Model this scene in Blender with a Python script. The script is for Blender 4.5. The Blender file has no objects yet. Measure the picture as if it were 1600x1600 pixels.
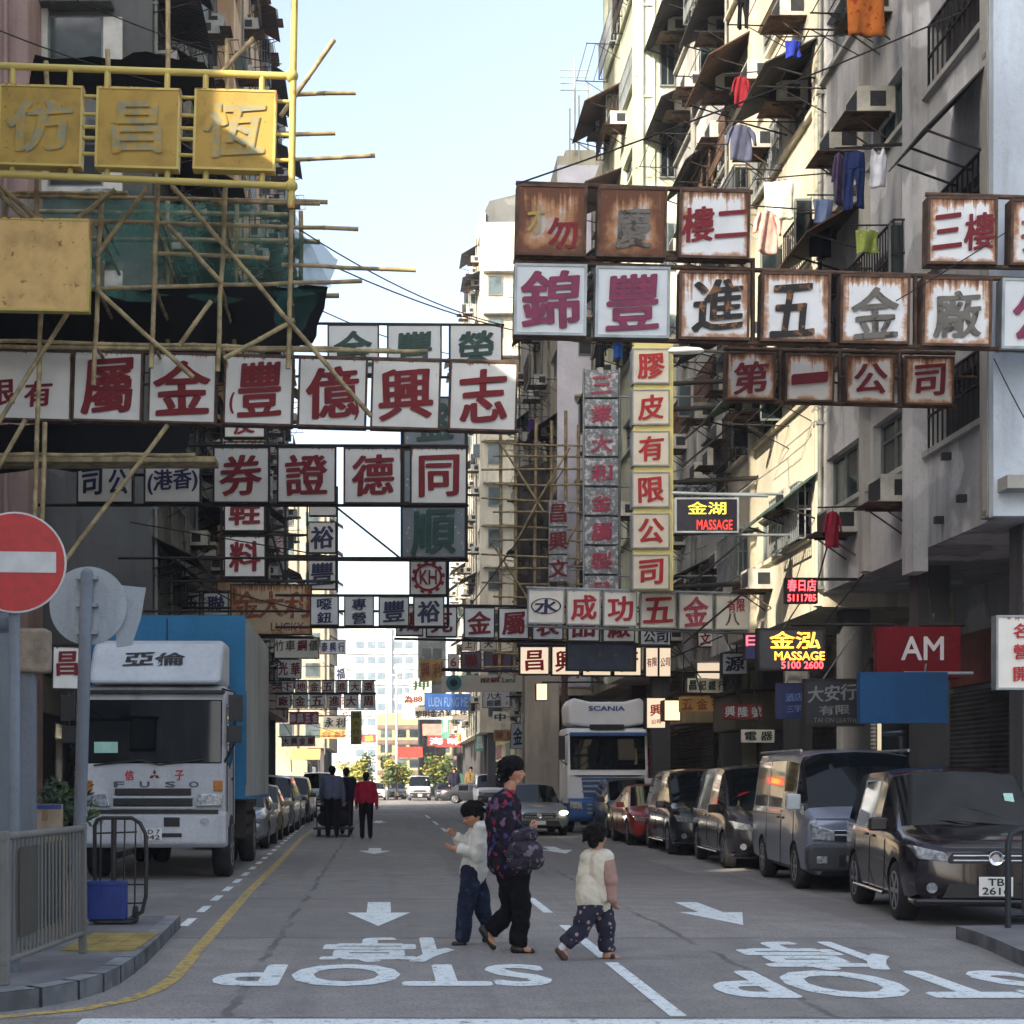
import bpy, bmesh, math, random
from mathutils import Vector, Matrix
random.seed(11)
rnd = random.Random(5)
SC = bpy.context.scene
COL = SC.collection
R = math.radians
# ------------------------------------------------------------------ camera
CAMH = 1.5
cam = bpy.data.cameras.new('camera')
cam_o = bpy.data.objects.new('camera', cam); COL.objects.link(cam_o)
cam.sensor_width = 36.0; cam.lens = 56.25
cam.shift_x = 0.125; cam.shift_y = 0.26375
cam.clip_start = 0.1; cam.clip_end = 4000
cam_o.location = (0, 0, CAMH); cam_o.rotation_euler = (R(90), 0, 0)
SC.camera = cam_o
# ------------------------------------------------------------------ sky and sun
SUN_EL, SUN_AZ = 27.0, 45.0            # azimuth: degrees to the left of straight behind the camera
W = bpy.data.worlds.new('World'); SC.world = W; W.use_nodes = True
wn = W.node_tree
sky = wn.nodes.new('ShaderNodeTexSky'); sky.sky_type = 'NISHITA'
sky.sun_disc = False; sky.sun_elevation = R(SUN_EL); sky.sun_rotation = R(180 + SUN_AZ)
sky.air_density = 1.0; sky.dust_density = 4.0; sky.ozone_density = 1.0
bg = wn.nodes['Background']; bg.inputs[1].default_value = 0.15
hs = wn.nodes.new('ShaderNodeHueSaturation'); hs.inputs['Saturation'].default_value = .72
wn.links.new(sky.outputs[0], hs.inputs['Color']); wn.links.new(hs.outputs[0], bg.inputs[0])
sun = bpy.data.lights.new('sun', 'SUN'); sun.energy = 3.2; sun.angle = R(0.5); sun.color = (1.0, 0.90, 0.74)
sun_o = bpy.data.objects.new('sun', sun); COL.objects.link(sun_o)
sd = Vector((math.sin(R(SUN_AZ)) * math.cos(R(SUN_EL)), math.cos(R(SUN_AZ)) * math.cos(R(SUN_EL)), -math.sin(R(SUN_EL))))
sun_o.rotation_euler = sd.to_track_quat('-Z', 'Y').to_euler(); sun_o.location = (-20, -20, 40)
SC.view_settings.view_transform = 'Standard'; SC.view_settings.look = 'None'
SC.view_settings.exposure = 1.6; SC.view_settings.gamma = 1.0
SC.render.engine = 'CYCLES'
SC.cycles.max_bounces = 6; SC.cycles.diffuse_bounces = 3; SC.cycles.glossy_bounces = 3
# ------------------------------------------------------------------ placing helpers
F, CX, CY = 2500.0, 600.0, 1222.0
def P(px, py, d): return Vector(((px - CX) * d / F, d, CAMH + (CY - py) * d / F))
def PX(px, d): return (px - CX) * d / F
def PZ(py, d): return CAMH + (CY - py) * d / F

class MB:
    """collects shapes; build() links them as one mesh object"""
    def __init__(s): s.v = []; s.f = []; s.m = []; s.sm = []
    def add(s, vs, fs, mi=0, smooth=False):
        n = len(s.v); s.v += [Vector(p) for p in vs]
        for f in fs: s.f.append([i + n for i in f]); s.m.append(mi); s.sm.append(smooth)
        return s
    def box(s, lo, hi, mi=0, M=None):
        x0, y0, z0 = lo; x1, y1, z1 = hi
        vs = [Vector(p) for p in ((x0,y0,z0),(x1,y0,z0),(x1,y1,z0),(x0,y1,z0),(x0,y0,z1),(x1,y0,z1),(x1,y1,z1),(x0,y1,z1))]
        if M is not None: vs = [M @ p for p in vs]
        return s.add(vs, [(0,3,2,1),(4,5,6,7),(0,1,5,4),(1,2,6,5),(2,3,7,6),(3,0,4,7)], mi)
    def cbox(s, c, sz, mi=0, rot=None):
        M = Matrix.Translation(Vector(c))
        if rot is not None: M = M @ rot.to_4x4()
        h = [a / 2 for a in sz]
        return s.box((-h[0],-h[1],-h[2]), (h[0],h[1],h[2]), mi, M)
    def tube(s, pts, r, n=8, mi=0, r2=None, caps=True):
        pts = [Vector(p) for p in pts]; k = len(pts); rings = []
        for i, p in enumerate(pts):
            t = (pts[min(i+1,k-1)] - pts[max(i-1,0)])
            if t.length < 1e-9: t = Vector((0,0,1))
            t.normalize()
            a = t.orthogonal().normalized() if i == 0 else (a - t * a.dot(t)).normalized()
            b = t.cross(a)
            rr = r if r2 is None else r + (r2 - r) * i / max(1, k - 1)
            if isinstance(r, (list, tuple)): rr = r[i]
            rings.append([p + (a * math.cos(q) + b * math.sin(q)) * rr for q in [2*math.pi*j/n for j in range(n)]])
        vs = [q for g in rings for q in g]; fs = []
        for i in range(k - 1):
            for j in range(n):
                fs.append((i*n+j, i*n+(j+1)%n, (i+1)*n+(j+1)%n, (i+1)*n+j))
        s.add(vs, fs, mi, True)
        if caps:
            s.add(rings[0], [list(range(n))[::-1]], mi); s.add(rings[-1], [list(range(n))], mi)
        return s
    def prism(s, poly, axis, a, b, mi=0):
        """poly in the two other axes, extruded along axis from a to b"""
        def mk(p, t):
            q = list(p); q.insert(axis, t); return Vector(q)
        n = len(poly); vs = [mk(p, a) for p in poly] + [mk(p, b) for p in poly]
        fs = [tuple(range(n))[::-1], tuple(range(n, 2*n))] + [(i, (i+1)%n, n+(i+1)%n, n+i) for i in range(n)]
        return s.add(vs, fs, mi)
    def lathe(s, prof, n=24, M=None, mi=0, smooth=True):
        """prof: (radius, height) about Z"""
        vs = []
        for (r, h) in prof:
            for j in range(n):
                q = 2*math.pi*j/n; p = Vector((r*math.cos(q), r*math.sin(q), h)); vs.append(M @ p if M is not None else p)
        fs = [(i*n+j, i*n+(j+1)%n, (i+1)*n+(j+1)%n, (i+1)*n+j) for i in range(len(prof)-1) for j in range(n)]
        s.add(vs, fs, mi, smooth)
        s.add(vs[:n], [list(range(n))[::-1]], mi); s.add(vs[-n:], [list(range(n))], mi)
        return s
    def ball(s, c, r, n=12, m=8, mi=0, M=None):
        c = Vector(c); r = Vector(r) if not isinstance(r, (int, float)) else Vector((r, r, r)); vs = []
        for i in range(m + 1):
            t = math.pi * i / m
            for j in range(n):
                q = 2*math.pi*j/n
                p = Vector((math.sin(t)*math.cos(q)*r.x, math.sin(t)*math.sin(q)*r.y, math.cos(t)*r.z))
                if M is not None: p = M @ p
                vs.append(c + p)
        fs = [(i*n+j, (i+1)*n+j, (i+1)*n+(j+1)%n, i*n+(j+1)%n) for i in range(m) for j in range(n)]
        return s.add(vs, fs, mi, True)
    def mesh(s, name, off=None, merge=0):
        me = bpy.data.meshes.new(name)
        vs = s.v if off is None else [v - off for v in s.v]
        me.from_pydata([tuple(v) for v in vs], [], s.f); me.update()
        me.polygons.foreach_set('material_index', s.m); me.polygons.foreach_set('use_smooth', s.sm)
        if merge:
            b = bmesh.new(); b.from_mesh(me); bmesh.ops.remove_doubles(b, verts=b.verts, dist=merge)
            bmesh.ops.recalc_face_normals(b, faces=b.faces); b.to_mesh(me); b.free()
        return me
    def build(s, name, mat, parent=None, off=None, loc=None, bevel=0, merge=0, segs=2):
        """off: world point the vertices are relative to (the parent's place)"""
        me = s.mesh(name, off, merge)
        for m in (mat if isinstance(mat, (list, tuple)) else [mat]): me.materials.append(m)
        return link(name, me, parent, loc, bevel, segs)
def link(name, me, parent=None, loc=None, bevel=0, segs=2):
    o = bpy.data.objects.new(name, me); COL.objects.link(o)
    if parent is not None: o.parent = parent
    if loc is not None: o.location = loc
    if bevel:
        md = o.modifiers.new('bevel', 'BEVEL'); md.width = bevel; md.segments = segs; md.limit_method = 'ANGLE'; md.angle_limit = R(35)
    return o
def tag(o, label=None, cat=None, group=None, kind=None):
    if label: o['label'] = label
    if cat: o['category'] = cat
    if group: o['group'] = group
    if kind: o['kind'] = kind
    return o
def thing(name, label, cat, loc=(0,0,0), rz=0, group=None):
    o = bpy.data.objects.new(name, None); COL.objects.link(o); o.empty_display_size = 0.2
    o.location = loc; o.rotation_euler = (0, 0, rz); tag(o, label, cat, group); return o
def dup(root, loc=None, rz=None, label=None):
    def cp(o, par):
        c = o.copy(); COL.objects.link(c)
        if par is not None: c.parent = par
        for ch in o.children: cp(ch, c)
        return c
    c = cp(root, None)
    if loc is not None: c.location = loc
    if rz is not None: c.rotation_euler = (0, 0, rz)
    if label: c['label'] = label
    return c
def inst(name, me, parent, loc, rot=None, scale=None):
    o = bpy.data.objects.new(name, me); COL.objects.link(o); o.parent = parent; o.location = loc
    if rot: o.rotation_euler = rot
    if scale: o.scale = scale
    return o
def evalmesh(o, name):
    dg = bpy.context.evaluated_depsgraph_get(); dg.update()
    return bpy.data.meshes.new_from_object(o.evaluated_get(dg))
# ------------------------------------------------------------------ materials
MATS = {}
def newmat(name):
    m = bpy.data.materials.new(name); m.use_nodes = True
    nt = m.node_tree; b = nt.nodes['Principled BSDF']; MATS[name] = m
    return m, nt, b
def N(nt, typ, **kw):
    n = nt.nodes.new(typ)
    for k, v in kw.items(): setattr(n, k, v)
    return n
def mixrgb(nt, fac, a, b, mode='MIX'):
    n = N(nt, 'ShaderNodeMix', data_type='RGBA', blend_type=mode)
    for sock, val in ((n.inputs[0], fac), (n.inputs[6], a), (n.inputs[7], b)):
        if isinstance(val, bpy.types.NodeSocket): nt.links.new(val, sock)
        elif isinstance(val, (int, float)): sock.default_value = val
        else: sock.default_value = (*val, 1)
    return n.outputs[2]
def math_(nt, op, a, b=None, clamp=False):
    n = N(nt, 'ShaderNodeMath', operation=op, use_clamp=clamp)
    for sock, val in ((n.inputs[0], a), (n.inputs[1], b)):
        if val is None: continue
        if isinstance(val, bpy.types.NodeSocket): nt.links.new(val, sock)
        else: sock.default_value = val
    return n.outputs[0]
def noise(nt, vec, scale, detail=4, rough=.55, sc=None):
    if sc is not None:
        mp = N(nt, 'ShaderNodeMapping'); nt.links.new(vec, mp.inputs[0]); mp.inputs[3].default_value = sc; vec = mp.outputs[0]
    n = N(nt, 'ShaderNodeTexNoise'); n.inputs['Scale'].default_value = scale
    n.inputs['Detail'].default_value = detail; n.inputs['Roughness'].default_value = rough
    nt.links.new(vec, n.inputs['Vector']); return n.outputs['Fac']
def ramp(nt, fac, a, b):
    n = N(nt, 'ShaderNodeMapRange'); nt.links.new(fac, n.inputs[0]); n.inputs[1].default_value = a; n.inputs[2].default_value = b
    n.interpolation_type = 'SMOOTHSTEP'
    return n.outputs[0]
def pos(nt): return N(nt, 'ShaderNodeNewGeometry').outputs['Position']
def bump(nt, b, h, strength, dist=.02):
    n = N(nt, 'ShaderNodeBump'); n.inputs['Strength'].default_value = strength; n.inputs['Distance'].default_value = dist
    nt.links.new(h, n.inputs['Height']); nt.links.new(n.outputs[0], b.inputs['Normal'])
def lin(c):
    """sRGB 0..255 -> linear"""
    return tuple((x/255/12.92) if x <= 10 else ((x/255+.055)/1.055)**2.4 for x in c)
def mat_plain(name, col, rough=.6, metal=0., var=.25, scale=4., bmp=0., spec=.5, coat=0.):
    if name in MATS: return MATS[name]
    m, nt, b = newmat(name); p = pos(nt)
    n = ramp(nt, noise(nt, p, scale), .3, .7)
    nt.links.new(mixrgb(nt, n, [c*(1-var) for c in col], [min(1, c*(1+var*.6)) for c in col]), b.inputs['Base Color'])
    b.inputs['Roughness'].default_value = rough; b.inputs['Metallic'].default_value = metal
    b.inputs['Specular IOR Level'].default_value = spec; b.inputs['Coat Weight'].default_value = coat; b.inputs['Coat Roughness'].default_value = .04
    if bmp: bump(nt, b, noise(nt, p, scale*8), bmp)
    return m
def mat_wall(name, col, stain=(.08,.07,.06), amt=.55, patch=None):
    """old painted render: blotches, rain streaks, grime"""
    if name in MATS: return MATS[name]
    m, nt, b = newmat(name); p = pos(nt)
    big = noise(nt, p, .35, 6, .6); c = mixrgb(nt, ramp(nt, big, .35, .7), [x*.75 for x in col], [min(1, x*1.12) for x in col])
    if patch: c = mixrgb(nt, ramp(nt, noise(nt, p, .6, 3, .5), .56, .6), c, patch)
    st = noise(nt, p, 1.0, 5, .65, (2.2, 2.2, .22)); st2 = noise(nt, p, 1.4, 5, .6)
    k = math_(nt, 'MULTIPLY', ramp(nt, st, .46, .72), ramp(nt, st2, .3, .62))
    c = mixrgb(nt, math_(nt, 'MULTIPLY', k, amt), c, stain)
    c = mixrgb(nt, math_(nt, 'MULTIPLY', ramp(nt, noise(nt, p, 14, 3), .5, .75), .25), c, [x*.55 for x in col])
    nt.links.new(c, b.inputs['Base Color']); b.inputs['Roughness'].default_value = .85
    b.inputs['Specular IOR Level'].default_value = .25
    bump(nt, b, noise(nt, p, 9, 6, .7), .5, .03)
    return m
def mat_sign(name, col, rust=.5, edge=.10, rough=.5, runs=None):
    """painted sheet metal sign with rust growing from the edges and running down"""
    if name in MATS: return MATS[name]
    m, nt, b = newmat(name); p = pos(nt)
    tc = N(nt, 'ShaderNodeTexCoord'); sp = N(nt, 'ShaderNodeSeparateXYZ'); nt.links.new(tc.outputs['Generated'], sp.inputs[0])
    gx, gz = sp.outputs[0], sp.outputs[2]
    ex = math_(nt, 'MINIMUM', gx, math_(nt, 'SUBTRACT', 1., gx)); ez = math_(nt, 'MINIMUM', gz, math_(nt, 'SUBTRACT', 1., gz))
    e = math_(nt, 'MINIMUM', ex, ez)
    ed = math_(nt, 'SUBTRACT', 1., ramp(nt, e, 0., edge*2.2))
    n1 = noise(nt, p, 4.5, 6, .65); st = noise(nt, p, 1., 4, .6, (16, 16, .9))
    top = ramp(nt, gz, .25, 1.05)
    h = math_(nt, 'ADD', math_(nt, 'MULTIPLY', ed, .34), math_(nt, 'MULTIPLY', n1, .62))
    h = math_(nt, 'ADD', h, math_(nt, 'MULTIPLY', math_(nt, 'SUBTRACT', st, .40), math_(nt, 'MULTIPLY', top, 1.25)))
    r = ramp(nt, h, .98 - rust*.52, 1.12 - rust*.52); r2 = ramp(nt, h, 1.04 - rust*.5, 1.3 - rust*.5)
    grime = ramp(nt, noise(nt, p, 2.2, 5, .6), .4, .8)
    c = mixrgb(nt, math_(nt, 'MULTIPLY', grime, .35), col, [x*.6 for x in col])
    c = mixrgb(nt, math_(nt, 'MULTIPLY', r, .85), c, lin((176, 118, 62)))
    c = mixrgb(nt, math_(nt, 'MULTIPLY', r2, .92), c, lin((92, 50, 28)))
    nt.links.new(c, b.inputs['Base Color']); b.inputs['Roughness'].default_value = rough
    b.inputs['Specular IOR Level'].default_value = .3
    bump(nt, b, n1, .25, .01)
    return m
def mat_glow(name, col, strength):
    if name in MATS: return MATS[name]
    m, nt, b = newmat(name); b.inputs['Base Color'].default_value = (*[c*.6 for c in col], 1)
    b.inputs['Emission Color'].default_value = (*col, 1); b.inputs['Emission Strength'].default_value = strength
    return m
def mat_glass(name, dark, light, rough=.08):
    if name in MATS: return MATS[name]
    m, nt, b = newmat(name)
    oi = N(nt, 'ShaderNodeObjectInfo'); p = pos(nt)
    c = mixrgb(nt, math_(nt, 'POWER', oi.outputs['Random'], 2.2), dark, light)
    n = noise(nt, p, 1.6, 3); c = mixrgb(nt, math_(nt, 'MULTIPLY', ramp(nt, n, .4, .7), .6), c, [x*.35 for x in dark])
    nt.links.new(c, b.inputs['Base Color']); b.inputs['Roughness'].default_value = rough
    b.inputs['Specular IOR Level'].default_value = .6
    bump(nt, b, noise(nt, p, 1.2, 1), .12, .05)
    return m
def mat_peel(name, under, over, thr=.5):
    """paint flaking off, the layer under it showing"""
    if name in MATS: return MATS[name]
    m, nt, b = newmat(name); p = pos(nt)
    n = noise(nt, p, 7, 7, .7); k = ramp(nt, n, thr - .02, thr + .02)
    c = mixrgb(nt, k, under, over); c = mixrgb(nt, math_(nt, 'MULTIPLY', ramp(nt, noise(nt, p, 2.5, 5), .4, .75), .45), c, [x*.5 for x in under])
    nt.links.new(c, b.inputs['Base Color']); b.inputs['Roughness'].default_value = .7
    return m
def mat_road():
    m, nt, b = newmat('road_concrete'); p = pos(nt)
    sp = N(nt, 'ShaderNodeSeparateXYZ'); nt.links.new(p, sp.inputs[0]); x, y = sp.outputs[0], sp.outputs[1]
    fine = noise(nt, p, 60, 3, .8); mid = noise(nt, p, 2.0, 6, .65); big = noise(nt, p, .22, 4, .6)
    c = mixrgb(nt, ramp(nt, mid, .3, .7), lin((126, 122, 118)), lin((152, 147, 142)))
    c = mixrgb(nt, math_(nt, 'MULTIPLY', ramp(nt, big, .4, .65), .5), c, lin((112, 111, 114)))
    c = mixrgb(nt, math_(nt, 'MULTIPLY', ramp(nt, fine, .4, .7), .6), c, lin((184, 183, 182)))
    c = mixrgb(nt, math_(nt, 'MULTIPLY', ramp(nt, noise(nt, p, 38, 2, .6), .54, .68), .7), c, lin((82, 82, 84)))
    # tyre-dark bands along the lanes and oil spots
    tr = noise(nt, p, 1., 4, .6, (1.6, .06, 1)); c = mixrgb(nt, math_(nt, 'MULTIPLY', ramp(nt, tr, .5, .72), .38), c, lin((90, 90, 93)))
    c = mixrgb(nt, math_(nt, 'MULTIPLY', ramp(nt, noise(nt, p, 1.3, 3, .5), .66, .74), .5), c, lin((88, 88, 90)))
    cmb = N(nt, 'ShaderNodeCombineXYZ'); nt.links.new(math_(nt,'FLOOR', math_(nt,'DIVIDE', math_(nt,'ADD', x, 39.8-1.95), 3.9)), cmb.inputs[0]); nt.links.new(math_(nt,'FLOOR', math_(nt,'DIVIDE', math_(nt,'ADD', y, 91.25-2.6), 5.2)), cmb.inputs[1])
    wnz = N(nt, 'ShaderNodeTexWhiteNoise', noise_dimensions='2D'); nt.links.new(cmb.outputs[0], wnz.inputs['Vector'])
    c = mixrgb(nt, math_(nt, 'MULTIPLY', wnz.outputs['Value'], .42), c, lin((100, 98, 98)))
    wob = math_(nt, 'MULTIPLY', math_(nt, 'SUBTRACT', noise(nt, p, 1.5, 4), .5), .22)
    def linepat(coord, off, period, w):
        t = math_(nt, 'ADD', math_(nt, 'ADD', coord, wob), off)
        q = math_(nt, 'ABSOLUTE', math_(nt, 'SUBTRACT', math_(nt, 'MODULO', t, period), period/2))
        return math_(nt, 'SUBTRACT', 1., ramp(nt, q, w*.4, w))
    j = math_(nt, 'MAXIMUM', linepat(y, 100 - 11.35 + 2.6, 5.2, .05), linepat(x, 41.75 + .21, 3.9, .045))
    jn = ramp(nt, noise(nt, p, .9, 3), .3, .6)
    c = mixrgb(nt, math_(nt, 'MULTIPLY', math_(nt, 'MULTIPLY', j, jn), .6), c, lin((62, 62, 64)))
    nt.links.new(c, b.inputs['Base Color']); b.inputs['Roughness'].default_value = .8
    b.inputs['Specular IOR Level'].default_value = .35
    bump(nt, b, fine, .35, .01)
    return m
def mat_mark(name, col, wear=.42):
    m, nt, b = newmat(name); p = pos(nt)
    k = ramp(nt, noise(nt, p, 9, 7, .75), wear - .07, wear + .07); k2 = ramp(nt, noise(nt, p, 55, 2, .7), .28, .42)
    c = mixrgb(nt, math_(nt, 'MULTIPLY', k, k2), lin((112, 112, 113)), col)
    nt.links.new(c, b.inputs['Base Color']); b.inputs['Roughness'].default_value = .7
    return m
def mat_cloth(name, col, col2=None, scale=30, thr=.55):
    if name in MATS: return MATS[name]
    m, nt, b = newmat(name); tc = N(nt, 'ShaderNodeTexCoord').outputs['Object']
    n = noise(nt, tc, 6, 4); c = mixrgb(nt, ramp(nt, n, .3, .7), [x*.75 for x in col], col)
    for k, c2 in enumerate(col2 or []):
        mp = N(nt, 'ShaderNodeMapping'); nt.links.new(tc, mp.inputs[0]); mp.inputs[1].default_value = (k*3.7, k*1.3, k*5.1)
        c = mixrgb(nt, ramp(nt, noise(nt, mp.outputs[0], scale, 2), thr, thr + .03), c, c2)
    nt.links.new(c, b.inputs['Base Color']); b.inputs['Roughness'].default_value = .9; b.inputs['Specular IOR Level'].default_value = .15
    bump(nt, b, noise(nt, tc, 9, 3), .6, .03)
    return m
def mat_dots(name, col, dot, scale=24, size=.3):
    m, nt, b = newmat(name); tc = N(nt, 'ShaderNodeTexCoord').outputs['Object']
    v = N(nt, 'ShaderNodeTexVoronoi'); v.inputs['Scale'].default_value = scale; nt.links.new(tc, v.inputs['Vector'])
    k = math_(nt, 'SUBTRACT', 1., ramp(nt, v.outputs['Distance'], size - .05, size + .05))
    nt.links.new(mixrgb(nt, k, col, dot), b.inputs['Base Color']); b.inputs['Roughness'].default_value = .9
    return m
def mat_corr(name, col, freq=40., axis=1, rough=.6, metal=.3):
    """ribbed sheet or roller shutter: ribs as bump"""
    if name in MATS: return MATS[name]
    m, nt, b = newmat(name); p = pos(nt)
    sp = N(nt, 'ShaderNodeSeparateXYZ'); nt.links.new(p, sp.inputs[0])
    s = math_(nt, 'SINE', math_(nt, 'MULTIPLY', sp.outputs[axis], freq))
    n = noise(nt, p, 1.4, 6, .65)
    c = mixrgb(nt, ramp(nt, n, .35, .72), col, [x*.45 for x in col])
    c = mixrgb(nt, math_(nt, 'MULTIPLY', ramp(nt, noise(nt, p, 3, 5, .7), .58, .75), .7), c, lin((96, 62, 42)))
    nt.links.new(c, b.inputs['Base Color']); b.inputs['Roughness'].default_value = rough; b.inputs['Metallic'].default_value = metal
    bump(nt, b, s, .8, .02)
    return m
K = {}
K['white'] = mat_plain('white_enamel', (.62,.63,.64), .45, 0, .2, 2)
K['steel'] = mat_plain('rusty_steel', lin((92, 70, 56)), .75, .2, .5, 6)
K['dsteel'] = mat_plain('dark_steel', lin((48, 42, 40)), .7, .3, .4, 5)
K['alu'] = mat_plain('grey_aluminium', lin((150, 156, 158)), .45, .5, .25, 3)
K['black'] = mat_plain('black_rubber', (.018,.018,.02), .75, 0, .3, 8)
K['bplast'] = mat_plain('black_plastic', (.012,.012,.014), .45, 0, .2, 4)
K['chrome'] = mat_plain('chrome', (.75,.76,.78), .12, 1., .05, 3)
K['rimmetal'] = mat_plain('wheel_metal', (.34,.35,.37), .35, .8, .15, 3)
K['bamboo'] = mat_plain('bamboo', lin((168, 150, 112)), .7, 0, .45, 5)
K['glassd'] = mat_glass('window_glass', lin((30, 38, 42)), lin((120, 138, 140)), .1)
K['carglass'] = mat_plain('vehicle_glass', (.004,.006,.008), .03, 0, .1, 1, spec=.42)
K['winframe'] = mat_plain('window_frame_metal', lin((122, 128, 126)), .55, .3, .35, 2)
K['aircon'] = mat_plain('aged_white_casing', lin((186, 184, 172)), .6, 0, .35, 2.5)
K['grille'] = mat_plain('dark_grille', lin((40, 42, 46)), .6, .2, .3, 8)
K['awning'] = mat_corr('dark_awning_sheet', lin((64, 60, 58)), 42, 1, .75, .1)
K['shutter'] = mat_corr('roller_shutter', lin((92, 94, 98)), 75, 2, .5, .4)
K['skin'] = mat_plain('skin', lin((176, 128, 100)), .55, 0, .12, 9)
K['hair'] = mat_plain('black_hair', (.006,.005,.005), .75, 0, .4, 30, .3, .15)
K['red'] = None
K['navy'] = mat_plain('sign_navy_paint', lin((30, 34, 78)), .55, 0, .3, 5)
K['plate'] = mat_plain('plate_white', (.72,.72,.70), .4, 0, .08, 5)
K['ink'] = mat_plain('black_ink', (.012,.012,.012), .5, 0, .1, 5)
# ------------------------------------------------------------------ writing
TXT = {}
def text_mesh(s, weight=.02, nib=(0.,0.), slope=0., wob=0.):
    """characters as a flat mesh, readable from -Y, centred on the origin, one character about 1 high"""
    key = (s, weight, nib, slope, wob)
    if key in TXT: return TXT[key]
    cu = bpy.data.curves.new('writing', 'FONT'); cu.body = s; cu.offset = 0; cu.resolution_u = 3
    cu.align_x = 'CENTER'; cu.space_line = 1.0
    o = bpy.data.objects.new('writing', cu); COL.objects.link(o)
    me = evalmesh(o, 'writing'); bpy.data.objects.remove(o); bpy.data.curves.remove(cu)
    vs = [v.co.copy() for v in me.vertices]; fs = [list(p.vertices) for p in me.polygons]; bpy.data.meshes.remove(me)
    x0, x1 = min(v.x for v in vs), max(v.x for v in vs); y0, y1 = min(v.y for v in vs), max(v.y for v in vs)
    cx, cy = (x0+x1)/2, (y0+y1)/2
    mb = MB(); ph = rnd.random()*6
    if nib == (0.,0.): nib = (weight, weight)
    dense = .72 if len(fs) > 170 and len(s) == 1 else 1.
    shifts = [(0,0)] if nib[0] < .004 else [(0,0)] + [(nib[0]*dense*math.cos(q)+.3*nib[0]*math.sin(q), nib[1]*dense*math.sin(q)) for q in [2*math.pi*i/8 for i in range(8)]]
    for i, (sx, sy) in enumerate(shifts):
        out = []
        for v in vs:
            x, y = v.x - cx, v.y - cy
            y += slope * x
            if wob: x, y = x + wob*math.sin(5*y + ph), y + wob*math.sin(4.3*x + ph*2)
            out.append((x + sx, -i*.0012, y + sy))
        mb.add(out, fs)
    r = mb.mesh('writing'); TXT[key] = (r, x1 - x0, y1 - y0)
    return TXT[key]
def write(name, s, mat, parent, loc, h, w=None, rot=0., style='sans', weight=.015):
    """h: height of the ink, w: its width (else in proportion)"""
    if style == 'brush': me, mw, mh = text_mesh(s, .022, (.031, .018), .07, .012)
    else: me, mw, mh = text_mesh(s, weight)
    key = (me.name, mat.name)
    if key not in TXT:
        m2 = me.copy(); m2.materials.append(mat); TXT[key] = m2
    sz = h / mh; sx = sz if w is None else w / mw
    o = bpy.data.objects.new(name, TXT[key]); COL.objects.link(o); o.parent = parent
    o.location = loc; o.scale = (sx, sz, sz); o.rotation_euler = (0, rot, 0)
    return o
# ================================================================== ground
g = MB().add([(-1500,-300,0),(1500,-300,0),(1500,2500,0),(-1500,2500,0)], [(0,1,2,3)])
tag(g.build('ground', mat_plain('ground_asphalt', lin((84,84,86)), .9, 0, .2, .5)), kind='structure')
ROADM = mat_road()
g = MB().add([(-70,-40,.004),(70,-40,.004),(70,16,.004),(7.5,16,.004),(7.5,104,.004),(70,104,.004),(70,142,.004),(7.5,142,.004),(7.5,420,.004),
              (-5.2,420,.004),(-5.2,142,.004),(-70,142,.004),(-70,104,.004),(-5.2,104,.004),(-5.2,16.4,.004),(-70,16.4,.004)], [list(range(16))])
tag(g.build('road', ROADM), kind='structure')
PAVE = mat_plain('pavement_concrete', lin((112, 114, 118)), .85, 0, .3, 1.2, .3)
KERB = mat_plain('kerb_stone', lin((98, 100, 103)), .85, 0, .45, 3, .4)
def pavement(name, poly, z=.13):
    n = len(poly); a = MB(); a.add([(x, y, z) for x, y in poly], [list(range(n))])
    # kerb face with a small chamfer, stone by stone
    for i in range(n):
        (x0, y0), (x1, y1) = poly[i], poly[(i+1) % n]
        a.add([(x0,y0,0),(x1,y1,0),(x1,y1,z),(x0,y0,z)], [(0,1,2,3)], 1)
    tag(a.build(name, [PAVE, KERB]), kind='structure')
lk = [(-2.09,16.4),(-2.05,15.4),(-2.0,14.3),(-1.96,13.2),(-1.95,12.5),(-1.96,11.9),(-2.0,11.4),(-2.1,11.0),(-2.28,10.62),(-2.6,10.3),(-3.2,10.05),(-4.4,9.85),(-8,9.8),(-40,9.8)]
pavement('pavement_corner_left', lk[::-1] + [(-5.1,16.4),(-5.1,37),(-5.1,104),(-12,104),(-12,16.5),(-40,16.5)][0:0] + [(-5.2,16.4)] + [(-5.2,25.0),(-40,25.0)])
pavement('pavement_left', [(-5.2,25.01),(-5.2,104),(-14,104),(-14,25.01)])
pavement('pavement_far_left', [(-5.2,142),(-5.2,400),(-14,400),(-14,142)])
pavement('pavement_corner_right', [(5.45,15.25),(5.42,14.6),(5.33,13.9),(5.2,13.1),(5.1,12),(5.2,10.6),(5.7,9.6),(7,9.2),(40,9.1),(40,15.6),(7.5,15.6)])
pavement('pavement_right', [(7.5,15.61),(24,15.61),(24,104),(7.5,104)])
pavement('pavement_far_right', [(7.5,142),(24,142),(24,400),(7.5,400)])
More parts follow.
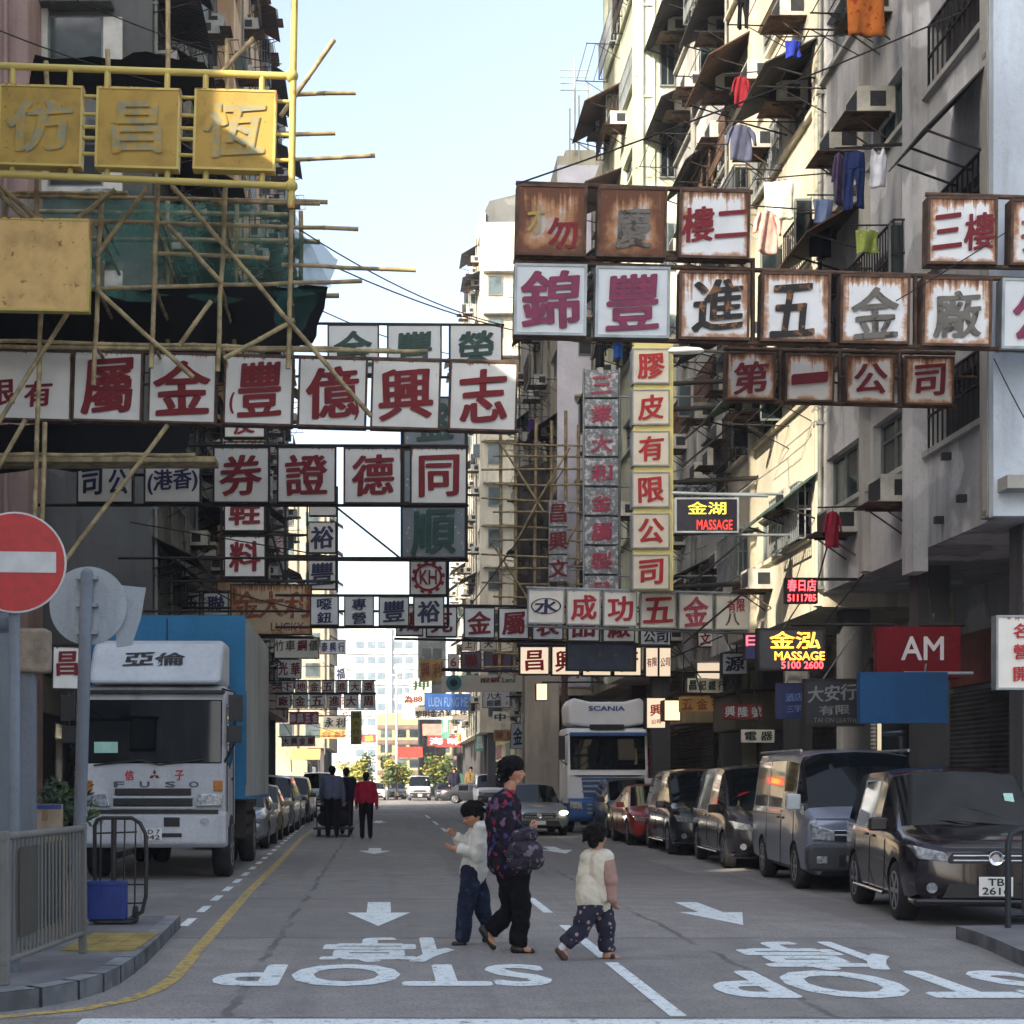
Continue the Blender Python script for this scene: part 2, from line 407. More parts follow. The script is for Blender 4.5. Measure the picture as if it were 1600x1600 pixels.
# dark kerb stones edging the left corner (a row of separate stones reads as one course)
a = MB()
for (x0,y0),(x1,y1) in zip(lk[:12], lk[1:13]):
    v = Vector((x1-x0, y1-y0, 0)); n = Vector((-v.y, v.x, 0)).normalized()*(-1); 
    p0, p1 = Vector((x0,y0,.134)), Vector((x1,y1,.134)); 
    q0, q1 = p0 + n*.14, p1 + n*.14
    a.add([p0, p1, q1, q0], [(0,1,2,3)])
tag(a.build('kerb_left', mat_plain('kerb_top', lin((128,132,136)), .8, 0, .35, 3)), kind='structure')
YEL = mat_mark('yellow_road_paint', lin((196,168,84)), .46); WHT = mat_mark('white_road_paint', lin((226,236,238)), .40)
ZM = .008
def strip(a, pts, w, z=ZM):
    L, Rr = [], []
    for i, p in enumerate(pts):
        q0, q1 = Vector((*pts[max(0,i-1)],0)), Vector((*pts[min(len(pts)-1,i+1)],0)); t = (q1-q0).normalized(); n = Vector((-t.y,t.x,0))*w/2
        L.append(Vector((*p,z)) + n); Rr.append(Vector((*p,z)) - n)
    k = len(pts); a.add(L + Rr, [(i, i+1, k+i+1, k+i) for i in range(k-1)])
a = MB(); strip(a, [(-2.38,100),(-2.2,42.6),(-1.98,31),(-1.84,21.7),(-1.70,16),(-1.64,13.6),(-1.6,12.2),(-1.64,11.5),(-1.76,10.95),(-2.0,10.5),(-2.4,10.2),(-3.2,9.8),(-5,9.5)], .12)
tag(a.build('yellow_kerb_line', YEL), kind='structure')
a = MB()
for i in range(34):
    y = 16.6 + i*1.75 + .02*i*i*.3; x = -2.08 - (y-16.6)*.018
    strip(a, [(x, y), (x-.016, y+.95)], .10)
for (y0, y1) in ((10.2,13.25),(13.6,16.7),(18.3,20.6),(22.6,25.2),(27.4,30.5),(33,36.5),(39.5,43.5),(47,52),(56,61),(66,72)):
    strip(a, [(1.88, y0), (1.88, y1)], .11)
a.add([(-1.9,9.72,ZM),(16,9.62,ZM),(16,9.98,ZM),(-1.9,10.1,ZM)], [(0,1,2,3)])          # stop line
for (x, y0, y1) in ((-.06, 16.6, 19.9),(3.75,16.7,19.9),(-.2,33.2,36.2),(3.8,33.4,37),(-.2,58,62)):
    ym = y0 + (y1-y0)*.52
    a.add([(x-.14,ym,ZM),(x+.14,ym,ZM),(x+.14,y1,ZM),(x-.14,y1,ZM)], [(0,1,2,3)])
    a.add([(x,y0,ZM),(x+.36,ym-.01,ZM),(x-.36,ym-.01,ZM)], [(0,1,2)])
tag(a.build('road_markings', WHT), kind='structure')
def road_word(s, x0, x1, y0, y1, weight):
    me, w, h = text_mesh(s, weight); m2 = me.copy(); m2.materials.append(WHT)
    o = bpy.data.objects.new('road_word', m2); COL.objects.link(o)
    # the lettering faces the oncoming driver: turned half round on the ground
    for v in m2.vertices:
        x, z = v.co.x, v.co.z; v.co = (-x/w*(x1-x0), -z/h*(y1-y0), -v.co.y*.2)
    m2.update(); o.location = ((x0+x1)/2, (y0+y1)/2, ZM); tag(o, kind='structure')
road_word('STOP', -1.27, 1.24, 11.75, 13.05, .028); road_word('停', -.52, .60, 13.3, 15.3, .022)
road_word('STOP', 2.42, 4.93, 11.1, 12.6, .03); road_word('停', 3.15, 4.3, 12.75, 14.9, .022)
a = MB()
for i in range(0, 12):
    (x0,y0),(x1,y1) = lk[i], lk[i+1]; v = Vector((x1-x0, y1-y0, 0)).normalized(); n = Vector((v.y, -v.x, 0)); p = Vector((x0,y0,.1375)); a.add([p - v*.012 - n*.005, p + v*.012 - n*.005, p + v*.012 + n*.14, p - v*.012 + n*.14], [(0,1,2,3)])
    q = Vector((x0,y0,.0)) - n*.004; a.add([q - v*.012, q + v*.012, q + v*.012 + Vector((0,0,.134)), q - v*.012 + Vector((0,0,.134))], [(0,1,2,3)])
tag(a.build('kerb_joints', mat_plain('joint_dirt', lin((44,44,46)), .95, 0, .3, 9)), kind='structure')
# yellow blister paving at the corner
a = MB()
for i in range(5):
    for j in range(3):
        a.box((-2.62+j*.2, 12.95+i*.3, .131), (-2.425+j*.2, 13.245+i*.3, .142))
tag(a.build('tactile_paving', mat_plain('yellow_blister_tile', lin((150,132,72)), .8, 0, .35, 4)), kind='structure')

# ================================================================== buildings
WM = {}
def window_meshes(side, w, h, style):
    key = (side, round(w,2), round(h,2), style)
    if key in WM: return WM[key]
    s = -side; fr = MB(); pn = MB(); t = .045
    q = lambda a, b: (min(s*a, s*b), max(s*a, s*b))
    x0, x1 = q(-.2, -.12)
    fr.box((x0,0,0),(x1,w,t)); fr.box((x0,0,h-t),(x1,w,h)); fr.box((x0,0,t),(x1,t,h-t)); fr.box((x0,w-t,t),(x1,w,h-t))
    n = 3 if w > 1.6 else 2
    for i in range(1, n): fr.box((x0, w*i/n-.02, t), (x1, w*i/n+.02, h-t))
    if style % 2: 
        for i in range(n): fr.box((x0+.005, w*i/n+.021, h*.68-.02), (x1-.005, w*(i+1)/n-.021, h*.68+.02))
    if style >= 2:       # one sash swung open
        a0, a1 = q(-.12, .42); yb = t
        for zz in (t, h-2*t): fr.box((a0, yb, zz), (a1, yb+.03, zz+.04))
        for xx in (s*-.12, s*.40): fr.box((min(xx, xx+s*.03), yb, t+.04), (max(xx, xx+s*.03), yb+.03, h-2*t))
        pn.box((a0+.03, yb+.01, t+.04), (a1-.03, yb+.02, h-2*t))
    xp0, xp1 = q(-.17, -.155)
    pn.box((xp0, t, t), (xp1, w-t, h-t))
    f = fr.mesh('window'); f.materials.append(K['winframe']); p = pn.mesh('pane'); p.materials.append(K['glassd'])
    WM[key] = (f, p); return WM[key]
PART = {}
def part_meshes(side):
    if side in PART: return PART[side]
    s = -side; d = {}
    q = lambda a, b: (min(s*a, s*b), max(s*a, s*b))
    a = MB(); x0, x1 = q(-.1, .5); a.box((x0,0,0),(x1,.66,.42)); 
    d['ac'] = a.mesh('air_conditioner'); d['ac'].materials.append(K['aircon'])
    a = MB(); x0, x1 = q(.05, .3); a.box((x0,-.006,.1),(x1,0,.34)); x0, x1 = q(.5, .506); a.box((x0,.04,.05),(x1,.62,.37)); 
    d['grille'] = a.mesh('grille'); d['grille'].materials.append(K['grille'])
    a = MB()
    for yy in (.06, .58):
        x0, x1 = q(-.02, .56); a.box((x0,yy,-.05),(x1,yy+.035,-.012)); a.tube([(s*.5,yy+.02,-.04),(s*-.02,yy+.02,-.4)], .014, 5)
    x0, x1 = q(-.02,.72); a.box((x0,-.06,-.011),(x1,.74,.0))
    d['bracket'] = a.mesh('bracket'); d['bracket'].materials.append(K['steel'])
    PART[side] = d; return d
def awning_part(root, side, u0, u1, z, proj, drop, mat='awning'):
    s = -side; a = MB()
    a.add([(0,u0,z),(s*proj,u0,z-drop),(s*proj,u1,z-drop),(0,u1,z),(0,u0,z+.03),(s*proj,u0,z-drop+.03),(s*proj,u1,z-drop+.03),(0,u1,z+.03)],
          [(0,1,2,3),(4,7,6,5),(0,4,5,1),(2,6,7,3),(1,5,6,2),(0,3,7,4)])
    for uu in (u0+.12, (u0+u1)/2, u1-.15): a.tube([(s*proj*.92,uu,z-drop*.92-.02),(0,uu,z-drop-.25)], .018, 5, 1)
    return a.build('awning', [K[mat], K['dsteel']], root)
def grille_part(root, side, u0, u1, z0, z1, proj, mat, step=.13):
    s = -side; a = MB(); n = max(2, int((u1-u0)/step)); b = .011
    for i in range(n+1):
        u = u0 + (u1-u0)*i/n; x = s*proj
        a.box((x-b,u-b,z0),(x+b,u+b,z1))
    for zz in (z0, (z0+z1)/2, z1-.03):
        a.box((s*proj-b*1.6,u0,zz),(s*proj+b*1.6,u1,zz+.03))
        for u in (u0, u1): a.box((min(0,s*proj),u-b,zz),(max(0,s*proj),u+b,zz+.03))
    for u in (u0, u1):
        for k in (.33, .66): a.box((s*proj*k-b,u-b,z0+.03),(s*proj*k+b,u+b,z1-.03))
    return a.build('window_grille', mat, root)
def rack_part(root, side, u0, u1, z, proj):
    s = -side; a = MB()
    for u in (u0, u1): a.tube([(0,u,z),(s*proj,u,z+.04)], .016, 5); a.tube([(s*proj*.7,u,z+.02),(0,u,z-.45)], .011, 5)
    for k in (.45, .72, .98): a.tube([(s*proj*k,u0,z+.03),(s*proj*k,u1,z+.03)], .010, 5)
    return a.build('drying_rack', K['dsteel'], root)
def building(name, label, side, xf, d0, d1, zb, zt, depth, wall, fh=2.63, sill=1.4, bay=2.7, pier=.55, p_ac=.5, p_aw=.15, p_gr=.25, p_rk=.12,
             skip=(), frame=None, ground=True, shop='shutter', recess=2.4, aw_mats=('awning',), seed=1, group=None, trim=None, detail=True):
    rr = random.Random(seed); s = -side; q = lambda a, b: (min(s*a, s*b), max(s*a, s*b))
    root = thing(name, label, 'building', (xf, d0, 0), 0, group); L = d1 - d0
    a = MB(); x0, x1 = q(-.35, -depth); a.box((x0,0,zb),(x1,L,zt))
    if ground: x0, x1 = q(-recess, -depth); a.box((x0,.002,0),(x1,L-.002,zb-.002))
    nf = int((zt - zb) / fh); nb = max(1, round(L / bay)); bw = L / nb; x0, x1 = q(0, -.348)
    zt2 = zb + nf*fh
    for k in range(nf + 1):
        za = zb if k == 0 else zb + k*fh - .27; zc = zb + k*fh + sill if k < nf else zt + .6
        a.box((x0, 0, za), (x1, L, zc))
    for k in range(nf):
        za, zc = zb + k*fh + sill + .001, zb + (k+1)*fh - .271
        for b in range(nb + 1):
            u0 = max(0, b*bw - pier/2); u1 = min(L, b*bw + pier/2)
            a.box((x0, u0, za), (x1, u1, zc))
    a.build('wall', wall, root)
    if trim:       # ledges under the windows
        t = MB(); y0, y1 = q(.0, .10)
        for k in range(nf): t.box((y0, -.02, zb+k*fh+sill-.09), (y1, L, zb+k*fh+sill-.01))
        y0, y1 = q(.0, .12)
        for b in range(0, nb+1, 2):
            u = min(max(b*bw, .14), L-.14)
            t.box((y0+.001*0, u-.13, zb+.02), (y1, u+.13, zt+.3))
        t.build('ledge', trim, root)
    pm = part_meshes(side)
    for k in range(nf):
        for b in range(nb):
            z0 = zb + k*fh + sill; h = fh - .27 - sill; u0 = b*bw + pier/2; u1 = (b+1)*bw - pier/2; w = u1 - u0
            if (k, b) in skip or ('*', b) in skip: continue
            st = rr.choice((0,1,1,0,2,3)) if detail else rr.choice((0,1))
            fm, gm = window_meshes(side, w, h, st)
            wo = inst('window', fm, root, (0, u0, z0)); inst('pane', gm, wo, (0,0,0))
            if not detail: continue
            if rr.random() < p_ac:
                ac = inst('air_conditioner', pm['ac'], root, (0, u0 + rr.uniform(.0, max(.05, w-.7)), z0 + (h*.52 if rr.random() < .5 else -.62)))
                inst('grille', pm['grille'], ac, (0,0,0)); inst('bracket', pm['bracket'], ac, (0,0,0))
            if rr.random() < p_aw: awning_part(root, side, u0-.35, u1+.3, z0+h+.15, rr.uniform(.8,1.15), rr.uniform(.4,.75), rr.choice(aw_mats))
            if rr.random() < p_gr: grille_part(root, side, u0-.03, u1+.03, z0-.12, z0+h-.02, rr.choice((.1,.3,.38)), rr.choice((K['alu'],K['dsteel'],K['steel'])))
            if rr.random() < p_rk: rack_part(root, side, u0, u1, z0-.2, rr.uniform(.9,1.3))
    if detail:
        for b in range(nb+1):
            if rr.random() < .6:
                u = min(L-.1, max(.1, b*bw + rr.uniform(-.15,.15))); pp = MB(); pp.tube([(s*.07,u,zb+.1),(s*.07,u,zt)], rr.choice((.045,.055,.035)), 7)
                for zz in range(int(zb)+1, int(zt), 3): pp.box((min(0,s*.13),u-.06,zz),(max(0,s*.13),u+.06,zz+.06))
                pp.build('drain_pipe', mat_plain('pipe_grey', lin((120,122,116)), .6, 0, .4, 2), root)
    if ground:
        nsh = max(1, int(L/3.6)); sw = L/nsh
        for i in range(nsh):
            pr = MB(); xq = q(-.5, -1.0); pr.box((xq[0], i*sw+.4, .131), (xq[1], i*sw+.85, zb-.004)); pr.build('pillar', K['pillar'], root)
            c = rr.choice((shop, shop, 'dark')); xq = q(-recess+.03, -recess+.11)
            if c == 'dark': 
                sh = MB(); sh.box((xq[0], i*sw+.5, .14),(xq[1], (i+1)*sw-.1, 3.0)); sh.build('shop_window', K['carglass'], root)
            else:
                sh = MB(); sh.box((xq[0], i*sw+.5, .14),(xq[1], (i+1)*sw-.1, 3.1)); sh.build('shutter', K['shutter'], root)
            xq = q(-recess+.03, -recess+.2)
            sh = MB(); sh.box((xq[0], i*sw+.4, 3.2),(xq[1], (i+1)*sw-.05, 4.1))
            sh.build('shop_fascia', mat_plain('fascia_%d' % rr.randrange(5), rr.choice(((.06,.1,.08),(.2,.05,.04),(.08,.09,.14),(.3,.28,.22),(.04,.04,.05))), .5, 0, .3, 2), root)
    return root
GREY = mat_wall('grey_render', lin((182,182,182)), lin((74,70,66)), .62, lin((206,206,206)))
CREAM = mat_wall('cream_render', lin((206,198,176)), lin((96,86,70)), .55)
PALEG = mat_wall('pale_green_render', lin((206,210,186)), lin((110,106,86)), .4)
LILAC = mat_wall('lilac_render', lin((236,234,248)), lin((168,166,178)), .22)
PINK = mat_wall('pink_render', lin((176,150,142)), lin((84,66,60)), .6)
DGREY = mat_wall('dark_grey_render', lin((104,106,104)), lin((50,50,48)), .5, lin((118,120,116)))
PEACH = mat_wall('peach_render', lin((222,186,150)), lin((120,96,78)), .5)
BLUEW = mat_wall('pale_blue_render', lin((206,216,226)), lin((120,126,132)), .4)
FARW = mat_wall('far_white_tile', lin((206,210,214)), lin((150,154,160)), .3)
TAN = mat_wall('tan_render', lin((176,164,142)), lin((96,84,68)), .5)
LEDGE = mat_wall('ledge_render', lin((170,168,160)), lin((70,66,60)), .6)
K['awnb'] = mat_corr('brown_awning_sheet', lin((96,70,52)), 42, 1, .75, .1); K['awng'] = mat_corr('green_awning_sheet', lin((62,88,78)), 42, 1, .75, .1)

K['pillar'] = mat_wall('grimy_shaded_pillar_tile', lin((84,84,86)), lin((40,38,38)), .6)  # grimy tile, its base darkened to stand in for deep arcade shade
# --- right side, from the corner inwards
RB1 = building('corner_building', 'grey concrete corner block with a deep dark overhang above the parked black minivan', 1, 8.0, 20.9, 29.2, 4.95, 31, 14, GREY,
    bay=2.75, skip=(('*',0),), p_ac=.75, p_aw=.2, p_gr=.35, p_rk=.3, seed=3, trim=LEDGE)
# open verandah of the corner bay: black panels painted as room shade behind bars, awning, roof slab over the arcade
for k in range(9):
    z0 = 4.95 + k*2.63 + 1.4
    dk = MB(); dk.box((.25, .3, z0-.02),(.34, 2.5, z0+.98)); dk.build('room_shade_panel', mat_plain('painted_room_shade', (.012,.012,.014), .9, 0, .3, 2), RB1)  # black panel stands in for the shade inside the opening
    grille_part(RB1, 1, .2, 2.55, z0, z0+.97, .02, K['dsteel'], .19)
awning_part(RB1, 1, .1, 1.55, 11.0, .92, .95); awning_part(RB1, 1, 3.2, 5.2, 8.6, .9, .6); awning_part(RB1, 1, 5.6, 8.1, 11.2, 1.0, .6, 'awnb')
pp = MB(); pp.box((-.22, 2.62, 4.6), (-.002, 3.12, 31)); pp.build('pier', GREY, RB1)
pp = MB(); pp.box((-.1, -.16, 4.95), (6, -.002, 31)); pp.build('end_wall', BLUEW, RB1)
pp = MB(); pp.box((-.05, -.5, 5.25), (2.5, -.163, 5.42)); pp.build('ledge', LEDGE, RB1)
for (u, z) in ((1.1,5.2),(2.0,5.05),(1.7,5.9)):
    v = MB(); v.cbox((-.06,u,z+.2),(.12,.1,.1)); v.build('vent', K['grille'], RB1)
RB2 = building('cream_building', 'cream painted tenement with sunlit piers, brown awnings and laundry beyond the grey corner block', 1, 8.0, 29.2, 37.2, 4.7, 31, 14, CREAM,
    bay=2.6, p_ac=.8, p_aw=.28, p_gr=.35, p_rk=.3, aw_mats=('awning','awnb','awng'), seed=8, trim=CREAM)
RB3 = building('stained_building', 'stained grey tenement under long dark awnings next to the pale green end wall', 1, 8.4, 37.2, 46, 4.7, 31, 14, GREY,
    bay=2.9, p_ac=.85, p_aw=.3, p_gr=.45, p_rk=.3, seed=21, trim=LEDGE)
RB4 = building('pale_green_building', 'tall pale green tenement whose sunlit end wall faces the crossing above the rusty signs', 1, 7.3, 46, 52.4, 4.7, 31.5, 14, PALEG,
    bay=2.6, p_ac=.75, p_aw=.12, p_gr=.35, p_rk=.25, aw_mats=('awning','awnb'), seed=5, trim=PALEG)
# windows and mouldings of its end wall
for k in range(9):
    z0 = 4.7 + k*2.63 + 1.0
    fm = MB(); fm.box((.62,-.07,z0),(1.06,-.002,z0+1.35)); wo = fm.build('window', K['winframe'], RB4)
    pn = MB(); pn.box((.66,-.08,z0+.05),(.82,-.071,z0+1.3)); pn.box((.86,-.08,z0+.05),(1.02,-.071,z0+1.3)); pn.build('pane', K['glassd'], wo)
pp = MB(); pp.box((.0,-.09,4.7),(.14,-.003,31.5)); pp.box((.42,-.06,4.7),(.48,-.003,31.5))
for k in range(10): pp.box((.141,-.05,4.7+k*2.63+.7),(.419,-.003,4.7+k*2.63+.76))
pp.build('moulding', PALEG, RB4)
RB45 = building('narrow_cream_building', 'narrow cream tenement wedged between the pale green and the lilac walled buildings', 1, 7.7, 52.6, 58.8, 4.7, 23, 13, CREAM, bay=2.9, p_ac=.6, seed=15)
RB5 = building('lilac_building', 'lower building with a plain lilac end wall behind the peeling grey vertical sign', 1, 6.4, 59, 75, 4.7, 24, 14, CREAM,
    bay=2.6, p_ac=.6, p_aw=.15, p_rk=.2, seed=9)
pp = MB(); pp.box((-.02,-.12,5.0),(3.2,-.003,24.2)); pp.build('end_wall', LILAC, RB5)
for z0 in (8.2, 11.2, 14.3, 17.2):
    fm = MB(); fm.box((.75,-.2,z0),(1.25,-.121,z0+1.2)); wo = fm.build('window', K['winframe'], RB5)
    pn = MB(); pn.box((.8,-.21,z0+.05),(1.2,-.201,z0+1.15)); pn.build('pane', K['glassd'], wo)
    sl = MB(); sl.box((.6,-.55,z0+1.3),(1.5,-.121,z0+1.38)); sl.build('canopy_slab', CREAM, RB5)
rf = MB()
for i in range(5): rf.box((.4+i*.7,1+i*1.7,24.01),(1.5+i*.7,2.4+i*1.7,25.2+.5*(i%2)))
for i in range(9):
    rf.tube([(.5+.4*i,.4+.5*i,24),(.5+.4*i,.4+.5*i,26.5+.7*(i%3))], .03, 5)
    if i < 8: rf.tube([(.5+.4*i,.4+.5*i,25.4),(.9+.4*i,.9+.5*i,25.4)], .025, 5)
for i in range(4): rf.tube([(.2,.9,27.4+i*.25),(1.3,.9,27.4+i*.25)], .018, 4)
rf.tube([(.75,.9,25),(.75,.9,28.6)], .03, 5); rf.build('roof_hut', CREAM, RB5)
RB6 = building('low_shop_block', 'low tan shop block beside the articulated lorry', 1, 8.0, 75.2, 99, 4.6, 14, 14, TAN, bay=3, p_ac=.4, seed=10)
RB7 = building('slim_cream_tower', 'slim cream tower with small windows standing against the sky behind the signs', 1, 6.0, 100, 135, 4.6, 36.5, 12, CREAM, bay=2.9, p_ac=.5, seed=12, detail=True, p_rk=0, p_gr=0)
for k in range(11):
    z0 = 5.6 + k*2.63
    for ux in (.5, 2.1):
        fm = MB(); fm.box((ux,-.08,z0),(ux+.9,-.002,z0+1.2)); wo = fm.build('window', K['winframe'], RB7)
        pn = MB(); pn.box((ux+.06,-.09,z0+.06),(ux+.84,-.081,z0+1.14)); pn.build('pane', K['glassd'], wo)
    sl = MB(); sl.box((.2,-.5,z0+1.4),(3.2,-.003,z0+1.5)); sl.build('canopy_slab', CREAM, RB7)
rf = MB(); rf.prism([(.0,36.52),(4.5,36.52),(4.5,37.6),(3.5,38.6),(.6,37.9)], 1, .2, 6); rf.build('roof_hut', DGREY, RB7)
RB8 = building('far_brown_block', 'brown shop block at the far end of the street behind the blue fabric banner', 1, 8.0, 142, 190, 4.6, 15, 12, TAN, bay=4, seed=14, detail=False)
# --- left side
LB0 = thing('pink_building', 'pink stained tenement edge at the photo border behind the yellow sign frame', 'building', (-8.1, 36.4, 0))
a = MB(); a.box((-8,0,0),(0,1.59,36)); a.build('wall', PINK, LB0)
pp = MB(); pp.tube([(-.5,-.08,0),(-.5,-.08,36)], .06, 8); pp.build('drain_pipe', PINK, LB0); pp = MB(); pp.tube([(-.9,-.08,4),(-.9,-.08,36)], .045, 8); pp.build('drain_pipe', PINK, LB0)
for k in range(10):
    fm = MB(); fm.box((-2.6,-.08,4+k*3),(-1.3,-.002,5.3+k*3)); wo = fm.build('window', K['winframe'], LB0); pn = MB(); pn.box((-2.5,-.1,4.1+k*3),(-1.4,-.081,5.2+k*3)); pn.build('pane', K['glassd'], wo)
LBS = thing('lane_shade_block', 'unseen plain grey block added beside the crossing to cast shade', 'building', (-20, 15.3, 0))  # unseen block, added only as a shade caster
a = MB(); a.box((0,0,0),(13.6,9.9,14.2)); a.build('wall', GREY, LBS)
LB1 = building('dark_grey_building', 'dark grey tenement with blank end wall and white framed window behind the scaffolding', -1, -5.5, 38, 52, 4.8, 36, 9, DGREY, bay=2.6, p_ac=.7, p_aw=.4, p_rk=.4, seed=32, recess=3.0)
for (z0, xx) in ((18.6, -1.9), (12.6, -1.9), (15.6,-1.9)):
    fm = MB(); fm.box((xx-.55,-.1,z0),(xx+.75,-.002,z0+1.05)); wo = fm.build('window', K['winframe'], LB1)
    pn = MB(); pn.box((xx-.5,-.11,z0+.05),(xx+.7,-.101,z0+1.0)); pn.build('pane', K['glassd'], wo)
    sr = MB(); sr.box((xx-1.0,-.16,z0-.25),(xx-.56,-.003,z0+1.2)); sr.box((xx-.559,-.15,z0-.25),(xx+.759,-.003,z0-.01)); sr.box((xx+.76,-.16,z0-.25),(xx+1.2,-.003,z0+1.0)); sr.build('surround', mat_plain('white_plaster', lin((214,212,204)), .8, 0, .2, 2), LB1)
    hd = MB(); hd.box((xx-.8,-.5,z0+1.21),(xx+1.0,-.003,z0+1.32)); hd.build('canopy_slab', DGREY, LB1)
awning_part(LB1, -1, .2, 4, 17.2, 1.2, .8); awning_part(LB1, -1, 3, 7, 20.4, 1.1, .7); awning_part(LB1, -1, 5, 9, 13.6, 1.1, .6, 'awng')
LB2 = building('peach_building', 'peach coloured tenement with dark awnings rising behind the yellow sign frame', -1, -4.9, 52.2, 68, 4.8, 37, 11, PEACH, bay=2.6, p_ac=.7, p_aw=.3, p_rk=.3, seed=33, recess=3.0, aw_mats=('awning','awnb'))
LB3 = building('faded_pink_building', 'faded pink tenement at the end of the left row behind the scaffolding poles', -1, -5.3, 68.2, 89, 4.8, 34, 11, PINK, bay=2.7, p_ac=.7, p_aw=.2, p_rk=.2, seed=34, recess=3.0)
LB4 = building('white_far_tenement', 'pale tenement beyond the cross street, behind the vertical sign with navy characters', -1, -5.0, 146, 172, 4.6, 28.5, 12, TAN, bay=3.2, seed=35, detail=False, recess=2.0)
for k in range(8):
    for xx in (-2.2, -4.6, -7.2):
        z0 = 5.6+k*2.75; fm = MB(); fm.box((xx,-.1,z0),(xx+1.3,-.002,z0+1.3)); wo = fm.build('window', K['winframe'], LB4); pn = MB(); pn.box((xx+.07,-.12,z0+.07),(xx+1.23,-.101,z0+1.23)); pn.build('pane', K['glassd'], wo)
    awning_part(LB4, -1, 1+k%2, 4, 7+k*2.7, 1.2, .7)
for xx in (-.4,-2.9,-5.6): pp = MB(); pp.tube([(xx,-.1,4),(xx,-.1,28.5)], .08, 6); pp.build('drain_pipe', DGREY, LB4)
# --- far end
END = thing('white_housing_tower', 'tall hazy white housing tower with rows of windows closing the far end of the street', 'building', (-7.5, 300, 0))
a = MB(); a.box((0,0,0),(14.5,14,30.5)); a.box((-6,4,0),(-.02,14,27)); a.box((14.52,3,0),(24,14,28)); a.build('wall', FARW, END)
wfm = MB()
wfm.box((0,-.05,0),(1.5,0,1.3)); wfm = wfm.mesh('window'); wfm.materials.append(K['winframe'])
pnm = MB(); pnm.box((.1,-.08,.1),(.7,-.052,1.2)); pnm.box((.8,-.08,.1),(1.4,-.052,1.2)); pnm = pnm.mesh('pane'); pnm.materials.append(mat_plain('far_glass', lin((110,128,142)), .3, 0, .2, 1))
for k in range(9):
    for xx in (2.2, 4.4, 6.2, 9.4, 11.4):
        wo = inst('window', wfm, END, (xx, -.001, 3.4+k*2.9)); inst('pane', pnm, wo, (0,0,0))
a = MB(); a.box((7.9,-.5,0),(9.0,-.003,30.3)); a.build('stair_shaft', mat_plain('blue_grey_tile', lin((150,166,180)), .7, 0, .1, 1), END)
a = MB()
for k in range(10): a.box((0,-.3,2.3+k*2.9),(7.8,-.003,2.75+k*2.9)); a.box((9.1,-.3,2.3+k*2.9),(14.5,-.003,2.75+k*2.9))
a.build('floor_band', FARW, END)
YB = thing('yellow_market_building', 'low yellow and brown building with a banded front beneath the white housing tower', 'building', (-1, 232, 0))
a = MB(); a.box((0,0,0),(13,12,11.5)); a.build('wall', mat_plain('yellow_tile', lin((166,154,116)), .8, 0, .2, .6), YB)
a = MB(); [a.box((0,-.2,2.6+i*2.2),(13,-.003,3.2+i*2.2)) for i in range(4)]; a.build('floor_band', mat_plain('brown_band', lin((116,96,86)), .8, 0, .2, 1), YB)
wb = MB(); wb.box((0,-.06,0),(1.6,0,1.1)); wb = wb.mesh('window'); wb.materials.append(K['glassd'])
for i in range(6):
    for k in range(3): inst('window', wb, YB, (.5+i*2.1, -.001, 3.6+k*2.2))
DT = thing('dark_grey_tower', 'narrow dark grey tower beside the white housing tower behind the far signs', 'building', (3.9, 176, 0))
a = MB(); a.box((0,0,0),(2.9,8,18.5)); a.build('wall', DGREY, DT)
for k in range(5):
    for xx in (.4,1.6): wo = inst('window', wb, DT, (xx-.1,-.002,3.5+k*2.9)); wo.scale = (.6,1,1)
# --- unseen blocks added beside and behind the viewpoint to keep the crossing in shade
NB = thing('near_shade_block', 'unseen tall grey block added beside the viewpoint to cast shade', 'building', (-18, -22, 0))  # added sun blocker for the foreground and the corner block front
a = MB(); a.box((0,0,0),(11,25,36)); a.build('wall', GREY, NB)
NB2 = thing('rear_shade_block', 'unseen grey block added behind the pink tenement to cast shade', 'building', (-32, 12, 0))  # added sun blocker for the dark grey end wall and right facades
a = MB(); a.box((0,-1,0),(16.5,24,32)); a.build('wall', GREY, NB2)
NB3 = thing('side_shade_block', 'unseen low grey block added across the side street to cast shade', 'building', (-28, -22, 0))  # added low blocker against a stray sun patch on the near road
a = MB(); a.box((0,0,0),(9.99,28,17)); a.build('wall', GREY, NB3)
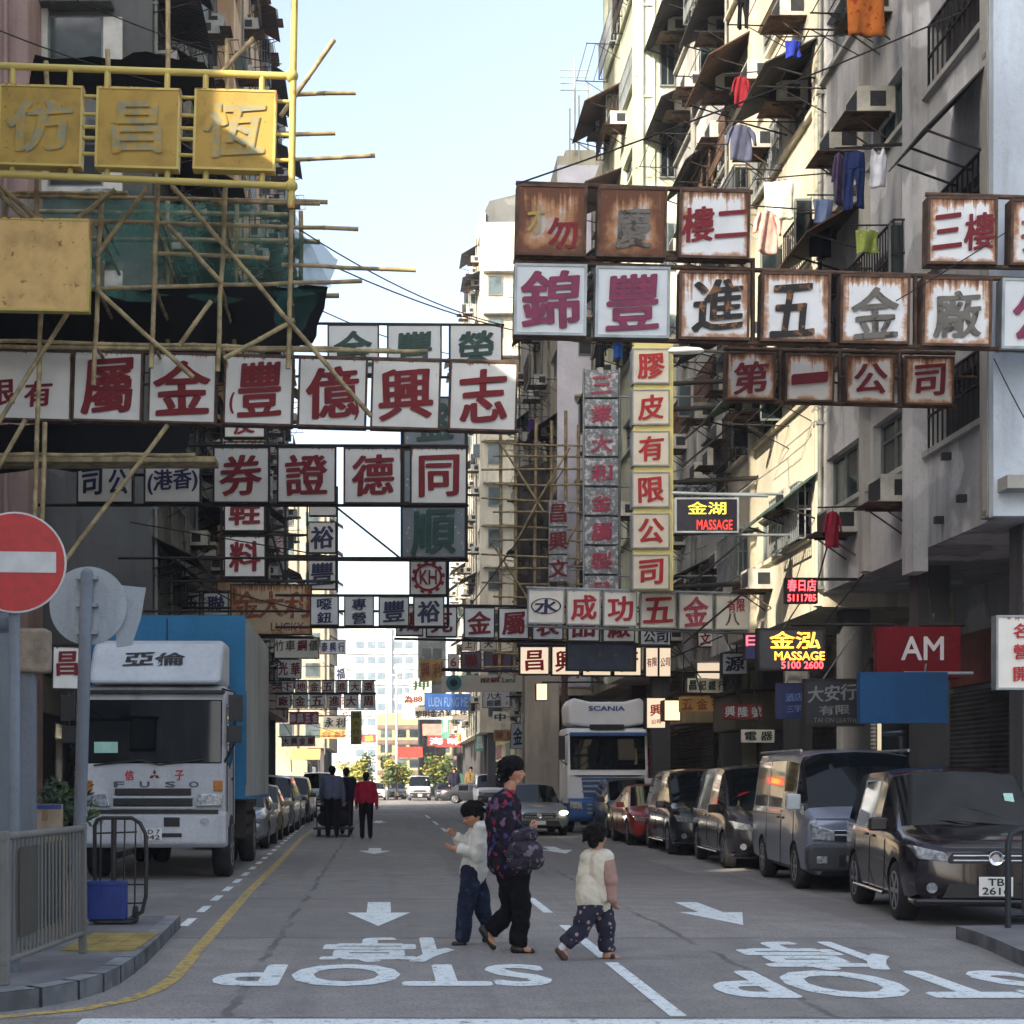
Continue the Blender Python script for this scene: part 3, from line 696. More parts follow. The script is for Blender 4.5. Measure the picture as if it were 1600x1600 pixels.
# shed roof closing the lane between the pink and the dark grey tenement
# ================================================================== hanging signs
def rotY(v, c, a):
    d = v - c; ca, sa = math.cos(a), math.sin(a)
    return c + Vector((d.x*ca + d.z*sa, d.y, -d.x*sa + d.z*ca))
def sign(name, label, d, boxes, pmat, cmat, tilt=.02, thick=.16, frame=None, rails=None, arm=None, group=None, rim=True, style='brush', fr=.03, cat='sign', pname='sign_panel'):
    """boxes: (x0, y0, x1, y1, text[, options]) in photo pixels at distance d"""
    xs = [b[0] for b in boxes] + [b[2] for b in boxes]; ys = [b[3] for b in boxes]
    off = P((min(xs)+max(xs))/2, max(ys), d); root = thing(name, label, cat, off, 0, group)
    for bx in boxes:
        x0, y0, x1, y1, txt = bx[:5]; op = bx[5] if len(bx) > 5 else {}
        c = P((x0+x1)/2, (y0+y1)/2, d); w, h = (x1-x0)*d/F, (y1-y0)*d/F
        rot = Matrix.Rotation(tilt, 3, 'Y'); a = MB(); t = op.get('thick', thick)
        a.cbox(c + Vector((0,t/2,0)), (w,t,h), 0, rot)
        if op.get('rim', rim):
            e = min(.028, w*.03); M = Matrix.Translation(c) @ rot.to_4x4()
            for (u0,u1,v0,v1) in ((-w/2-.006,w/2+.006,h/2-e,h/2+.006),(-w/2-.006,w/2+.006,-h/2-.006,-h/2+e),(-w/2-.006,-w/2+e,-h/2+e,h/2-e),(w/2-e,w/2+.006,-h/2+e,h/2-e)):
                a.box((u0,-.012,v0),(u1,t+.004,v1),1,M)
        o = a.build(pname, [op.get('mat', pmat), op.get('rimmat', frame or K['steel'])], root, off)
        items = txt if isinstance(txt, list) else ([(txt, .5, .5, .7, None)] if txt else [])
        for it in items:
            s, fx, fy, fh, fw = it[:5]; cm = it[5] if len(it) > 5 else op.get('cmat', cmat); stl = it[6] if len(it) > 6 else op.get('style', style)
            lc = rotY(c + Vector(((fx-.5)*w, -.016, (.5-fy)*h)), c, tilt) - off
            write('lettering' if len(s) > 1 and ord(s[0]) < 256 else 'character', s, cm, o, lc, fh*h, None if fw is None else fw*w, tilt, stl)
    fmat = frame or K['steel']; a = MB()
    for (p, q) in rails or []:
        dd = d + thick*.5
        a.tube([P(p[0],p[1],dd), P(q[0],q[1],dd)], fr, 6)
    for (side, py) in arm or []:
        xb = (min(xs)+max(xs))/2; dd = d + thick*.5
        tgt = side; p = P(xb, py, dd); q = Vector((tgt, dd, p.z)); a.tube([p, q], fr*.9, 6)
        a.tube([p.lerp(q,.3), Vector((tgt, dd + 1.6, p.z + 1.0))], fr*.5, 5)
    if a.v: a.build('frame', fmat, root, off)
    return root
RUST1 = mat_sign('sign_white_rusty', lin((230,232,232)), .97, .11); RUST2 = mat_sign('sign_very_rusty', lin((190,186,180)), 1.32, .18)
RUSTP = mat_sign('sign_rusty_streaked', lin((214,208,200)), 1.02, .12)
K['red'] = mat_peel('sign_red_paint', lin((126,20,30)), lin((186,158,156)), .70)
BLUEP = mat_sign('sign_bluegrey', lin((214,220,222)), .36, .045); WHITEP = mat_sign('sign_offwhite', lin((230,228,220)), .62, .055)
DGP = mat_peel('sign_peeled_grey', lin((116,124,130)), lin((196,202,204)), .61); PGREY = mat_peel('sign_peeling_bluegrey', lin((128,134,140)), lin((206,208,208)), .53)
CREAMP = mat_sign('sign_cream', lin((228,220,202)), .18, .03); LUCKP = mat_sign('sign_stained_tan', lin((198,178,148)), .86, .12)
YELP = mat_peel('sign_yellow', lin((126,98,50)), lin((182,148,66)), .37); ORP = mat_peel('sign_orange_yellow', lin((158,104,56)), lin((226,186,118)), .37)
PEELTXT = mat_peel('peeled_grey_writing', lin((150,146,116)), lin((184,150,66)), .50); BLKTXT = mat_peel('flaking_black_writing', lin((38,32,28)), lin((140,96,56)), .56)
GRYTXT = mat_peel('flaking_grey_writing', lin((112,108,100)), lin((62,52,44)), .56); PURP = mat_plain('sign_plum_paint', lin((124,34,72)), .55, 0, .25, 5)
GREENP = mat_plain('sign_green_paint', lin((16,62,54)), .55, 0, .3, 5); PINKTXT = mat_peel('flaking_pink_writing', lin((170,64,88)), lin((192,186,190)), .60)
DRED = mat_peel('sign_dark_red_paint', lin((116,18,28)), lin((176,140,132)), .69); BROWNT = mat_peel('brown_worn_writing', lin((142,70,40)), lin((190,160,120)), .58)
BRED = mat_plain('sign_bright_red_paint', lin((178,22,28)), .5, 0, .2, 5); YPIPE = mat_sign('yellow_pipe', lin((204,184,104)), .75, .02)
BLACKP = mat_plain('sign_black_board', lin((34,36,42)), .5, 0, .4, 4); WTXT = mat_plain('white_writing', lin((214,216,220)), .5, 0, .2, 5)

# ---- left side
yr = sign('hanging_sign', 'three yellow sign boxes with scraped off grey characters in a yellow pipe frame', 24, [
    (-2,133,128,258,[('仿',.5,.5,.62,.74)]), (150,137,280,262,[('昌',.5,.5,.62,.56)]), (303,140,430,265,[('恆',.5,.5,.66,.72)])], YELP, PEELTXT, .03, .2, YPIPE)
a = MB(); yd = 24.1; off = yr.location
def yt(p, q, r=.056): a.tube([P(*p,yd), P(*q,yd)], r, 8)
yt((-140,98),(456,119)); yt((-140,266),(455,291)); yt((461,-60),(455,326),.052)
a.ball(P(456,119,yd), .1, 8, 6); a.ball(P(455,291,yd), .1, 8, 6)
for x in (20,110,168,262,322,410):
    yt((x,102+x*.035),(x-1,136+x*.02),.045); yt((x,256+x*.02),(x-1,268+x*.045),.045)
for y in (150,178,198,215,240): yt((128,y),(152,y+1),.03); yt((280,y+2),(304,y+3),.03)
for y in (158,210,250): yt((430,y),(456,y+1),.03)
a.build('pipe_frame', YPIPE, yr, off)
sign('sign_board', 'blank orange yellow board with rust spots fixed to the scaffolding below the yellow boxes', 24.4, [(-40,341,140,485,[],{'rimmat':YPIPE})], ORP, None, .02, .14)
sign('hanging_sign', 'white sign row spanning the road beneath the scaffold poles, large red characters with small brackets', 26, [
    (-40,547,112,656,[('有',.66,.62,.36,.27),('限',.28,.62,.36,.27)]), (114,549,222,658,[('屬',.5,.5,.76,.70)]), (232,552,338,661,[('金',.5,.5,.74,.80)]),
    (350,556,458,664,[('豐',.52,.48,.78,.60),('(',.12,.70,.30,.06)]), (466,559,573,667,[('億',.5,.5,.72,.74),(')',.86,.76,.26,.05)]), (580,562,688,670,[('興',.5,.5,.72,.74)]), (702,565,808,673,[('志',.5,.5,.74,.66)])],
    WHITEP, K['red'], .028, .22, K['steel'], [((-60,545),(810,566)),((-60,655),(810,674))], [(-5.5,600)])
sign('hanging_sign', 'dark framed sign row of four large red characters, below the longest sign row', 30, [
    (120,729,208,786,[('司',.27,.42,.74,.34,K['navy']),('公',.74,.42,.66,.34,K['navy'])]), (225,727,314,786,[('(港香)',.5,.42,.62,.86,K['navy'])]), (333,698,421,786,'券'), (433,698,525,786,'證'), (537,699,628,787,'德'), (641,699,730,788,'同')],
    WHITEP, K['red'], .004, .18, K['dsteel'], [((60,695),(732,697)),((60,789),(732,790))], [(-5.5,742)])
sign('hanging_sign', 'sign row of three green characters half hidden above the longest sign row', 35, [
    (512,507,592,585,'金'), (605,507,690,585,'豐'), (702,507,785,585,'榮')], BLUEP, GREENP, .0, .16, K['dsteel'], [((440,505),(788,508)),((440,588),(788,590))], [(-5.2,546)])
sign('vertical_sign', 'peeled dark grey vertical sign with one dark green character, under the row of red characters', 33, [
    (630,620,728,698,'盛'), (630,702,728,786,'豐'), (627,791,728,872,[('順',.5,.5,.84,.66)])], DGP, GREENP, .0, .2, K['dsteel'], [((628,600),(628,876)),((729,600),(729,876)),((430,874),(732,876))], [(-5.5,872)], rim=True)
a = MB(); 
sign('vertical_sign', 'narrow vertical sign of white boxes with red characters above the stained tan board', 38, [
    (350,640,414,684,'皮'), (350,690,414,760,'革'), (350,764,414,830,'鞋'), (350,837,415,902,'料')], WHITEP, K['red'], .0, .2, K['dsteel'], [((346,640),(346,908)),((418,640),(418,908)),((346,834),(480,836)),((346,908),(530,909)),((418,690),(418,908)),((446,760),(446,908)),((418,810),(445,905))], [(-5.3,908)])
ys_ = sign('vertical_sign', 'slim vertical sign with navy characters on pale boxes beside the open patch of sky', 50, [
    (483,762,526,806,[]), (482,815,525,864,'裕'), (482,872,525,921,'豐')], WHITEP, K['navy'], .0, .2, K['dsteel'], [((480,760),(480,926)),((527,760),(527,926)),((410,868),(527,869))], [(-5.2,868)])
kh = sign('hanging_sign', 'grey sign row of navy characters carrying a box with a red gear wheel emblem', 35.2, [
    (485,931,529,977,[('噁',.5,.28,.36,.5),('鈕',.5,.74,.36,.5)]), (538,931,584,978,[('專',.5,.28,.38,.46),('營',.5,.74,.38,.46)]), (592,932,639,978,'豐'), (646,932,694,979,'裕'), (640,873,698,930,[],{})],
    BLUEP, K['navy'], .0, .2, K['dsteel'], [((430,930),(700,931)),((430,980),(700,980)),((700,872),(700,980))], [(-5.3,955)])
off = kh.location; c = P(669,902,35.2) - off; a = MB(); r0, r1 = .42, .36
for i in range(48):
    q0, q1 = 2*math.pi*i/48, 2*math.pi*(i+1)/48; ro = .367 if i % 4 < 2 else .31
    vs = [c + Vector((math.cos(t)*r, -.02, math.sin(t)*r)) for r, t in ((.257,q0),(ro,q0),(ro,q1),(.257,q1))]; a.add(vs, [(0,1,2,3)])
em = a.build('emblem', K['red'], kh); write('lettering', 'KH', K['red'], em, c + Vector((0,-.022,0)), .31, .37)
c2 = P(505,772,50) - ys_.location; a = MB()
for i in range(32):
    q0, q1 = 2*math.pi*i/32, 2*math.pi*(i+1)/32
    a.add([c2 + Vector((math.cos(t)*r, -.02, math.sin(t)*r)) for r, t in ((.30,q0),(.345,q0),(.345,q1),(.30,q1))], [(0,1,2,3)])
a.build('emblem', K['navy'], ys_)
sign('sign_board', 'tan stained board with brown worn characters in a dark frame over the truck', 42, [
    (360,913,487,992,[('金',.2,.4,.5,.3),('大',.5,.4,.5,.3),('利',.82,.4,.5,.3),('LUCKY',.7,.84,.16,.4,None or BROWNT,'sans')])], LUCKP, BROWNT, .0, .15, K['dsteel'], [((255,905),(490,908)),((358,995),(490,996))], [(-5.3,950)], fr=.04)
sign('hanging_sign', 'small grey sign pair with dark blue characters beside the tan stained board', 44, [
    (266,926,312,962,[('配',.25,.5,.75,.4),('五',.75,.5,.75,.4)]), (318,926,357,962,'聯')], BLUEP, K['navy'], 0, .12, K['dsteel'], [((262,924),(360,924))], [(-5.3,930)])
sign('sign_board', 'white board with faded red and grey characters below the tan stained board', 55, [
    (428,996,499,1029,[('竹',.12,.38,.5,.2),('車',.36,.38,.5,.2),('鋼',.62,.38,.5,.2,DRED),('儀',.87,.38,.5,.2)])], WHITEP, GRYTXT, 0, .12, K['dsteel'])
sign('hanging_sign', 'upper of two far rows of small white boxes with red characters, shorter characters', 76, [
    (440+i*21,1064,459+i*21,1082,ch) for i, ch in enumerate('下地金五進大選')], WHITEP, DRED, 0, .14, K['dsteel'], [((420,1063),(588,1063)),((420,1083),(588,1083))], [(-5.3,1075)])
sign('hanging_sign', 'lower of two far rows of small white boxes with red characters, wider boxes', 74, [
    (431+i*26.5,1085,454+i*26.5,1106,ch) for i, ch in enumerate('廠金五進大周')], WHITEP, DRED, 0, .14, K['dsteel'], [((420,1084),(588,1084)),((420,1108),(588,1108))], [(-5.3,1095)])
sign('vertical_sign', 'far mustard yellow vertical sign with small green characters', 90, [(548,1111,565,1163,[('昌',.5,.14,.16,.6),('大',.5,.38,.16,.6),('行',.5,.62,.16,.6),('五',.5,.86,.16,.6)])], mat_plain('mustard_board', lin((164,146,52)), .6, 0, .2, 1), GREENP, 0, .2, K['dsteel'], arm=[(-5.3,1118)])
NRED = mat_glow('neon_red', (1.0,.05,.06), 2.2); NYEL = mat_glow('neon_amber', (1.0,.33,.03), 2.2)
n = sign('neon_sign', 'small glowing red sign far down the street near the yellow bushes', 95, [(566,1148,587,1160,[('藥',.5,.5,.7,.6)],{'mat':NRED})], NRED, NYEL, 0, .2, K['dsteel'], arm=[(-5.3,1150)])
# ---- right side
sign('hanging_sign', 'topmost row of rusty boxes with peeled characters and a white box of two red characters', 20, [
    (807,289,916,399,[('勿',.66,.68,.42,.42,K['red']),('才',.28,.5,.4,.24,PEELTXT)],{'mat':RUST2}), (934,293,1041,401,[('慶',.52,.58,.58,.5,GRYTXT)],{'mat':RUST2}), (1062,297,1171,403,[('樓',.26,.52,.5,.44),('二',.74,.5,.38,.44)],{'mat':RUST1})],
    RUST2, K['red'], .024, .2, K['steel'], [((806,286),(1176,300)),((806,402),(1176,407))], None)
sign('hanging_sign', 'rusty white sign with two dark red smeared characters against the grey corner block', 20, [
    (1450,308,1558,412,[('三',.28,.52,.5,.4),('樓',.74,.52,.54,.42)]), (1580,312,1690,414,[('招',.4,.5,.6,.5,BROWNT)])], RUST1, DRED, .012, .2, K['steel'], [((1446,304),(1700,312)),((1446,416),(1700,420))], None)
sign('hanging_sign', 'long row mixing two clean plum lettered panels and rusted boxes with flaking black characters', 20, [
    (804,413,916,523,[('錦',.5,.5,.80,.78,PURP)],{'mat':BLUEP,'rimmat':K['alu']}), (931,417,1046,527,[('豐',.5,.5,.78,.68,PURP)],{'mat':BLUEP,'rimmat':K['alu']}), (1062,424,1171,530,[('進',.55,.5,.74,.7)],{'rimmat':K['steel']}),
    (1190,426,1297,533,[('五',.45,.56,.74,.62)]), (1314,430,1421,536,[('金',.5,.56,.72,.66,GRYTXT)]), (1442,434,1549,540,[('廠',.5,.54,.68,.66,GRYTXT)]), (1566,436,1680,545,[('公',.5,.5,.8,.7,PURP)],{'mat':BLUEP,'rimmat':K['alu']})],
    RUST1, BLKTXT, .018, .2, K['steel'], [((802,409),(1700,440)),((802,527),(1700,549)),((1176,404),(1176,536)),((1430,428),(1430,540))], None)
sign('hanging_sign', 'lower rusty row of four smaller boxes with dark red characters under the long row', 21.5, [
    (1135,550,1211,624,[('第',.5,.55,.66,.68)]), (1228,553,1303,627,[('一',.5,.52,.16,.72)]), (1322,555,1397,629,[('公',.5,.5,.62,.66)]), (1414,557,1490,632,[('司',.5,.5,.64,.6)])],
    RUSTP, DRED, .02, .2, K['steel'], [((1131,545),(1492,552)),((1131,626),(1492,636)),((1219,545),(1219,628)),((1312,548),(1312,630)),((1406,550),(1406,632))], [(8.0,590)])
a = MB()
vq = sign('vertical_sign', 'tall vertical sign of cream boxes with bright red characters and yellow spacers', 34, [
    (988,545+i*64.4,1046,599+i*64.4,ch,{'thick':.3}) for i, ch in enumerate('膠皮有限公司')], CREAMP, BRED, 0, .3, K['alu'])
off = vq.location
a.box(P(1046.5,920,34.03)-off, P(1051,533,34.3)-off) if False else None
b0, b1 = P(990,923,34.06), P(1049,532,34.28); a.box((b0.x,b0.y,b0.z),(b1.x,b1.y,b1.z)); a.build('spacer_board', mat_sign('yellow_spacer', lin((238,224,150)), .2, .01), vq, off)
a = MB()
for py in (600, 640, 754, 835, 918):
    p = P(1046,py,34.2); q = Vector((8.0,34.2,p.z+.1)); a.tube([p,q],.05,6); a.tube([q + Vector((0,0,.05)), p + Vector((.3,0,-1.2))],.025,5)
a.build('bracket_arm', K['dsteel'], vq, off)
sign('vertical_sign', 'peeling grey vertical sign with flaking pinkish characters beside the cream vertical sign', 40, [
    (914,578+i*46,966,620+i*46,[(ch,.5,.55,.62,.6)]) for i, ch in enumerate('三業大和金屬製品')], PGREY, PINKTXT, 0, .3, K['alu'], [((912,576),(912,940)),((968,576),(968,940))], [(8.4,620),(8.4,760),(8.4,900)], rim=False)
sign('vertical_sign', 'narrow vertical sign with dark red characters half hidden behind the brown sheeted scaffold', 56, [
    (858,782+i*43,886,822+i*43,ch) for i, ch in enumerate('昌興文')], PGREY, DRED, 0, .25, K['alu'], None, [(7.3,800),(7.3,890)])
sign('hanging_sign', 'blue grey sign row with dark red characters behind the row with the blue oval emblem', 36.6, [
    (619,948,661,993,'鴻'), (666,948,714,995,'克'), (725,949,773,997,'金'), (779,950,826,998,'屬'), (832,952,880,1000,'表'), (887,953,937,1002,'品'), (942,954,992,1003,'廠'),
    (1000,981,1048,1008,[('公',.3,.5,.7,.36,K['navy']),('司',.72,.5,.7,.36,K['navy'])])], BLUEP, DRED, .006, .2, K['dsteel'], [((616,945),(1060,950)),((616,998),(1060,1008))], [(8.0,975)])
su = sign('hanging_sign', 'white sign row with pinkish red worn characters starting with a blue oval emblem', 34.6, [
    (825,921,881,974,[('水',.5,.5,.42,.62,K['navy'])]), (886,922,938,976,'成'), (943,924,995,978,'功'), (1001,926,1056,981,'五'), (1061,928,1114,983,[('金',.5,.5,.8,.7,PINKTXT)]), (1118,930,1171,984,[('有限',.6,.3,.38,.5,PINKTXT),('八',.5,.7,.35,.4,GRYTXT)])],
    WHITEP, mat_peel('worn_red_writing', lin((176,40,52)), lin((206,180,180)), .68), .012, .2, K['alu'], [((822,918),(1175,928)),((822,978),(1175,990))], [(8.4,950)])
c = P(853,947,34.6) - su.location; a = MB()
for i in range(40):
    q0, q1 = 2*math.pi*i/40, 2*math.pi*(i+1)/40
    a.add([c + Vector((math.cos(t)*r*.33, -.02, math.sin(t)*r*.173)) for r, t in ((.9,q0),(1,q0),(1,q1),(.9,q1))], [(0,1,2,3)])
a.build('emblem', K['navy'], su)
sign('sign_board', 'plain dark blue grey board hanging under the row with the blue oval emblem', 35.6, [(885,1004,994,1048,[('八',.48,.42,.2,.06),('一',.7,.45,.05,.05)])], mat_plain('dark_slate_board', lin((58,66,84)), .6, 0, .3, 3), GRYTXT, .01, .15, K['dsteel'])
LITB = mat_glow('lit_sign_box', (1.0,.80,.58), .28)
sign('light_box_sign', 'row of lit cream boxes with red characters partly behind the plain dark board', 38, [
    (812,1010,858,1054,'昌'), (862,1010,906,1055,'興'), (910,1010,955,1056,'文'), (959,1011,1002,1056,'行'), (1009,1012,1028,1057,[('有限',.5,.5,.3,.8)]), (1030,1012,1048,1057,[('公司',.5,.5,.3,.8)])],
    LITB, BRED, .004, .25, K['dsteel'], [((690,1045),(1052,1058)),((808,1007),(1052,1010))], [(8.4,1050)])
eye = sign('sign_board', 'long white optician board with a painted blue eye', 70, [(690,1055,836,1081,[('眼鏡',.52,.3,.3,.2,DRED),('Lens',.72,.3,.3,.14,GREENP,'sans')])], CREAMP, DRED, -.01, .15, K['alu'], None, [(6.4,1060)], rim=False)
c = P(709,1067,70) - eye.location; a = MB(); a.prism([(c.x+math.cos(t)*.34, c.z+math.sin(t)*.34) for t in [2*math.pi*i/24 for i in range(24)]], 1, c.y-.03, c.y-.01)
e1 = a.build('eye_emblem', mat_plain('teal_paint', lin((60,140,150)), .5, 0, .1, 2), eye)
a = MB(); a.prism([(c.x+math.cos(t)*.17, c.z+math.sin(t)*.17) for t in [2*math.pi*i/20 for i in range(20)]], 1, c.y-.04, c.y-.031); a.build('pupil', K['ink'], e1)
sign('hanging_sign', 'pair of purple grey boxes with a white box reading 6, above the optician board', 66, [
    (700,1022,717,1047,[('6',.5,.5,.55,.5,BRED,'sans')],{'mat':WHITEP}), (720,1018,752,1046,'聯'), (756,1018,800,1047,'貿')], mat_plain('purple_grey_board', lin((104,96,112)), .6, 0, .2, 3), DRED, .0, .15, K['dsteel'], [((690,1048),(812,1050))], [(6.4,1048)])
sign('hanging_sign', 'small white boxes with dark characters just under the blue grey sign row', 62, [(722,997,742,1016,[('上',.5,.5,.6,.5,DRED)]), (750,997,776,1016,[('大',.5,.5,.6,.5)])], CREAMP, K['ink'], 0, .12, K['dsteel'], [((716,995),(800,996))], [(6.4,996)])
sign('fabric_banner', 'blue fabric banner with faded capital letters across the far end of the street', 110, [(664,1084,748,1110,[('LUEN FUNG MEAT',.5,.5,.55,.86,mat_plain('pale_blue_writing', lin((110,140,190)), .6, 0, .2, 2),'sans')])], mat_plain('banner_blue', lin((40,84,150)), .8, 0, .25, 1), WTXT, .01, .05, K['alu'], None, [(6.0,1086)], rim=False)
sign('sign_board', 'small pale board with pink characters at the end of the blue fabric banner', 111, [(628,1083,663,1102,[('為88',.5,.5,.6,.8,DRED)])], CREAMP, DRED, 0, .1, K['alu'], rim=False)
sign('sign_board', 'white board with a line of black characters below the blue fabric banner', 112, [(628,1104,750,1124,[('黎明金酒業工程',.5,.5,.6,.66,K['ink'])])], CREAMP, K['ink'], .006, .12, K['alu'], None, [(6.0,1106)], rim=False)
sign('sign_board', 'white box with four dark blue characters in a dark border beyond the optician board', 84, [(754,1080,797,1106,[('八大',.42,.28,.38,.5,K['navy']),('眼鏡',.42,.72,.38,.5,K['navy']),('公',.88,.7,.22,.1,DRED)])], WHITEP, K['navy'], 0, .15, K['navy'], None, [(8.0,1090)])
# neon and shop boards under the arcade
ng = sign('neon_sign', 'dimly glowing dark neon sign with two yellow characters and red script on a thin bracket', 30, [(1055,778,1154,832,[('金湖',.5,.3,.36,.6,mat_glow('neon_dim_yellow', (.75,.66,.08), .35)),('MASSAGE',.62,.78,.28,.56,mat_glow('neon_dim_red', (.9,.04,.03), .4),'sans')])], mat_plain('neon_backing', (.012,.010,.016), .3, 0, .4, 5), NYEL, 0, .14, K['alu'], [((1050,770),(1200,775))], [(8.0,836),(8.0,772)], style='sans')  # characters given a weak glow of their own
nm = sign('neon_sign', 'lit neon sign with amber characters over MASSAGE and red digits', 25, [(1184,982,1289,1047,[('金泓',.55,.28,.40,.74,NYEL,'sans'),('MASSAGE',.62,.66,.2,.74,NYEL,'sans'),('5100 2600',.66,.88,.17,.62,NRED,'sans')])], mat_plain('neon_backing2', (.010,.010,.02), .3, 0, .4, 5), NYEL, 0, .16, K['dsteel'], None, [(8.0,976)])
sign('neon_sign', 'small bright red neon sign with digits above the MASSAGE sign', 27, [(1228,903,1277,942,[('春日店',.5,.3,.46,.9,NRED,'sans'),('5111785',.5,.8,.28,.9,NRED,'sans')])], mat_plain('neon_backing3', (.02,.004,.006), .3, 0, .4, 5), NRED, 0, .14, K['dsteel'], None, [(8.0,905)])
sign('neon_sign', 'red and blue lit sign peeking out behind the MASSAGE sign', 28.5, [(1164,990,1200,1030,[('日',.3,.28,.4,.5,NRED,'sans'),('6',.6,.76,.3,.2,NRED,'sans')])], mat_plain('neon_blue_backing', lin((40,44,110)), .4, 0, .2, 5), NRED, 0, .14, K['dsteel'], None, [(8.0,992)])
sign('sign_board', 'small blue board with pale characters beside the black leather shop board', 25.5, [(1214,1067,1258,1123,[('酒店',.6,.4,.22,.6),('三字',.6,.72,.2,.5)])], mat_plain('dark_blue_board', lin((34,46,96)), .5, 0, .2, 4), mat_plain('pale_blue_text', lin((110,130,180)), .6, 0, .2, 3), 0, .12, K['alu'], None, [(8.0,1070)], rim=False)
sign('sign_board', 'black board with grey characters and TAI ON LEATHER lettering above the grey van', 24, [(1257,1061,1350,1134,[('大安行',.46,.3,.34,.8),('有限',.5,.66,.2,.5),('TAI ON LEATHER',.55,.88,.1,.8,None or GRYTXT,'sans')])], BLACKP, mat_plain('grey_text', lin((120,122,122)), .6, 0, .3, 3), 0, .14, K['dsteel'], None, [(8.0,1064)])
sr_ = sign('sign_board', 'dark red board with a pale angular emblem hanging under the arcade', 22.5, [(1370,979,1501,1060,[('AM',.54,.42,.44,.5,mat_plain('pale_grey_paint', lin((190,184,184)), .6, 0, .15, 3),'sans')])], mat_wall('deep_red_board', lin((112,20,28)), lin((60,16,20)), .5), WTXT, 0, .16, K['dsteel'], None, [(8.2,976)], rim=False)
sign('sign_board', 'plain blue board directly below the dark red board with the emblem', 22.2, [(1344,1050,1481,1130,[])], mat_wall('blue_board', lin((34,80,124)), lin((30,50,72)), .5), WTXT, 0, .16, K['alu'], None, [(8.2,1052)], rim=False)
sign('sign_board', 'white board with large red characters at the edge of the arcade above the black minivan', 20, [(1557,962,1640,1077,[('名專',.62,.2,.2,.6),('營類',.62,.48,.2,.6),('開拉',.62,.78,.2,.6)])], WHITEP, BRED, 0, .16, K['alu'])
sign('light_box_sign', 'square lit sign with one red character beside the white lorry cab', 44, [(1010,1090,1040,1138,[('興',.5,.4,.36,.6),('公司',.5,.78,.14,.5)])], LITB, BRED, 0, .5, K['dsteel'], None, [(8.4,1092)])
sign('light_box_sign', 'bright yellow lit box jutting out next to the square lit sign', 43, [(1038,1094,1063,1126,[])], mat_glow('lit_yellow_box', (1,.74,.40), .6), BRED, 0, .6, K['dsteel'], None, [(8.4,1096)])
sign('light_box_sign', 'small yellow lit lamp box hanging by the concrete column', 52, [(838,1068,855,1094,[])], MATS['lit_yellow_box'], BRED, 0, .4, K['dsteel'], None, [(7.3,1066)])

# ================================================================== bamboo scaffolding
bs = thing('bamboo_scaffold', 'bamboo scaffold with diagonal poles and green netting in front of the dark grey tenement', 'scaffold', (-5.5, 25, 0)); off = Vector((-5.5,25,0))
def pole(p, q, d0, d1=None, r=.042):
    d1 = d0 if d1 is None else d1
    A, B = P(*p, d0), P(*q, d1); L = (B-A).length; n = max(2, int(L/.5)); a = MB(); pts = []; rs = []
    for i in range(n+1):
        t = i/n; c = A.lerp(B, t); sag = math.sin(t*math.pi)*.015*L; w = Vector((rnd.uniform(-1,1), rnd.uniform(-1,1), rnd.uniform(-1,1)))*.012
        if 0 < i < n:
            e = (B-A).normalized()*.02
            pts += [c - e + w, c + w, c + e + w]; rs += [r*.92, r*1.14, r*.92]
        else: pts.append(c); rs.append(r)
    a.tube(pts, rs, 7); return a.build('bamboo_pole', K['bamboo'], bs, off)
D0, D1 = 25.2, 25.35
for x0, y0, x1, y1 in ((58,250,57,345),(158,300,146,602),(246,286,236,575),(352,284,340,580),(456,322,450,576),(262,-40,262,136),(168,78,170,140),(355,62,356,142),(72,96,74,140),(64,480,50,900),(70,660,62,900),(12,300,6,345)): pole((x0,y0),(x1,y1),D0)
for x0, y0, x1, y1 in ((-60,304,512,316),(140,346,560,358),(236,396,420,404),(140,452,566,439),(-60,531,612,548),(-60,541,668,549),(455,148,556,145),(440,211,524,208),(430,251,586,243),(440,414,650,422),(-60,711,305,711),(-60,300,200,302),(330,316,500,318)): pole((x0,y0),(x1,y1),D1, r=.036)
for x0, y0, x1, y1 in ((268,290,580,650),(-30,262,60,345),(-30,272,50,352),(232,292,150,400),(262,352,346,442),(150,452,302,590),(106,488,-10,672),(262,664,60,930),(40,655,-20,760),(522,62,438,182),(180,296,110,350),(330,470,280,540),(340,120,396,60),(380,140,352,182),(350,560,460,500)): pole((x0,y0),(x1,y1),D0-.12, D0-.05, r=.04)
for y in (350, 448, 540, 316): 
    for x in (150, 242, 345, 452): pole((x,y),(x-4+ (x-600)*-.09, y+(1222-y)*.09),D0, D0+2.8, r=.032)
for x0, y0, x1, y1 in ((160,310,160,560),(262,310,262,560),(370,310,366,560),(470,330,470,520)): pole((x0,y0),(x1,y1),D0+2.7)
for x0, y0, x1, y1 in ((40,372,500,378),(40,470,530,462),(40,330,460,336)): pole((x0,y0),(x1,y1),D0+2.8, r=.045)
VV = ((58,250,57,345),(158,300,146,602),(246,286,236,575),(352,284,340,580),(456,322,450,576)); HHs = ((-60,304,512,316),(140,346,560,358),(140,452,566,439),(-60,531,612,548),(-60,541,668,549))
LASH = mat_plain('nylon_lashing', (.02,.02,.022), .8, 0, .3, 20)
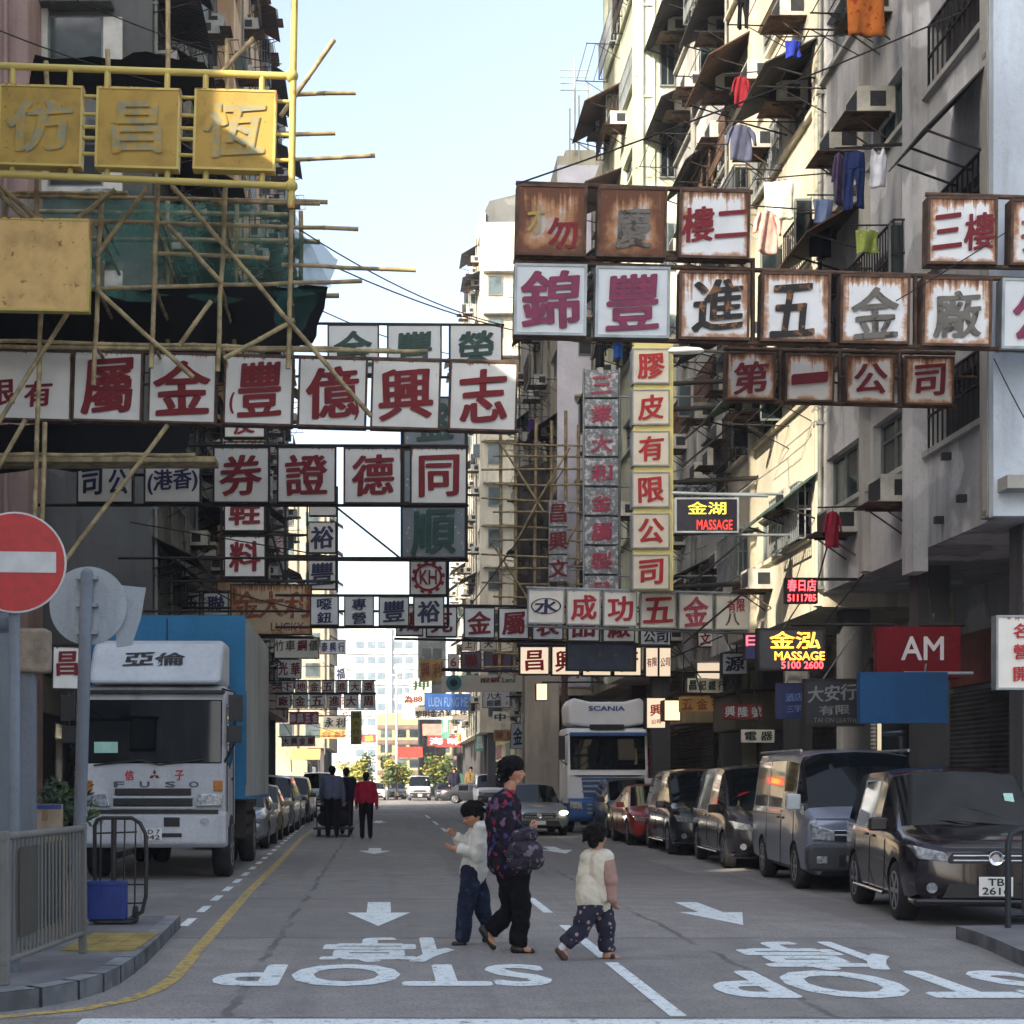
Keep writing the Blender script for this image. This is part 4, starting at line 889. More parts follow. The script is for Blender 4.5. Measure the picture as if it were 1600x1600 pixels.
for (vx0,vy0,vx1,vy1) in VV:
    for (hx0,hy0,hx1,hy1) in HHs:
        y = hy0 + (hy1-hy0)*(vx0-hx0)/(hx1-hx0)
        if not (vy0-6 <= y <= vy1+2): continue
        x = vx0 + (vx1-vx0)*(y-vy0)/(vy1-vy0); c = P(x,y,D0+.07) - off; a = MB()
        for k in (-1,1): a.tube([c+Vector((-.055,-.08,.055*k)), c+Vector((.055,-.08,-.055*k)), c+Vector((.06,.07,-.06*k))], .014, 5)
        a.tube([c+Vector((.03,-.07,-.03)), c+Vector((.045,-.08,-.17))], .008, 4); a.build('lashing', LASH, bs, off)
# plank walk and sheets
def sheet(name, pts, mat, parent, off, nx=14, ny=6, amp=.12, thick=0):
    a = MB(); A, B, C, D_ = [Vector(p) for p in pts]
    g = [[None]*(nx+1) for _ in range(ny+1)]
    for j in range(ny+1):
        for i in range(nx+1):
            u, v = i/nx, j/ny; p = A.lerp(B,u).lerp(D_.lerp(C,u), v)
            k = math.sin(u*math.pi); 
            p = p + Vector((rnd.uniform(-.03,.03), amp*(math.sin(7*u+4*v)+.6*math.sin(17*u-3*v)) + rnd.uniform(-.04,.04), -amp*1.2*abs(math.sin(u*math.pi*3))*v + rnd.uniform(-.03,.03)))
            g[j][i] = len(a.v); a.v.append(p)
    for j in range(ny):
        for i in range(nx): a.f.append([g[j][i],g[j][i+1],g[j+1][i+1],g[j+1][i]]); a.m.append(0); a.sm.append(True)
    return a.build(name, mat, parent, off)
m, nt, b = newmat('green_netting'); b.inputs['Base Color'].default_value = (*lin((70,122,110)),1); b.inputs['Roughness'].default_value = .9
p_ = pos(nt); nn = noise(nt, p_, 3.0, 5); nt.links.new(math_(nt,'ADD', .26, math_(nt,'MULTIPLY', ramp(nt,nn,.35,.7), .5)), b.inputs['Alpha'])
m_, nt, b = newmat('dark_green_netting'); b.inputs['Base Color'].default_value = (*lin((44,84,80)),1); b.inputs['Alpha'].default_value = .62; b.inputs['Roughness'].default_value = .95; NETD = m_
TARP = mat_plain('black_tarpaulin', lin((26,28,36)), .7, 0, .4, 2, .3)
sheet('safety_net', [P(150,312,26.2),P(455,322,26.2),P(520,452,26.4),P(150,462,26.2)], m, bs, off)
sheet('safety_net', [P(0,300,26.9),P(240,300,26.9),P(240,400,26.9),P(0,400,26.9)], m, bs, off)
sheet('safety_net', [P(455,352,26.3),P(530,408,26.3),P(476,512,26.5),P(430,500,26.3)], NETD, bs, off, 8, 8)
sheet('tarpaulin', [P(-60,455,26.0),P(512,446,26.2),P(490,538,28.2),P(-60,536,28.2)], TARP, bs, off, 18, 6)
sheet('tarpaulin', [P(-60,660,26.6),P(296,664,26.6),P(290,712,29.5),P(-60,735,29.5)], TARP, bs, off, 14, 5)
sheet('tarpaulin', [P(55,84,27.0),P(320,96,27.2),P(335,150,28.4),P(40,150,28.4)], TARP, bs, off, 12, 5)
a = MB(); A = P(225,724,27); a.box((P(-80,0,27).x,26.6,A.z-.05),(P(340,0,27).x,27.2,A.z+.04)); a.build('plank', K['bamboo'], bs, off)
# brown sheeted scaffold on the far right row
b2 = thing('bamboo_scaffold', 'tall brown sheeted bamboo scaffold in front of the lilac building', 'scaffold', (5.2, 57, 0)); off2 = Vector((5.2,57,0))
def pole2(p, q, d, r=.06):
    a = MB(); a.tube([P(*p,d), P(*p,d).lerp(P(*q,d),.5)+Vector((rnd.uniform(-.05,.05),0,rnd.uniform(-.05,.05))), P(*q,d)], r, 6); a.build('bamboo_pole', K['bamboo'], b2, off2)
for x in (782,806,838,862,884,904): pole2((x,640+rnd.uniform(0,60)),(x-2,1060),56.5)
for y in range(690,1050,22): pole2((752 if y%4 else 770,y),(912,y+rnd.uniform(-4,8)),56.4,.035)
for x0,y0,x1,y1 in ((780,690,850,800),(890,700,800,860),(770,850,860,1000),(900,820,840,960)): pole2((x0,y0),(x1,y1),56.3,.04)
m, nt, b = newmat('brown_net_sheet'); p_ = pos(nt); nt.links.new(mixrgb(nt, ramp(nt, noise(nt,p_,.9,5),.35,.7), lin((52,47,45)), lin((92,84,78))), b.inputs['Base Color']); b.inputs['Roughness'].default_value = .95
nt.links.new(math_(nt,'ADD', .72, math_(nt,'MULTIPLY', ramp(nt,noise(nt,p_,1.2,5),.3,.6), .26)), b.inputs['Alpha'])
sheet('safety_net', [P(806,728,57.2),P(862,722,57.2),P(862,1010,57.2),P(806,1010,57.2)], m, b2, off2, 10, 16, .1)
sign('light_box_sign', 'lit cream panel behind an outdoor air conditioner above the arcade canopy', 43, [(1088,1013,1141,1074,[])], LITB, BRED, 0, .2, K['alu'], [((1085,1010),(1145,1010)),((1085,1078),(1145,1078)),((1088,1013),(1141,1074))], None)
for px0, px1, py0, py1, dd, lb, cl in ((1066,1180,1086,1130,44.5,'beige canopy fascia over the arcade behind the black minivans',(176,160,132)),(1150,1258,1082,1140,37.5,'dull olive canopy fascia over the arcade nearer the blue grey van',(104,98,84))):
    o = thing('shop_canopy', lb, 'canopy', P((px0+px1)/2, py1, dd)); w_, h_ = (px1-px0)*dd/F, (py1-py0)*dd/F; a = MB(); a.box((-w_/2,0,0),(w_/2,2.6,h_)); a.build('fascia', mat_wall('canopy_%d' % int(dd), lin(cl), lin((70,60,50)), .5), o, bevel=.02)
    a = MB(); a.box((-w_/2-.08,-.08,h_+.001),(w_/2+.08,2.7,h_+.08)); a.build('roof', K['dsteel'], o)
    a = MB(); [a.tube([(s*w_*.45,.3,h_+.08),(s*w_*.45,.3,h_+1.2)], .02, 5) for s in (1,-1)]; a.build('hanger', K['dsteel'], o)
# ---- the crowd of smaller signs deeper in the street
rs = random.Random(77); FARS = [('white','red',WHITEP,DRED),('pale grey','navy',BLUEP,K['navy']),('cream','dark green',CREAMP,GREENP),('dull red','white',mat_plain('dull_red_board', lin((140,54,58)), .6, 0, .3, 2),WTXT),('sea green','white',mat_plain('sea_green_board', lin((90,150,136)), .6, 0, .3, 2),WTXT),('ochre','brown',mat_plain('ochre_board', lin((190,150,84)), .6, 0, .3, 2),BROWNT)]
far = [(433,1030,38,30,72,'光華',0),(500,1000,40,22,96,'泰興行',1),(452,1112,46,20,88,'聯昌五金',3),(505,1118,36,22,100,'永利',2),(440,1150,52,16,80,'大興金屬',0),(522,1040,20,50,104,'福來',1),(500,1140,40,14,118,'合記',5),(532,1085,14,46,125,'明記',0),
       (655,1030,38,34,92,'興利',5),(690,1100,12,54,118,'順',4),(668,1150,56,16,130,'海味',3),(715,1146,44,14,124,'新記行',5),(742,1118,14,56,104,'大昌',4),(770,1112,46,18,96,'中藥',2),(772,1140,50,18,90,'茶餐廳',5),(798,1130,22,40,86,'金',1),
       (640,1060,34,22,120,'押',2),(1075,1060,60,22,42,'昌記鐵行',2),(1062,1088,70,24,40,'五金行',5),(1128,1020,40,34,37,'源',1),(1090,985,46,26,41,'文記',0),(1130,1100,62,24,36,'興隆號',3),(1160,1140,50,20,33,'電器',2),(838,1112,12,44,66,'利',1)]
FARL = ['small white board with two red characters directly above the twin rows of boxes', 'small pale grey board with navy characters beside the white housing tower', 'dull red board with four white characters under the twin rows of boxes', 'cream board with two dark green characters beside the mustard vertical sign', 'low white board with four red characters nearest above the parked cars', 'pale grey single character box against the white housing tower', 'thin ochre board low beside the mustard vertical sign', 'narrow white upright board beside the lower row of boxes', 'ochre board with two brown characters above the painted eye', 'sea green upright board behind the blue fabric banner', 'wide dull red board with two white characters over the far white van', 'wide ochre board over the far green hut', 'sea green upright board with two characters near the slim tower', 'cream board with two dark green characters below the blue bordered white box', 'ochre board with three brown characters above the dark saloon in the cross street', 'pale grey upright box beside the bare concrete column', 'cream single character board in front of the twin lamp posts', 'cream board with four dark green characters beside the square lit sign', 'ochre board with three brown characters under the four character cream board', 'pale grey single character board behind the MASSAGE sign', 'white board with red characters behind the row with the blue oval emblem', 'dull red board with three white characters in the dark arcade', 'cream board with two dark green characters above the black minivans', 'narrow pale grey upright board by the yellow lamp box']
for lab, (x,y,w,h,d,t,k) in zip(FARL, far):
    pm_, cm_ = FARS[k][2:]
    side = -5.3 if x < 600 else 8.0
    vert = h > w*1.5; items = [(ch,.5,(i+.5)/len(t),.66/len(t),.62) for i, ch in enumerate(t)] if vert else [(ch,(i+.5)/len(t),.5,.66,.72/len(t)) for i, ch in enumerate(t)]
    sign('sign_board', lab, d, [(x,y,x+w,y+h,items)], pm_, cm_, rs.uniform(-.02,.03), .14, K['dsteel'], None, [(side, y+1)], 'small signs deep in the street', rim=(k<2))
# ================================================================== wires
def cable(label, p, q, d0, d1, r=.014, sag=.02, name='overhead_cable'):
    A, B = P(*p,d0), P(*q,d1); n = 14; L = (B-A).length; a = MB()
    a.tube([A.lerp(B,i/n) - Vector((0,0,4*sag*L*(i/n)*(1-i/n))) for i in range(n+1)], r, 5, caps=False)
    return tag(a.build(name, K['dsteel']), label, 'cable')
cable('thin cable running from the topmost rusty row up to the grey corner block', (806,288),(1500,20),20,21,.012,.01)
cable('cable from the sky edge of the bamboo scaffold to the green lettered sign row', (470,360),(788,508),26,35,.012,.02)
cable('slack cable crossing below the scaffold towards the cream vertical sign', (530,420),(990,540),26,34,.012,.03)
cable('cable slanting across the open patch of sky to the dark green character sign', (520,788),(628,874),33,33,.022,0)
cable('cable stretched from the blue grey sign row up the slim tower side', (700,990),(900,700),50,60,.02,.02)
cable('thin wire hanging in front of the pale end wall of the corner block', (1400,470),(1620,330),19.6,20.2,.008,.01)
cable('wire drooping from the long rusty row along the end wall of the corner block', (1553,560),(1640,720),20,20.3,.008,.03)
cable('thin wire from the yellow pipe frame across the pink tenement', (-20,40),(250,130),24.5,26,.012,.02)
cable('wire sloping over the dark grey end wall towards the peach tenement', (120,0),(440,100),30,34,.012,.03)
cable('pale wire crossing the sky behind the green lettered row', (470,470),(800,560),40,60,.015,.02)
# ================================================================== vehicles (front at y = 0, facing -Y)
def paint(name, col, metal=.35, rough=.28): return mat_plain(name, col, rough, metal, .06, 1.5, 0, .5, .35)
HEADL = mat_plain('headlamp_lens', (.42,.45,.48), .08, .35, .5, 22); TAILR = mat_plain('tail_red', (.3,.01,.01), .3, 0, .1, 8)
AMBER = mat_plain('amber_lens', (.45,.16,.02), .3, 0, .2, 20)
def wheel(parent, x, y, r, w, side, rim=True):
    M = Matrix.Translation((0,0,0)) @ Matrix.Rotation(math.pi/2, 4, 'Y')
    a = MB(); a.lathe([(r*.62,-w/2),(r*.93,-w/2),(r,-w*.36),(r,w*.36),(r*.93,w/2),(r*.62,w/2)], 28, M)
    t = a.build('wheel', K['black'], parent, None, (x, y, r))
    a = MB(); s = side; xo = s*(w/2 - .02)
    Mr = Matrix.Rotation(math.pi/2*s, 4, 'Y')
    a.lathe([(r*.66, w/2-.03),(r*.66, w/2+.004),(r*.60, w/2+.006),(r*.56, w/2-.03),(.02, w/2-.035)], 28, Mr)
    for k in range(6):
        q = 2*math.pi*k/6; c = Vector((0, math.cos(q)*r*.34, math.sin(q)*r*.34))
        a.cbox(c + Vector((s*(w/2-.012),0,0)), (.03, r*.54, r*.15), 0, Matrix.Rotation(q, 3, 'X'))
    a.lathe([(r*.16, w/2-.03),(r*.16, w/2+.002),(.01, w/2+.008)], 16, Mr)
    if rim: a.build('rim', K['rimmetal'], t)
    return t
def car_shell(root, st, pt, cuts, glass=('s',), capmat=0, sub=True):
    """st: stations (y, zb, belt, top, w, wt, kind of the strip to the next station)"""
    a = MB(); rows = []
    for (y, zb, belt, top, w, wt, kd) in st:
        h = top - belt
        prof = [(0,zb),(w*.80,zb),(w*.965,zb+.09),(w,zb+.40*(belt-zb)),(w*.988,belt-.05),(w*.965,belt+min(.02,.15*h)),
                (wt+(w*.965-wt)*.10,top-min(.15,.38*h)),(wt*.95,top-min(.045,.14*h)),(wt*.60,top),(0,top+min(.02,.05*h))]
        full = prof + [(-x,z) for x, z in prof[-2:0:-1]]
        rows.append(len(a.v)); a.v += [Vector((x,y,z)) for x, z in full]
    n = 18
    for i in range(len(st)-1):
        kd = st[i][6]
        for j in range(n):
            jj = j if j < 9 else 17 - j; m = 0
            if jj == 5 and ('s' in kd or 'q' in kd): m = 1
            if jj in (7,8) and 'f' in kd: m = 2
            if jj == 6 and 'f' in kd and 'w' in kd: m = 2
            if jj in (0,): m = 3
            a.f.append([rows[i]+j, rows[i]+(j+1)%n, rows[i+1]+(j+1)%n, rows[i+1]+j]); a.m.append(m); a.sm.append(True)
    a.f.append([rows[0]+j for j in range(n)][::-1]); a.m.append(0); a.sm.append(False)
    a.f.append([rows[-1]+j for j in range(n)]); a.m.append(0); a.sm.append(False)
    me = a.mesh('body', merge=1e-5)
    if cuts:
        o = bpy.data.objects.new('body', me); COL.objects.link(o)
        for k in range(4): me.materials.append(K['bplast'])
        cm = MB()
        for (y, z, r) in cuts: cm.lathe([(r,-2),(r,2)], 28, Matrix.Translation((0,y,z)) @ Matrix.Rotation(math.pi/2,4,'Y'), 3, False)
        # keep the middle of the car solid
        c = cm.mesh('cut', merge=1e-5); [c.materials.append(K['bplast']) for k in range(4)]
        co = bpy.data.objects.new('cut', c); COL.objects.link(co)
        md = o.modifiers.new('b','BOOLEAN'); md.operation = 'DIFFERENCE'; md.object = co; md.solver = 'EXACT'
        me2 = evalmesh(o, 'body'); bpy.data.objects.remove(o); bpy.data.objects.remove(co); me = me2
    out = {}
    for mi, nm, mt, sg in ((0,'body',pt,0),(1,'side_window',K['carglass'],1),(1,'side_window',K['carglass'],-1),(2,'windscreen',K['carglass'],2),(2,'rear_window',K['carglass'],-2),(3,'underbody',K['bplast'],0)):
        b = bmesh.new(); b.from_mesh(me)
        bmesh.ops.delete(b, geom=[f for f in b.faces if f.material_index != mi or (abs(sg) == 1 and f.calc_center_median().x*sg < 0) or (sg == 2 and f.calc_center_median().y > 2.6) or (sg == -2 and f.calc_center_median().y <= 2.6)], context='FACES')
        if not b.faces: b.free(); continue
        for f in b.faces: f.material_index = 0
        m2 = bpy.data.meshes.new(nm); b.to_mesh(m2); b.free(); m2.materials.clear(); m2.materials.append(mt)
        try: m2.set_sharp_from_angle(angle=R(38))
        except Exception: pass
        out[nm] = link(nm, m2, root)
    return out
def lamp(root, name, poly, y0, y1, mat, sides=(1,-1), bev=.012):
    for s in sides:
        a = MB(); a.prism([(s*x, z) for x, z in (poly if s > 0 else poly[::-1])], 1, y0, y1); a.build(name, mat, root, bevel=bev)
def plate_part(root, y, z, txt, w=.34, h=.2, mat=None):
    a = MB(); a.box((-w/2, y-.012, z-h/2),(w/2, y, z+h/2)); p = a.build('number_plate', mat or K['plate'], root, bevel=.004)
    if txt:
        for i, t in enumerate(txt): write('lettering', t, K['ink'], p, (0, y-.016, z + (h*.23 if i == 0 else -h*.23) if len(txt) > 1 else z), h*.36 if len(txt) > 1 else h*.62, w*(.46 if len(t) == 2 else .8), 0, 'sans', .02)
    return p
def mirrors(root, x, y, z, mat, sz=(.2,.14,.15), sides=(1,-1)):
    for s in sides:
        a = MB(); a.cbox((s*(x+sz[0]/2+.03), y, z), sz); a.box((min(s*x,s*(x+.06)), y-.02, z-.06),(max(s*x,s*(x+.06)), y+.03, z-.02)); a.build('mirror', mat, root, bevel=.03)
def seams(root, lines, name='door_seam'):
    for pts in lines:
        a = MB(); a.tube(pts, .006, 4, caps=False); a.build(name, K['bplast'], root)
def handles(root, pts, mat):
    for (x, y, z) in pts: 
        a = MB(); a.cbox((x,y,z),(.03,.16,.03)); a.build('door_handle', mat, root, bevel=.01)
def vehicle_common(root, hw, wb, r, tw, f0, rim=True):
    for y in (f0, f0 + wb):
        for s in (1, -1): wheel(root, s*(hw - tw/2 - .01), y, r, tw, s, rim)

def minivan(name, label, loc, rz, pt, L=4.6, hw=.86, H=1.66, hood=.98, kind='mpv', plate=None, grp=None, emblem=True, stick=True):
    root = thing(name, label, 'minivan', (*loc, .004), rz, grp); r = .32; f0 = .82; wb = L - 1.62; zb = .2; b = hood
    if kind == 'van':   # flat nosed van
        st = [(0,.34,.86,.98,hw*.90,hw*.84,''),(.07,.24,.94,1.06,hw*.975,hw*.90,''),(.35,.22,1.02,1.16,hw,hw*.93,'fqw'),(.98,.22,1.10,H-.06,hw,hw*.87,''),(1.02,.22,1.1,H-.05,hw,hw*.87,'s'),
              (1.95,.22,1.1,H,hw,hw*.87,''),(2.03,.22,1.1,H,hw,hw*.87,'s'),(3.2,.22,1.1,H,hw,hw*.87,''),(3.28,.22,1.1,H,hw,hw*.87,'s'),(L-.25,.24,1.1,H,hw,hw*.87,''),(L-.08,.26,1.1,H-.05,hw*.99,hw*.84,''),(L,.36,1.05,H-.2,hw*.95,hw*.8,'')]
        f0 = .95; wb = L - 2.0
    else:
        st = [(0,.34,.66,.78,hw*.80,hw*.70,''),(.06,.24,.72,.84,hw*.93,hw*.82,''),(.22,.2,.80,hood-.06,hw*.985,hw*.88,''),(.60,zb,.87,hood,hw,hw*.90,''),(1.0,zb,.90,hood+.07,hw,hw*.90,'fq'),
              (1.72,zb,.94,H-.06,hw,hw*.82,''),(1.78,zb,.94,H-.045,hw,hw*.82,'s'),(L*.53,zb,.95,H,hw,hw*.81,''),(L*.53+.09,zb,.95,H,hw,hw*.81,'s'),(L*.77,zb,.97,H-.01,hw,hw*.80,''),(L*.77+.08,zb,.97,H-.01,hw,hw*.80,'s'),
              (L-.28,zb,.98,H-.04,hw*.99,hw*.78,''),(L-.1,.24,.96,H-.12,hw*.96,hw*.75,''),(L,.34,.9,H-.35,hw*.9,hw*.70,'')]
    parts = car_shell(root, st, pt, [(f0, r-.01, r+.055),(f0+wb, r-.01, r+.055)])
    vehicle_common(root, hw, wb, r, .21, f0)
    body = root
    if kind == 'van':
        lamp(root, 'headlight', [(.50,.70),(.79,.72),(.80,.93),(.50,.84)], -.035, .22, HEADL)
        a = MB(); a.box((-.49,-.03,.76),(.49,.1,.79)); a.box((-.49,-.03,.82),(.49,.1,.85)); g_ = a.build('grille', K['chrome'], root, bevel=.006)
        a = MB(); a.box((-.485,-.02,.70),(.485,.09,.855)); a.build('grille_mesh', K['bplast'], g_)
        a = MB(); a.prism([(-.84,.30),(.84,.30),(.86,.40),(.86,.60),(.80,.66),(-.80,.66),(-.86,.60),(-.86,.40)], 1, -.09, .15); a.build('bumper', mat_plain('grey_bumper', lin((52,54,60)), .5, 0, .2, 4), root, bevel=.05, segs=3)
        a = MB(); a.box((-.45,-.10,.36),(.45,-.085,.52)); a.build('lower_grille', K['bplast'], root)
        lamp(root, 'fog_lamp', [(.60,.40),(.74,.40),(.74,.5),(.60,.5)], -.105, .0, HEADL)
        mirrors(root, hw*.94, .55, 1.22, mat_plain('mirror_shell', lin((170,178,186)), .3, .3, .1, 3), (.2,.12,.22))
        seams(root, [[(-hw*1.002,1.0,.3),(-hw*1.002,1.0,.7),(-hw*.985,1.0,1.08)],[(-hw*1.002,1.99,.3),(-hw*1.002,1.99,.7),(-hw*.985,1.99,1.08)],[(-hw*1.002,3.24,.3),(-hw*1.002,3.24,.7),(-hw*.985,3.24,1.08)],[(-hw*.99,2.0,1.02),(-hw*.99,4.3,1.02)],
                     [(-.74,.02,1.0),(0,-.02,1.0),(.74,.02,1.0)]])
        handles(root, [(-hw*.99,1.8,.98),(-hw*.99,2.2,.98)], K['bplast'])
        plate_part(root, -.10, .44, plate)
        a = MB(); [a.tube([(s*.75,.48,1.25),(s*.1,.46,1.24)], .012, 5) for s in (1,)]; a.tube([(.1,.46,1.24),(-.55,.46,1.26)], .012, 5); a.build('wiper', K['bplast'], root)
        a = MB(); a.tube([(-hw*.86,1.0,H-.02),(-hw*.86,L-.3,H+.005)], .022, 6); a.build('roof_rail', K['alu'], root); a = MB(); a.tube([(hw*.86,1.0,H-.02),(hw*.86,L-.3,H+.005)], .022, 6); a.build('roof_rail', K['alu'], root)
    else:
        lamp(root, 'headlight', [(hw*.50,.66),(hw*.90,.70),(hw*.97,.84),(hw*.60,.77)], -.01, .32, HEADL)
        a = MB(); a.box((-hw*.50,-.03,.675),(hw*.50,.05,.695)); a.box((-hw*.50,-.03,.725),(hw*.50,.05,.745))
        if emblem: a.lathe([(.075,-.05),(.075,-.03),(.03,-.055)], 20, Matrix.Translation((0,0,.71)) @ Matrix.Rotation(math.pi/2,4,'X') @ Matrix.Translation((0,0,.085)))
        g_ = a.build('grille', K['chrome'], root, bevel=.006)
        a = MB(); a.prism([(-hw*.54,.655),(hw*.54,.655),(hw*.56,.70),(hw*.5,.765),(-hw*.5,.765),(-hw*.56,.70)], 1, -.018, .05); a.build('grille_mesh', K['bplast'], g_)
        a = MB(); a.prism([(-hw*.62,.30),(hw*.62,.30),(hw*.54,.44),(-hw*.54,.44)], 1, -.02, .05); a.build('lower_grille', K['bplast'], root)
        lamp(root, 'fog_lamp', [(hw*.74+.055*math.cos(q), .40+.055*math.sin(q)) for q in [2*math.pi*i/16 for i in range(16)]], -.005, .1, HEADL, bev=0)
        a = MB(); a.prism([(-hw*.95,.21),(hw*.95,.21),(hw*.97,.29),(-hw*.97,.29)], 1, -.03, .3); a.build('bumper_lip', pt, root, bevel=.03)
        mirrors(root, hw*.95, 1.22, 1.03, pt, (.2,.13,.15))
        z1, z2 = .28, .93
        seams(root, [[(s*hw*1.002,y,z1),(s*hw*1.003,y,.5),(s*hw*.99,y,.86)] for s in (-1,) for y in (1.32, L*.55, L*.78)] + [[(-hw*.62,.05,hood-.16),(-hw*.64,.55,hood-.008),(-hw*.66,.98,hood+.05)],[(hw*.62,.05,hood-.16),(hw*.64,.55,hood-.008),(hw*.66,.98,hood+.05)]])
        a = MB(); a.tube([(-hw*.983,1.5,.955),(-hw*.983,L-.35,.985)], .012, 5); a.build('window_trim', K['chrome'], root)
        a = MB(); a.tube([(-hw*1.0,1.35,.26),(-hw*1.0,L*.78,.26)], .022, 5); a.build('side_sill', K['chrome'], root)
        handles(root, [(-hw*.995,L*.5,.88),(-hw*.995,L*.6,.89)], pt)
        plate_part(root, -.035, .42, plate)
        a = MB(); a.tube([(hw*.5,1.02,1.03),(-.05,1.0,1.07),(-hw*.55,1.1,1.09)], .011, 5); a.tube([(hw*.62,1.03,1.04),(.1,1.2,1.2),(-.5,1.32,1.24)], .010, 5); a.build('wiper', K['bplast'], root)
    if stick:
        zz = H - .36; yy = (1.46 if kind != 'van' else .78)
        a = MB(); a.cbox((hw*.60, yy-.10, zz+.02),(.1,.012,.12),0,Matrix.Rotation(R(-36),3,'X')); a.build('windscreen_sticker', mat_plain('pale_green_paper', lin((170,214,200)), .6, 0, .1, 9), root)
    return root
def saloon(name, label, loc, rz, pt, L=4.6, hw=.87, H=1.44, cat='car', plate=None, grp=None, lit=False, roofsign=False, roofmat=None):
    root = thing(name, label, cat, (*loc, .004), rz, grp); r = .31; f0 = .85; wb = 2.7; zb = .2
    st = [(0,.34,.58,.66,hw*.78,hw*.66,''),(.08,.24,.64,.72,hw*.93,hw*.8,''),(.3,.2,.72,.80,hw*.985,hw*.86,''),(.8,zb,.78,.88,hw,hw*.88,''),(1.25,zb,.82,.93,hw,hw*.88,'fq'),
          (2.0,zb,.86,H-.03,hw,hw*.74,''),(2.04,zb,.86,H-.025,hw,hw*.74,'s'),(2.55,zb,.87,H,hw,hw*.74,''),(2.63,zb,.87,H,hw,hw*.74,'s'),(3.3,zb,.88,H-.05,hw,hw*.72,'f'),(3.95,zb,.90,.99,hw*.99,hw*.84,''),(L-.12,.24,.88,.97,hw*.95,hw*.8,''),(L,.34,.8,.9,hw*.88,hw*.74,'')]
    p = car_shell(root, st, pt, [(f0, r-.01, r+.05),(f0+wb, r-.01, r+.05)])
    vehicle_common(root, hw, wb, r, .2, f0)
    lamp(root, 'headlight', [(hw*.52,.58),(hw*.90,.60),(hw*.94,.70),(hw*.6,.68)], -.015, .3, HEADL)
    if lit:
        a = MB(); a.ball((.68,-.03,.65),(.11,.05,.06),12,8); a.build('lit_lamp', mat_glow('headlamp_on', (1,.86,.6), 9), root)
    a = MB(); a.box((-hw*.46,-.03,.52),(hw*.46,.05,.54)); a.box((-hw*.46,-.03,.60),(hw*.46,.05,.62))
    a.lathe([(.08,-.05),(.08,-.03),(.05,-.055)], 20, Matrix.Translation((0,0,.57)) @ Matrix.Rotation(math.pi/2,4,'X') @ Matrix.Translation((0,0,.08)))
    g_ = a.build('grille', K['chrome'], root, bevel=.005)
    a = MB(); a.prism([(-hw*.5,.49),(hw*.5,.49),(hw*.54,.57),(hw*.46,.645),(-hw*.46,.645),(-hw*.54,.57)], 1, -.018, .05); a.build('grille_mesh', K['bplast'], g_)
    a = MB(); a.prism([(-hw*.7,.28),(hw*.7,.28),(hw*.62,.42),(-hw*.62,.42)], 1, -.012, .06); a.build('lower_grille', K['bplast'], root)
    mirrors(root, hw*.93, 1.55, .95, pt, (.18,.12,.13)); plate_part(root, -.035, .37, plate, .36, .11)
    seams(root, [[(-hw*1.002,y,.28),(-hw*1.003,y,.5),(-hw*.99,y,.82)] for y in (1.6,2.6,3.5)])
    handles(root, [(-hw*.995,2.4,.78),(-hw*.995,3.3,.79)], pt)
    if roofsign:
        a = MB(); a.box((-.22,2.3,H+.01),(.22,2.42,H+.15)); a.build('roof_sign', roofmat or K['plate'], root, bevel=.03)
    return root
BLK = paint('black_car_paint', (.010,.009,.012), .2, .18); PLUM = paint('dark_plum_paint', (.014,.010,.015), .3, .16); GRYV = paint('blue_grey_van_paint', lin((126,134,152)), .3, .32)
SILV = paint('silver_paint', lin((150,156,164)), .6, .3); REDT = paint('taxi_red_paint', lin((160,30,24)), .1, .3); DKGR = paint('dark_grey_paint', lin((58,60,66)), .5, .28); WHTC = paint('white_car_paint', lin((206,210,214)), 0, .35)
a_ = R(-5)
V1 = minivan('parked_minivan', 'black boxy minivan with a white two line number plate parked nearest the corner', (6.30,16.5), R(-6), PLUM, 3.95, .85, 1.66, .96, plate=('TB','2616'))
V2 = minivan('parked_van', 'blue grey flat nosed van parked behind the black boxy minivan', (6.55,21.5), R(-4), GRYV, 4.7, .86, 1.96, kind='van', plate=('RL','4138'))
V2['category'] = 'van'
V3 = minivan('parked_minivan', 'black minivan with large slanted headlights parked directly behind the blue grey van', (6.74,27.0), R(-3), BLK, 4.8, .90, 1.80, 1.02, emblem=False)
V4 = minivan('parked_minivan', 'black minivan parked between the red taxi and another black minivan', (6.75,32.4), R(-2), BLK, 4.8, .90, 1.78, 1.02, emblem=False)
V5 = saloon('parked_taxi', 'red taxi saloon with a green plate disc parked in front of a dark grey car', (6.62,37.2), R(-1), REDT, cat='taxi', roofsign=True, roofmat=K['plate'])
a = MB(); a.lathe([(.11,0),(.11,.012)], 18, Matrix.Translation((.45,-.035,.5)) @ Matrix.Rotation(math.pi/2,4,'X')); a.build('green_disc', mat_plain('taxi_green', lin((30,140,90)), .5, 0, .1, 6), V5)
V6 = minivan('parked_car', 'dark grey car parked between the red taxi and the white lorry cab', (6.8,42.0), R(-1), DKGR, 4.4, .88, 1.6, .95, emblem=False, stick=False); V6['category'] = 'car'
V7 = saloon('moving_car', 'silver saloon with one bright headlight driving ahead of the white lorry cab', (4.3,44.3), R(1), SILV, lit=True)

# ---- box truck on the left
T = thing('box_truck', 'grey white box truck with a blue fronted cargo body and red characters under its windscreen', 'truck', (-3.52, 24.4, .004), R(.5))
TW = mat_wall('truck_cab_paint', lin((200,202,206)), lin((104,100,96)), .5); TB = mat_wall('truck_blue_panel', lin((58,124,166)), lin((46,78,104)), .45); TS = mat_wall('truck_silver_side', lin((176,182,182)), lin((92,98,100)), .65)
def rounded(a, lo, hi): return a.box(lo, hi)
a = MB()
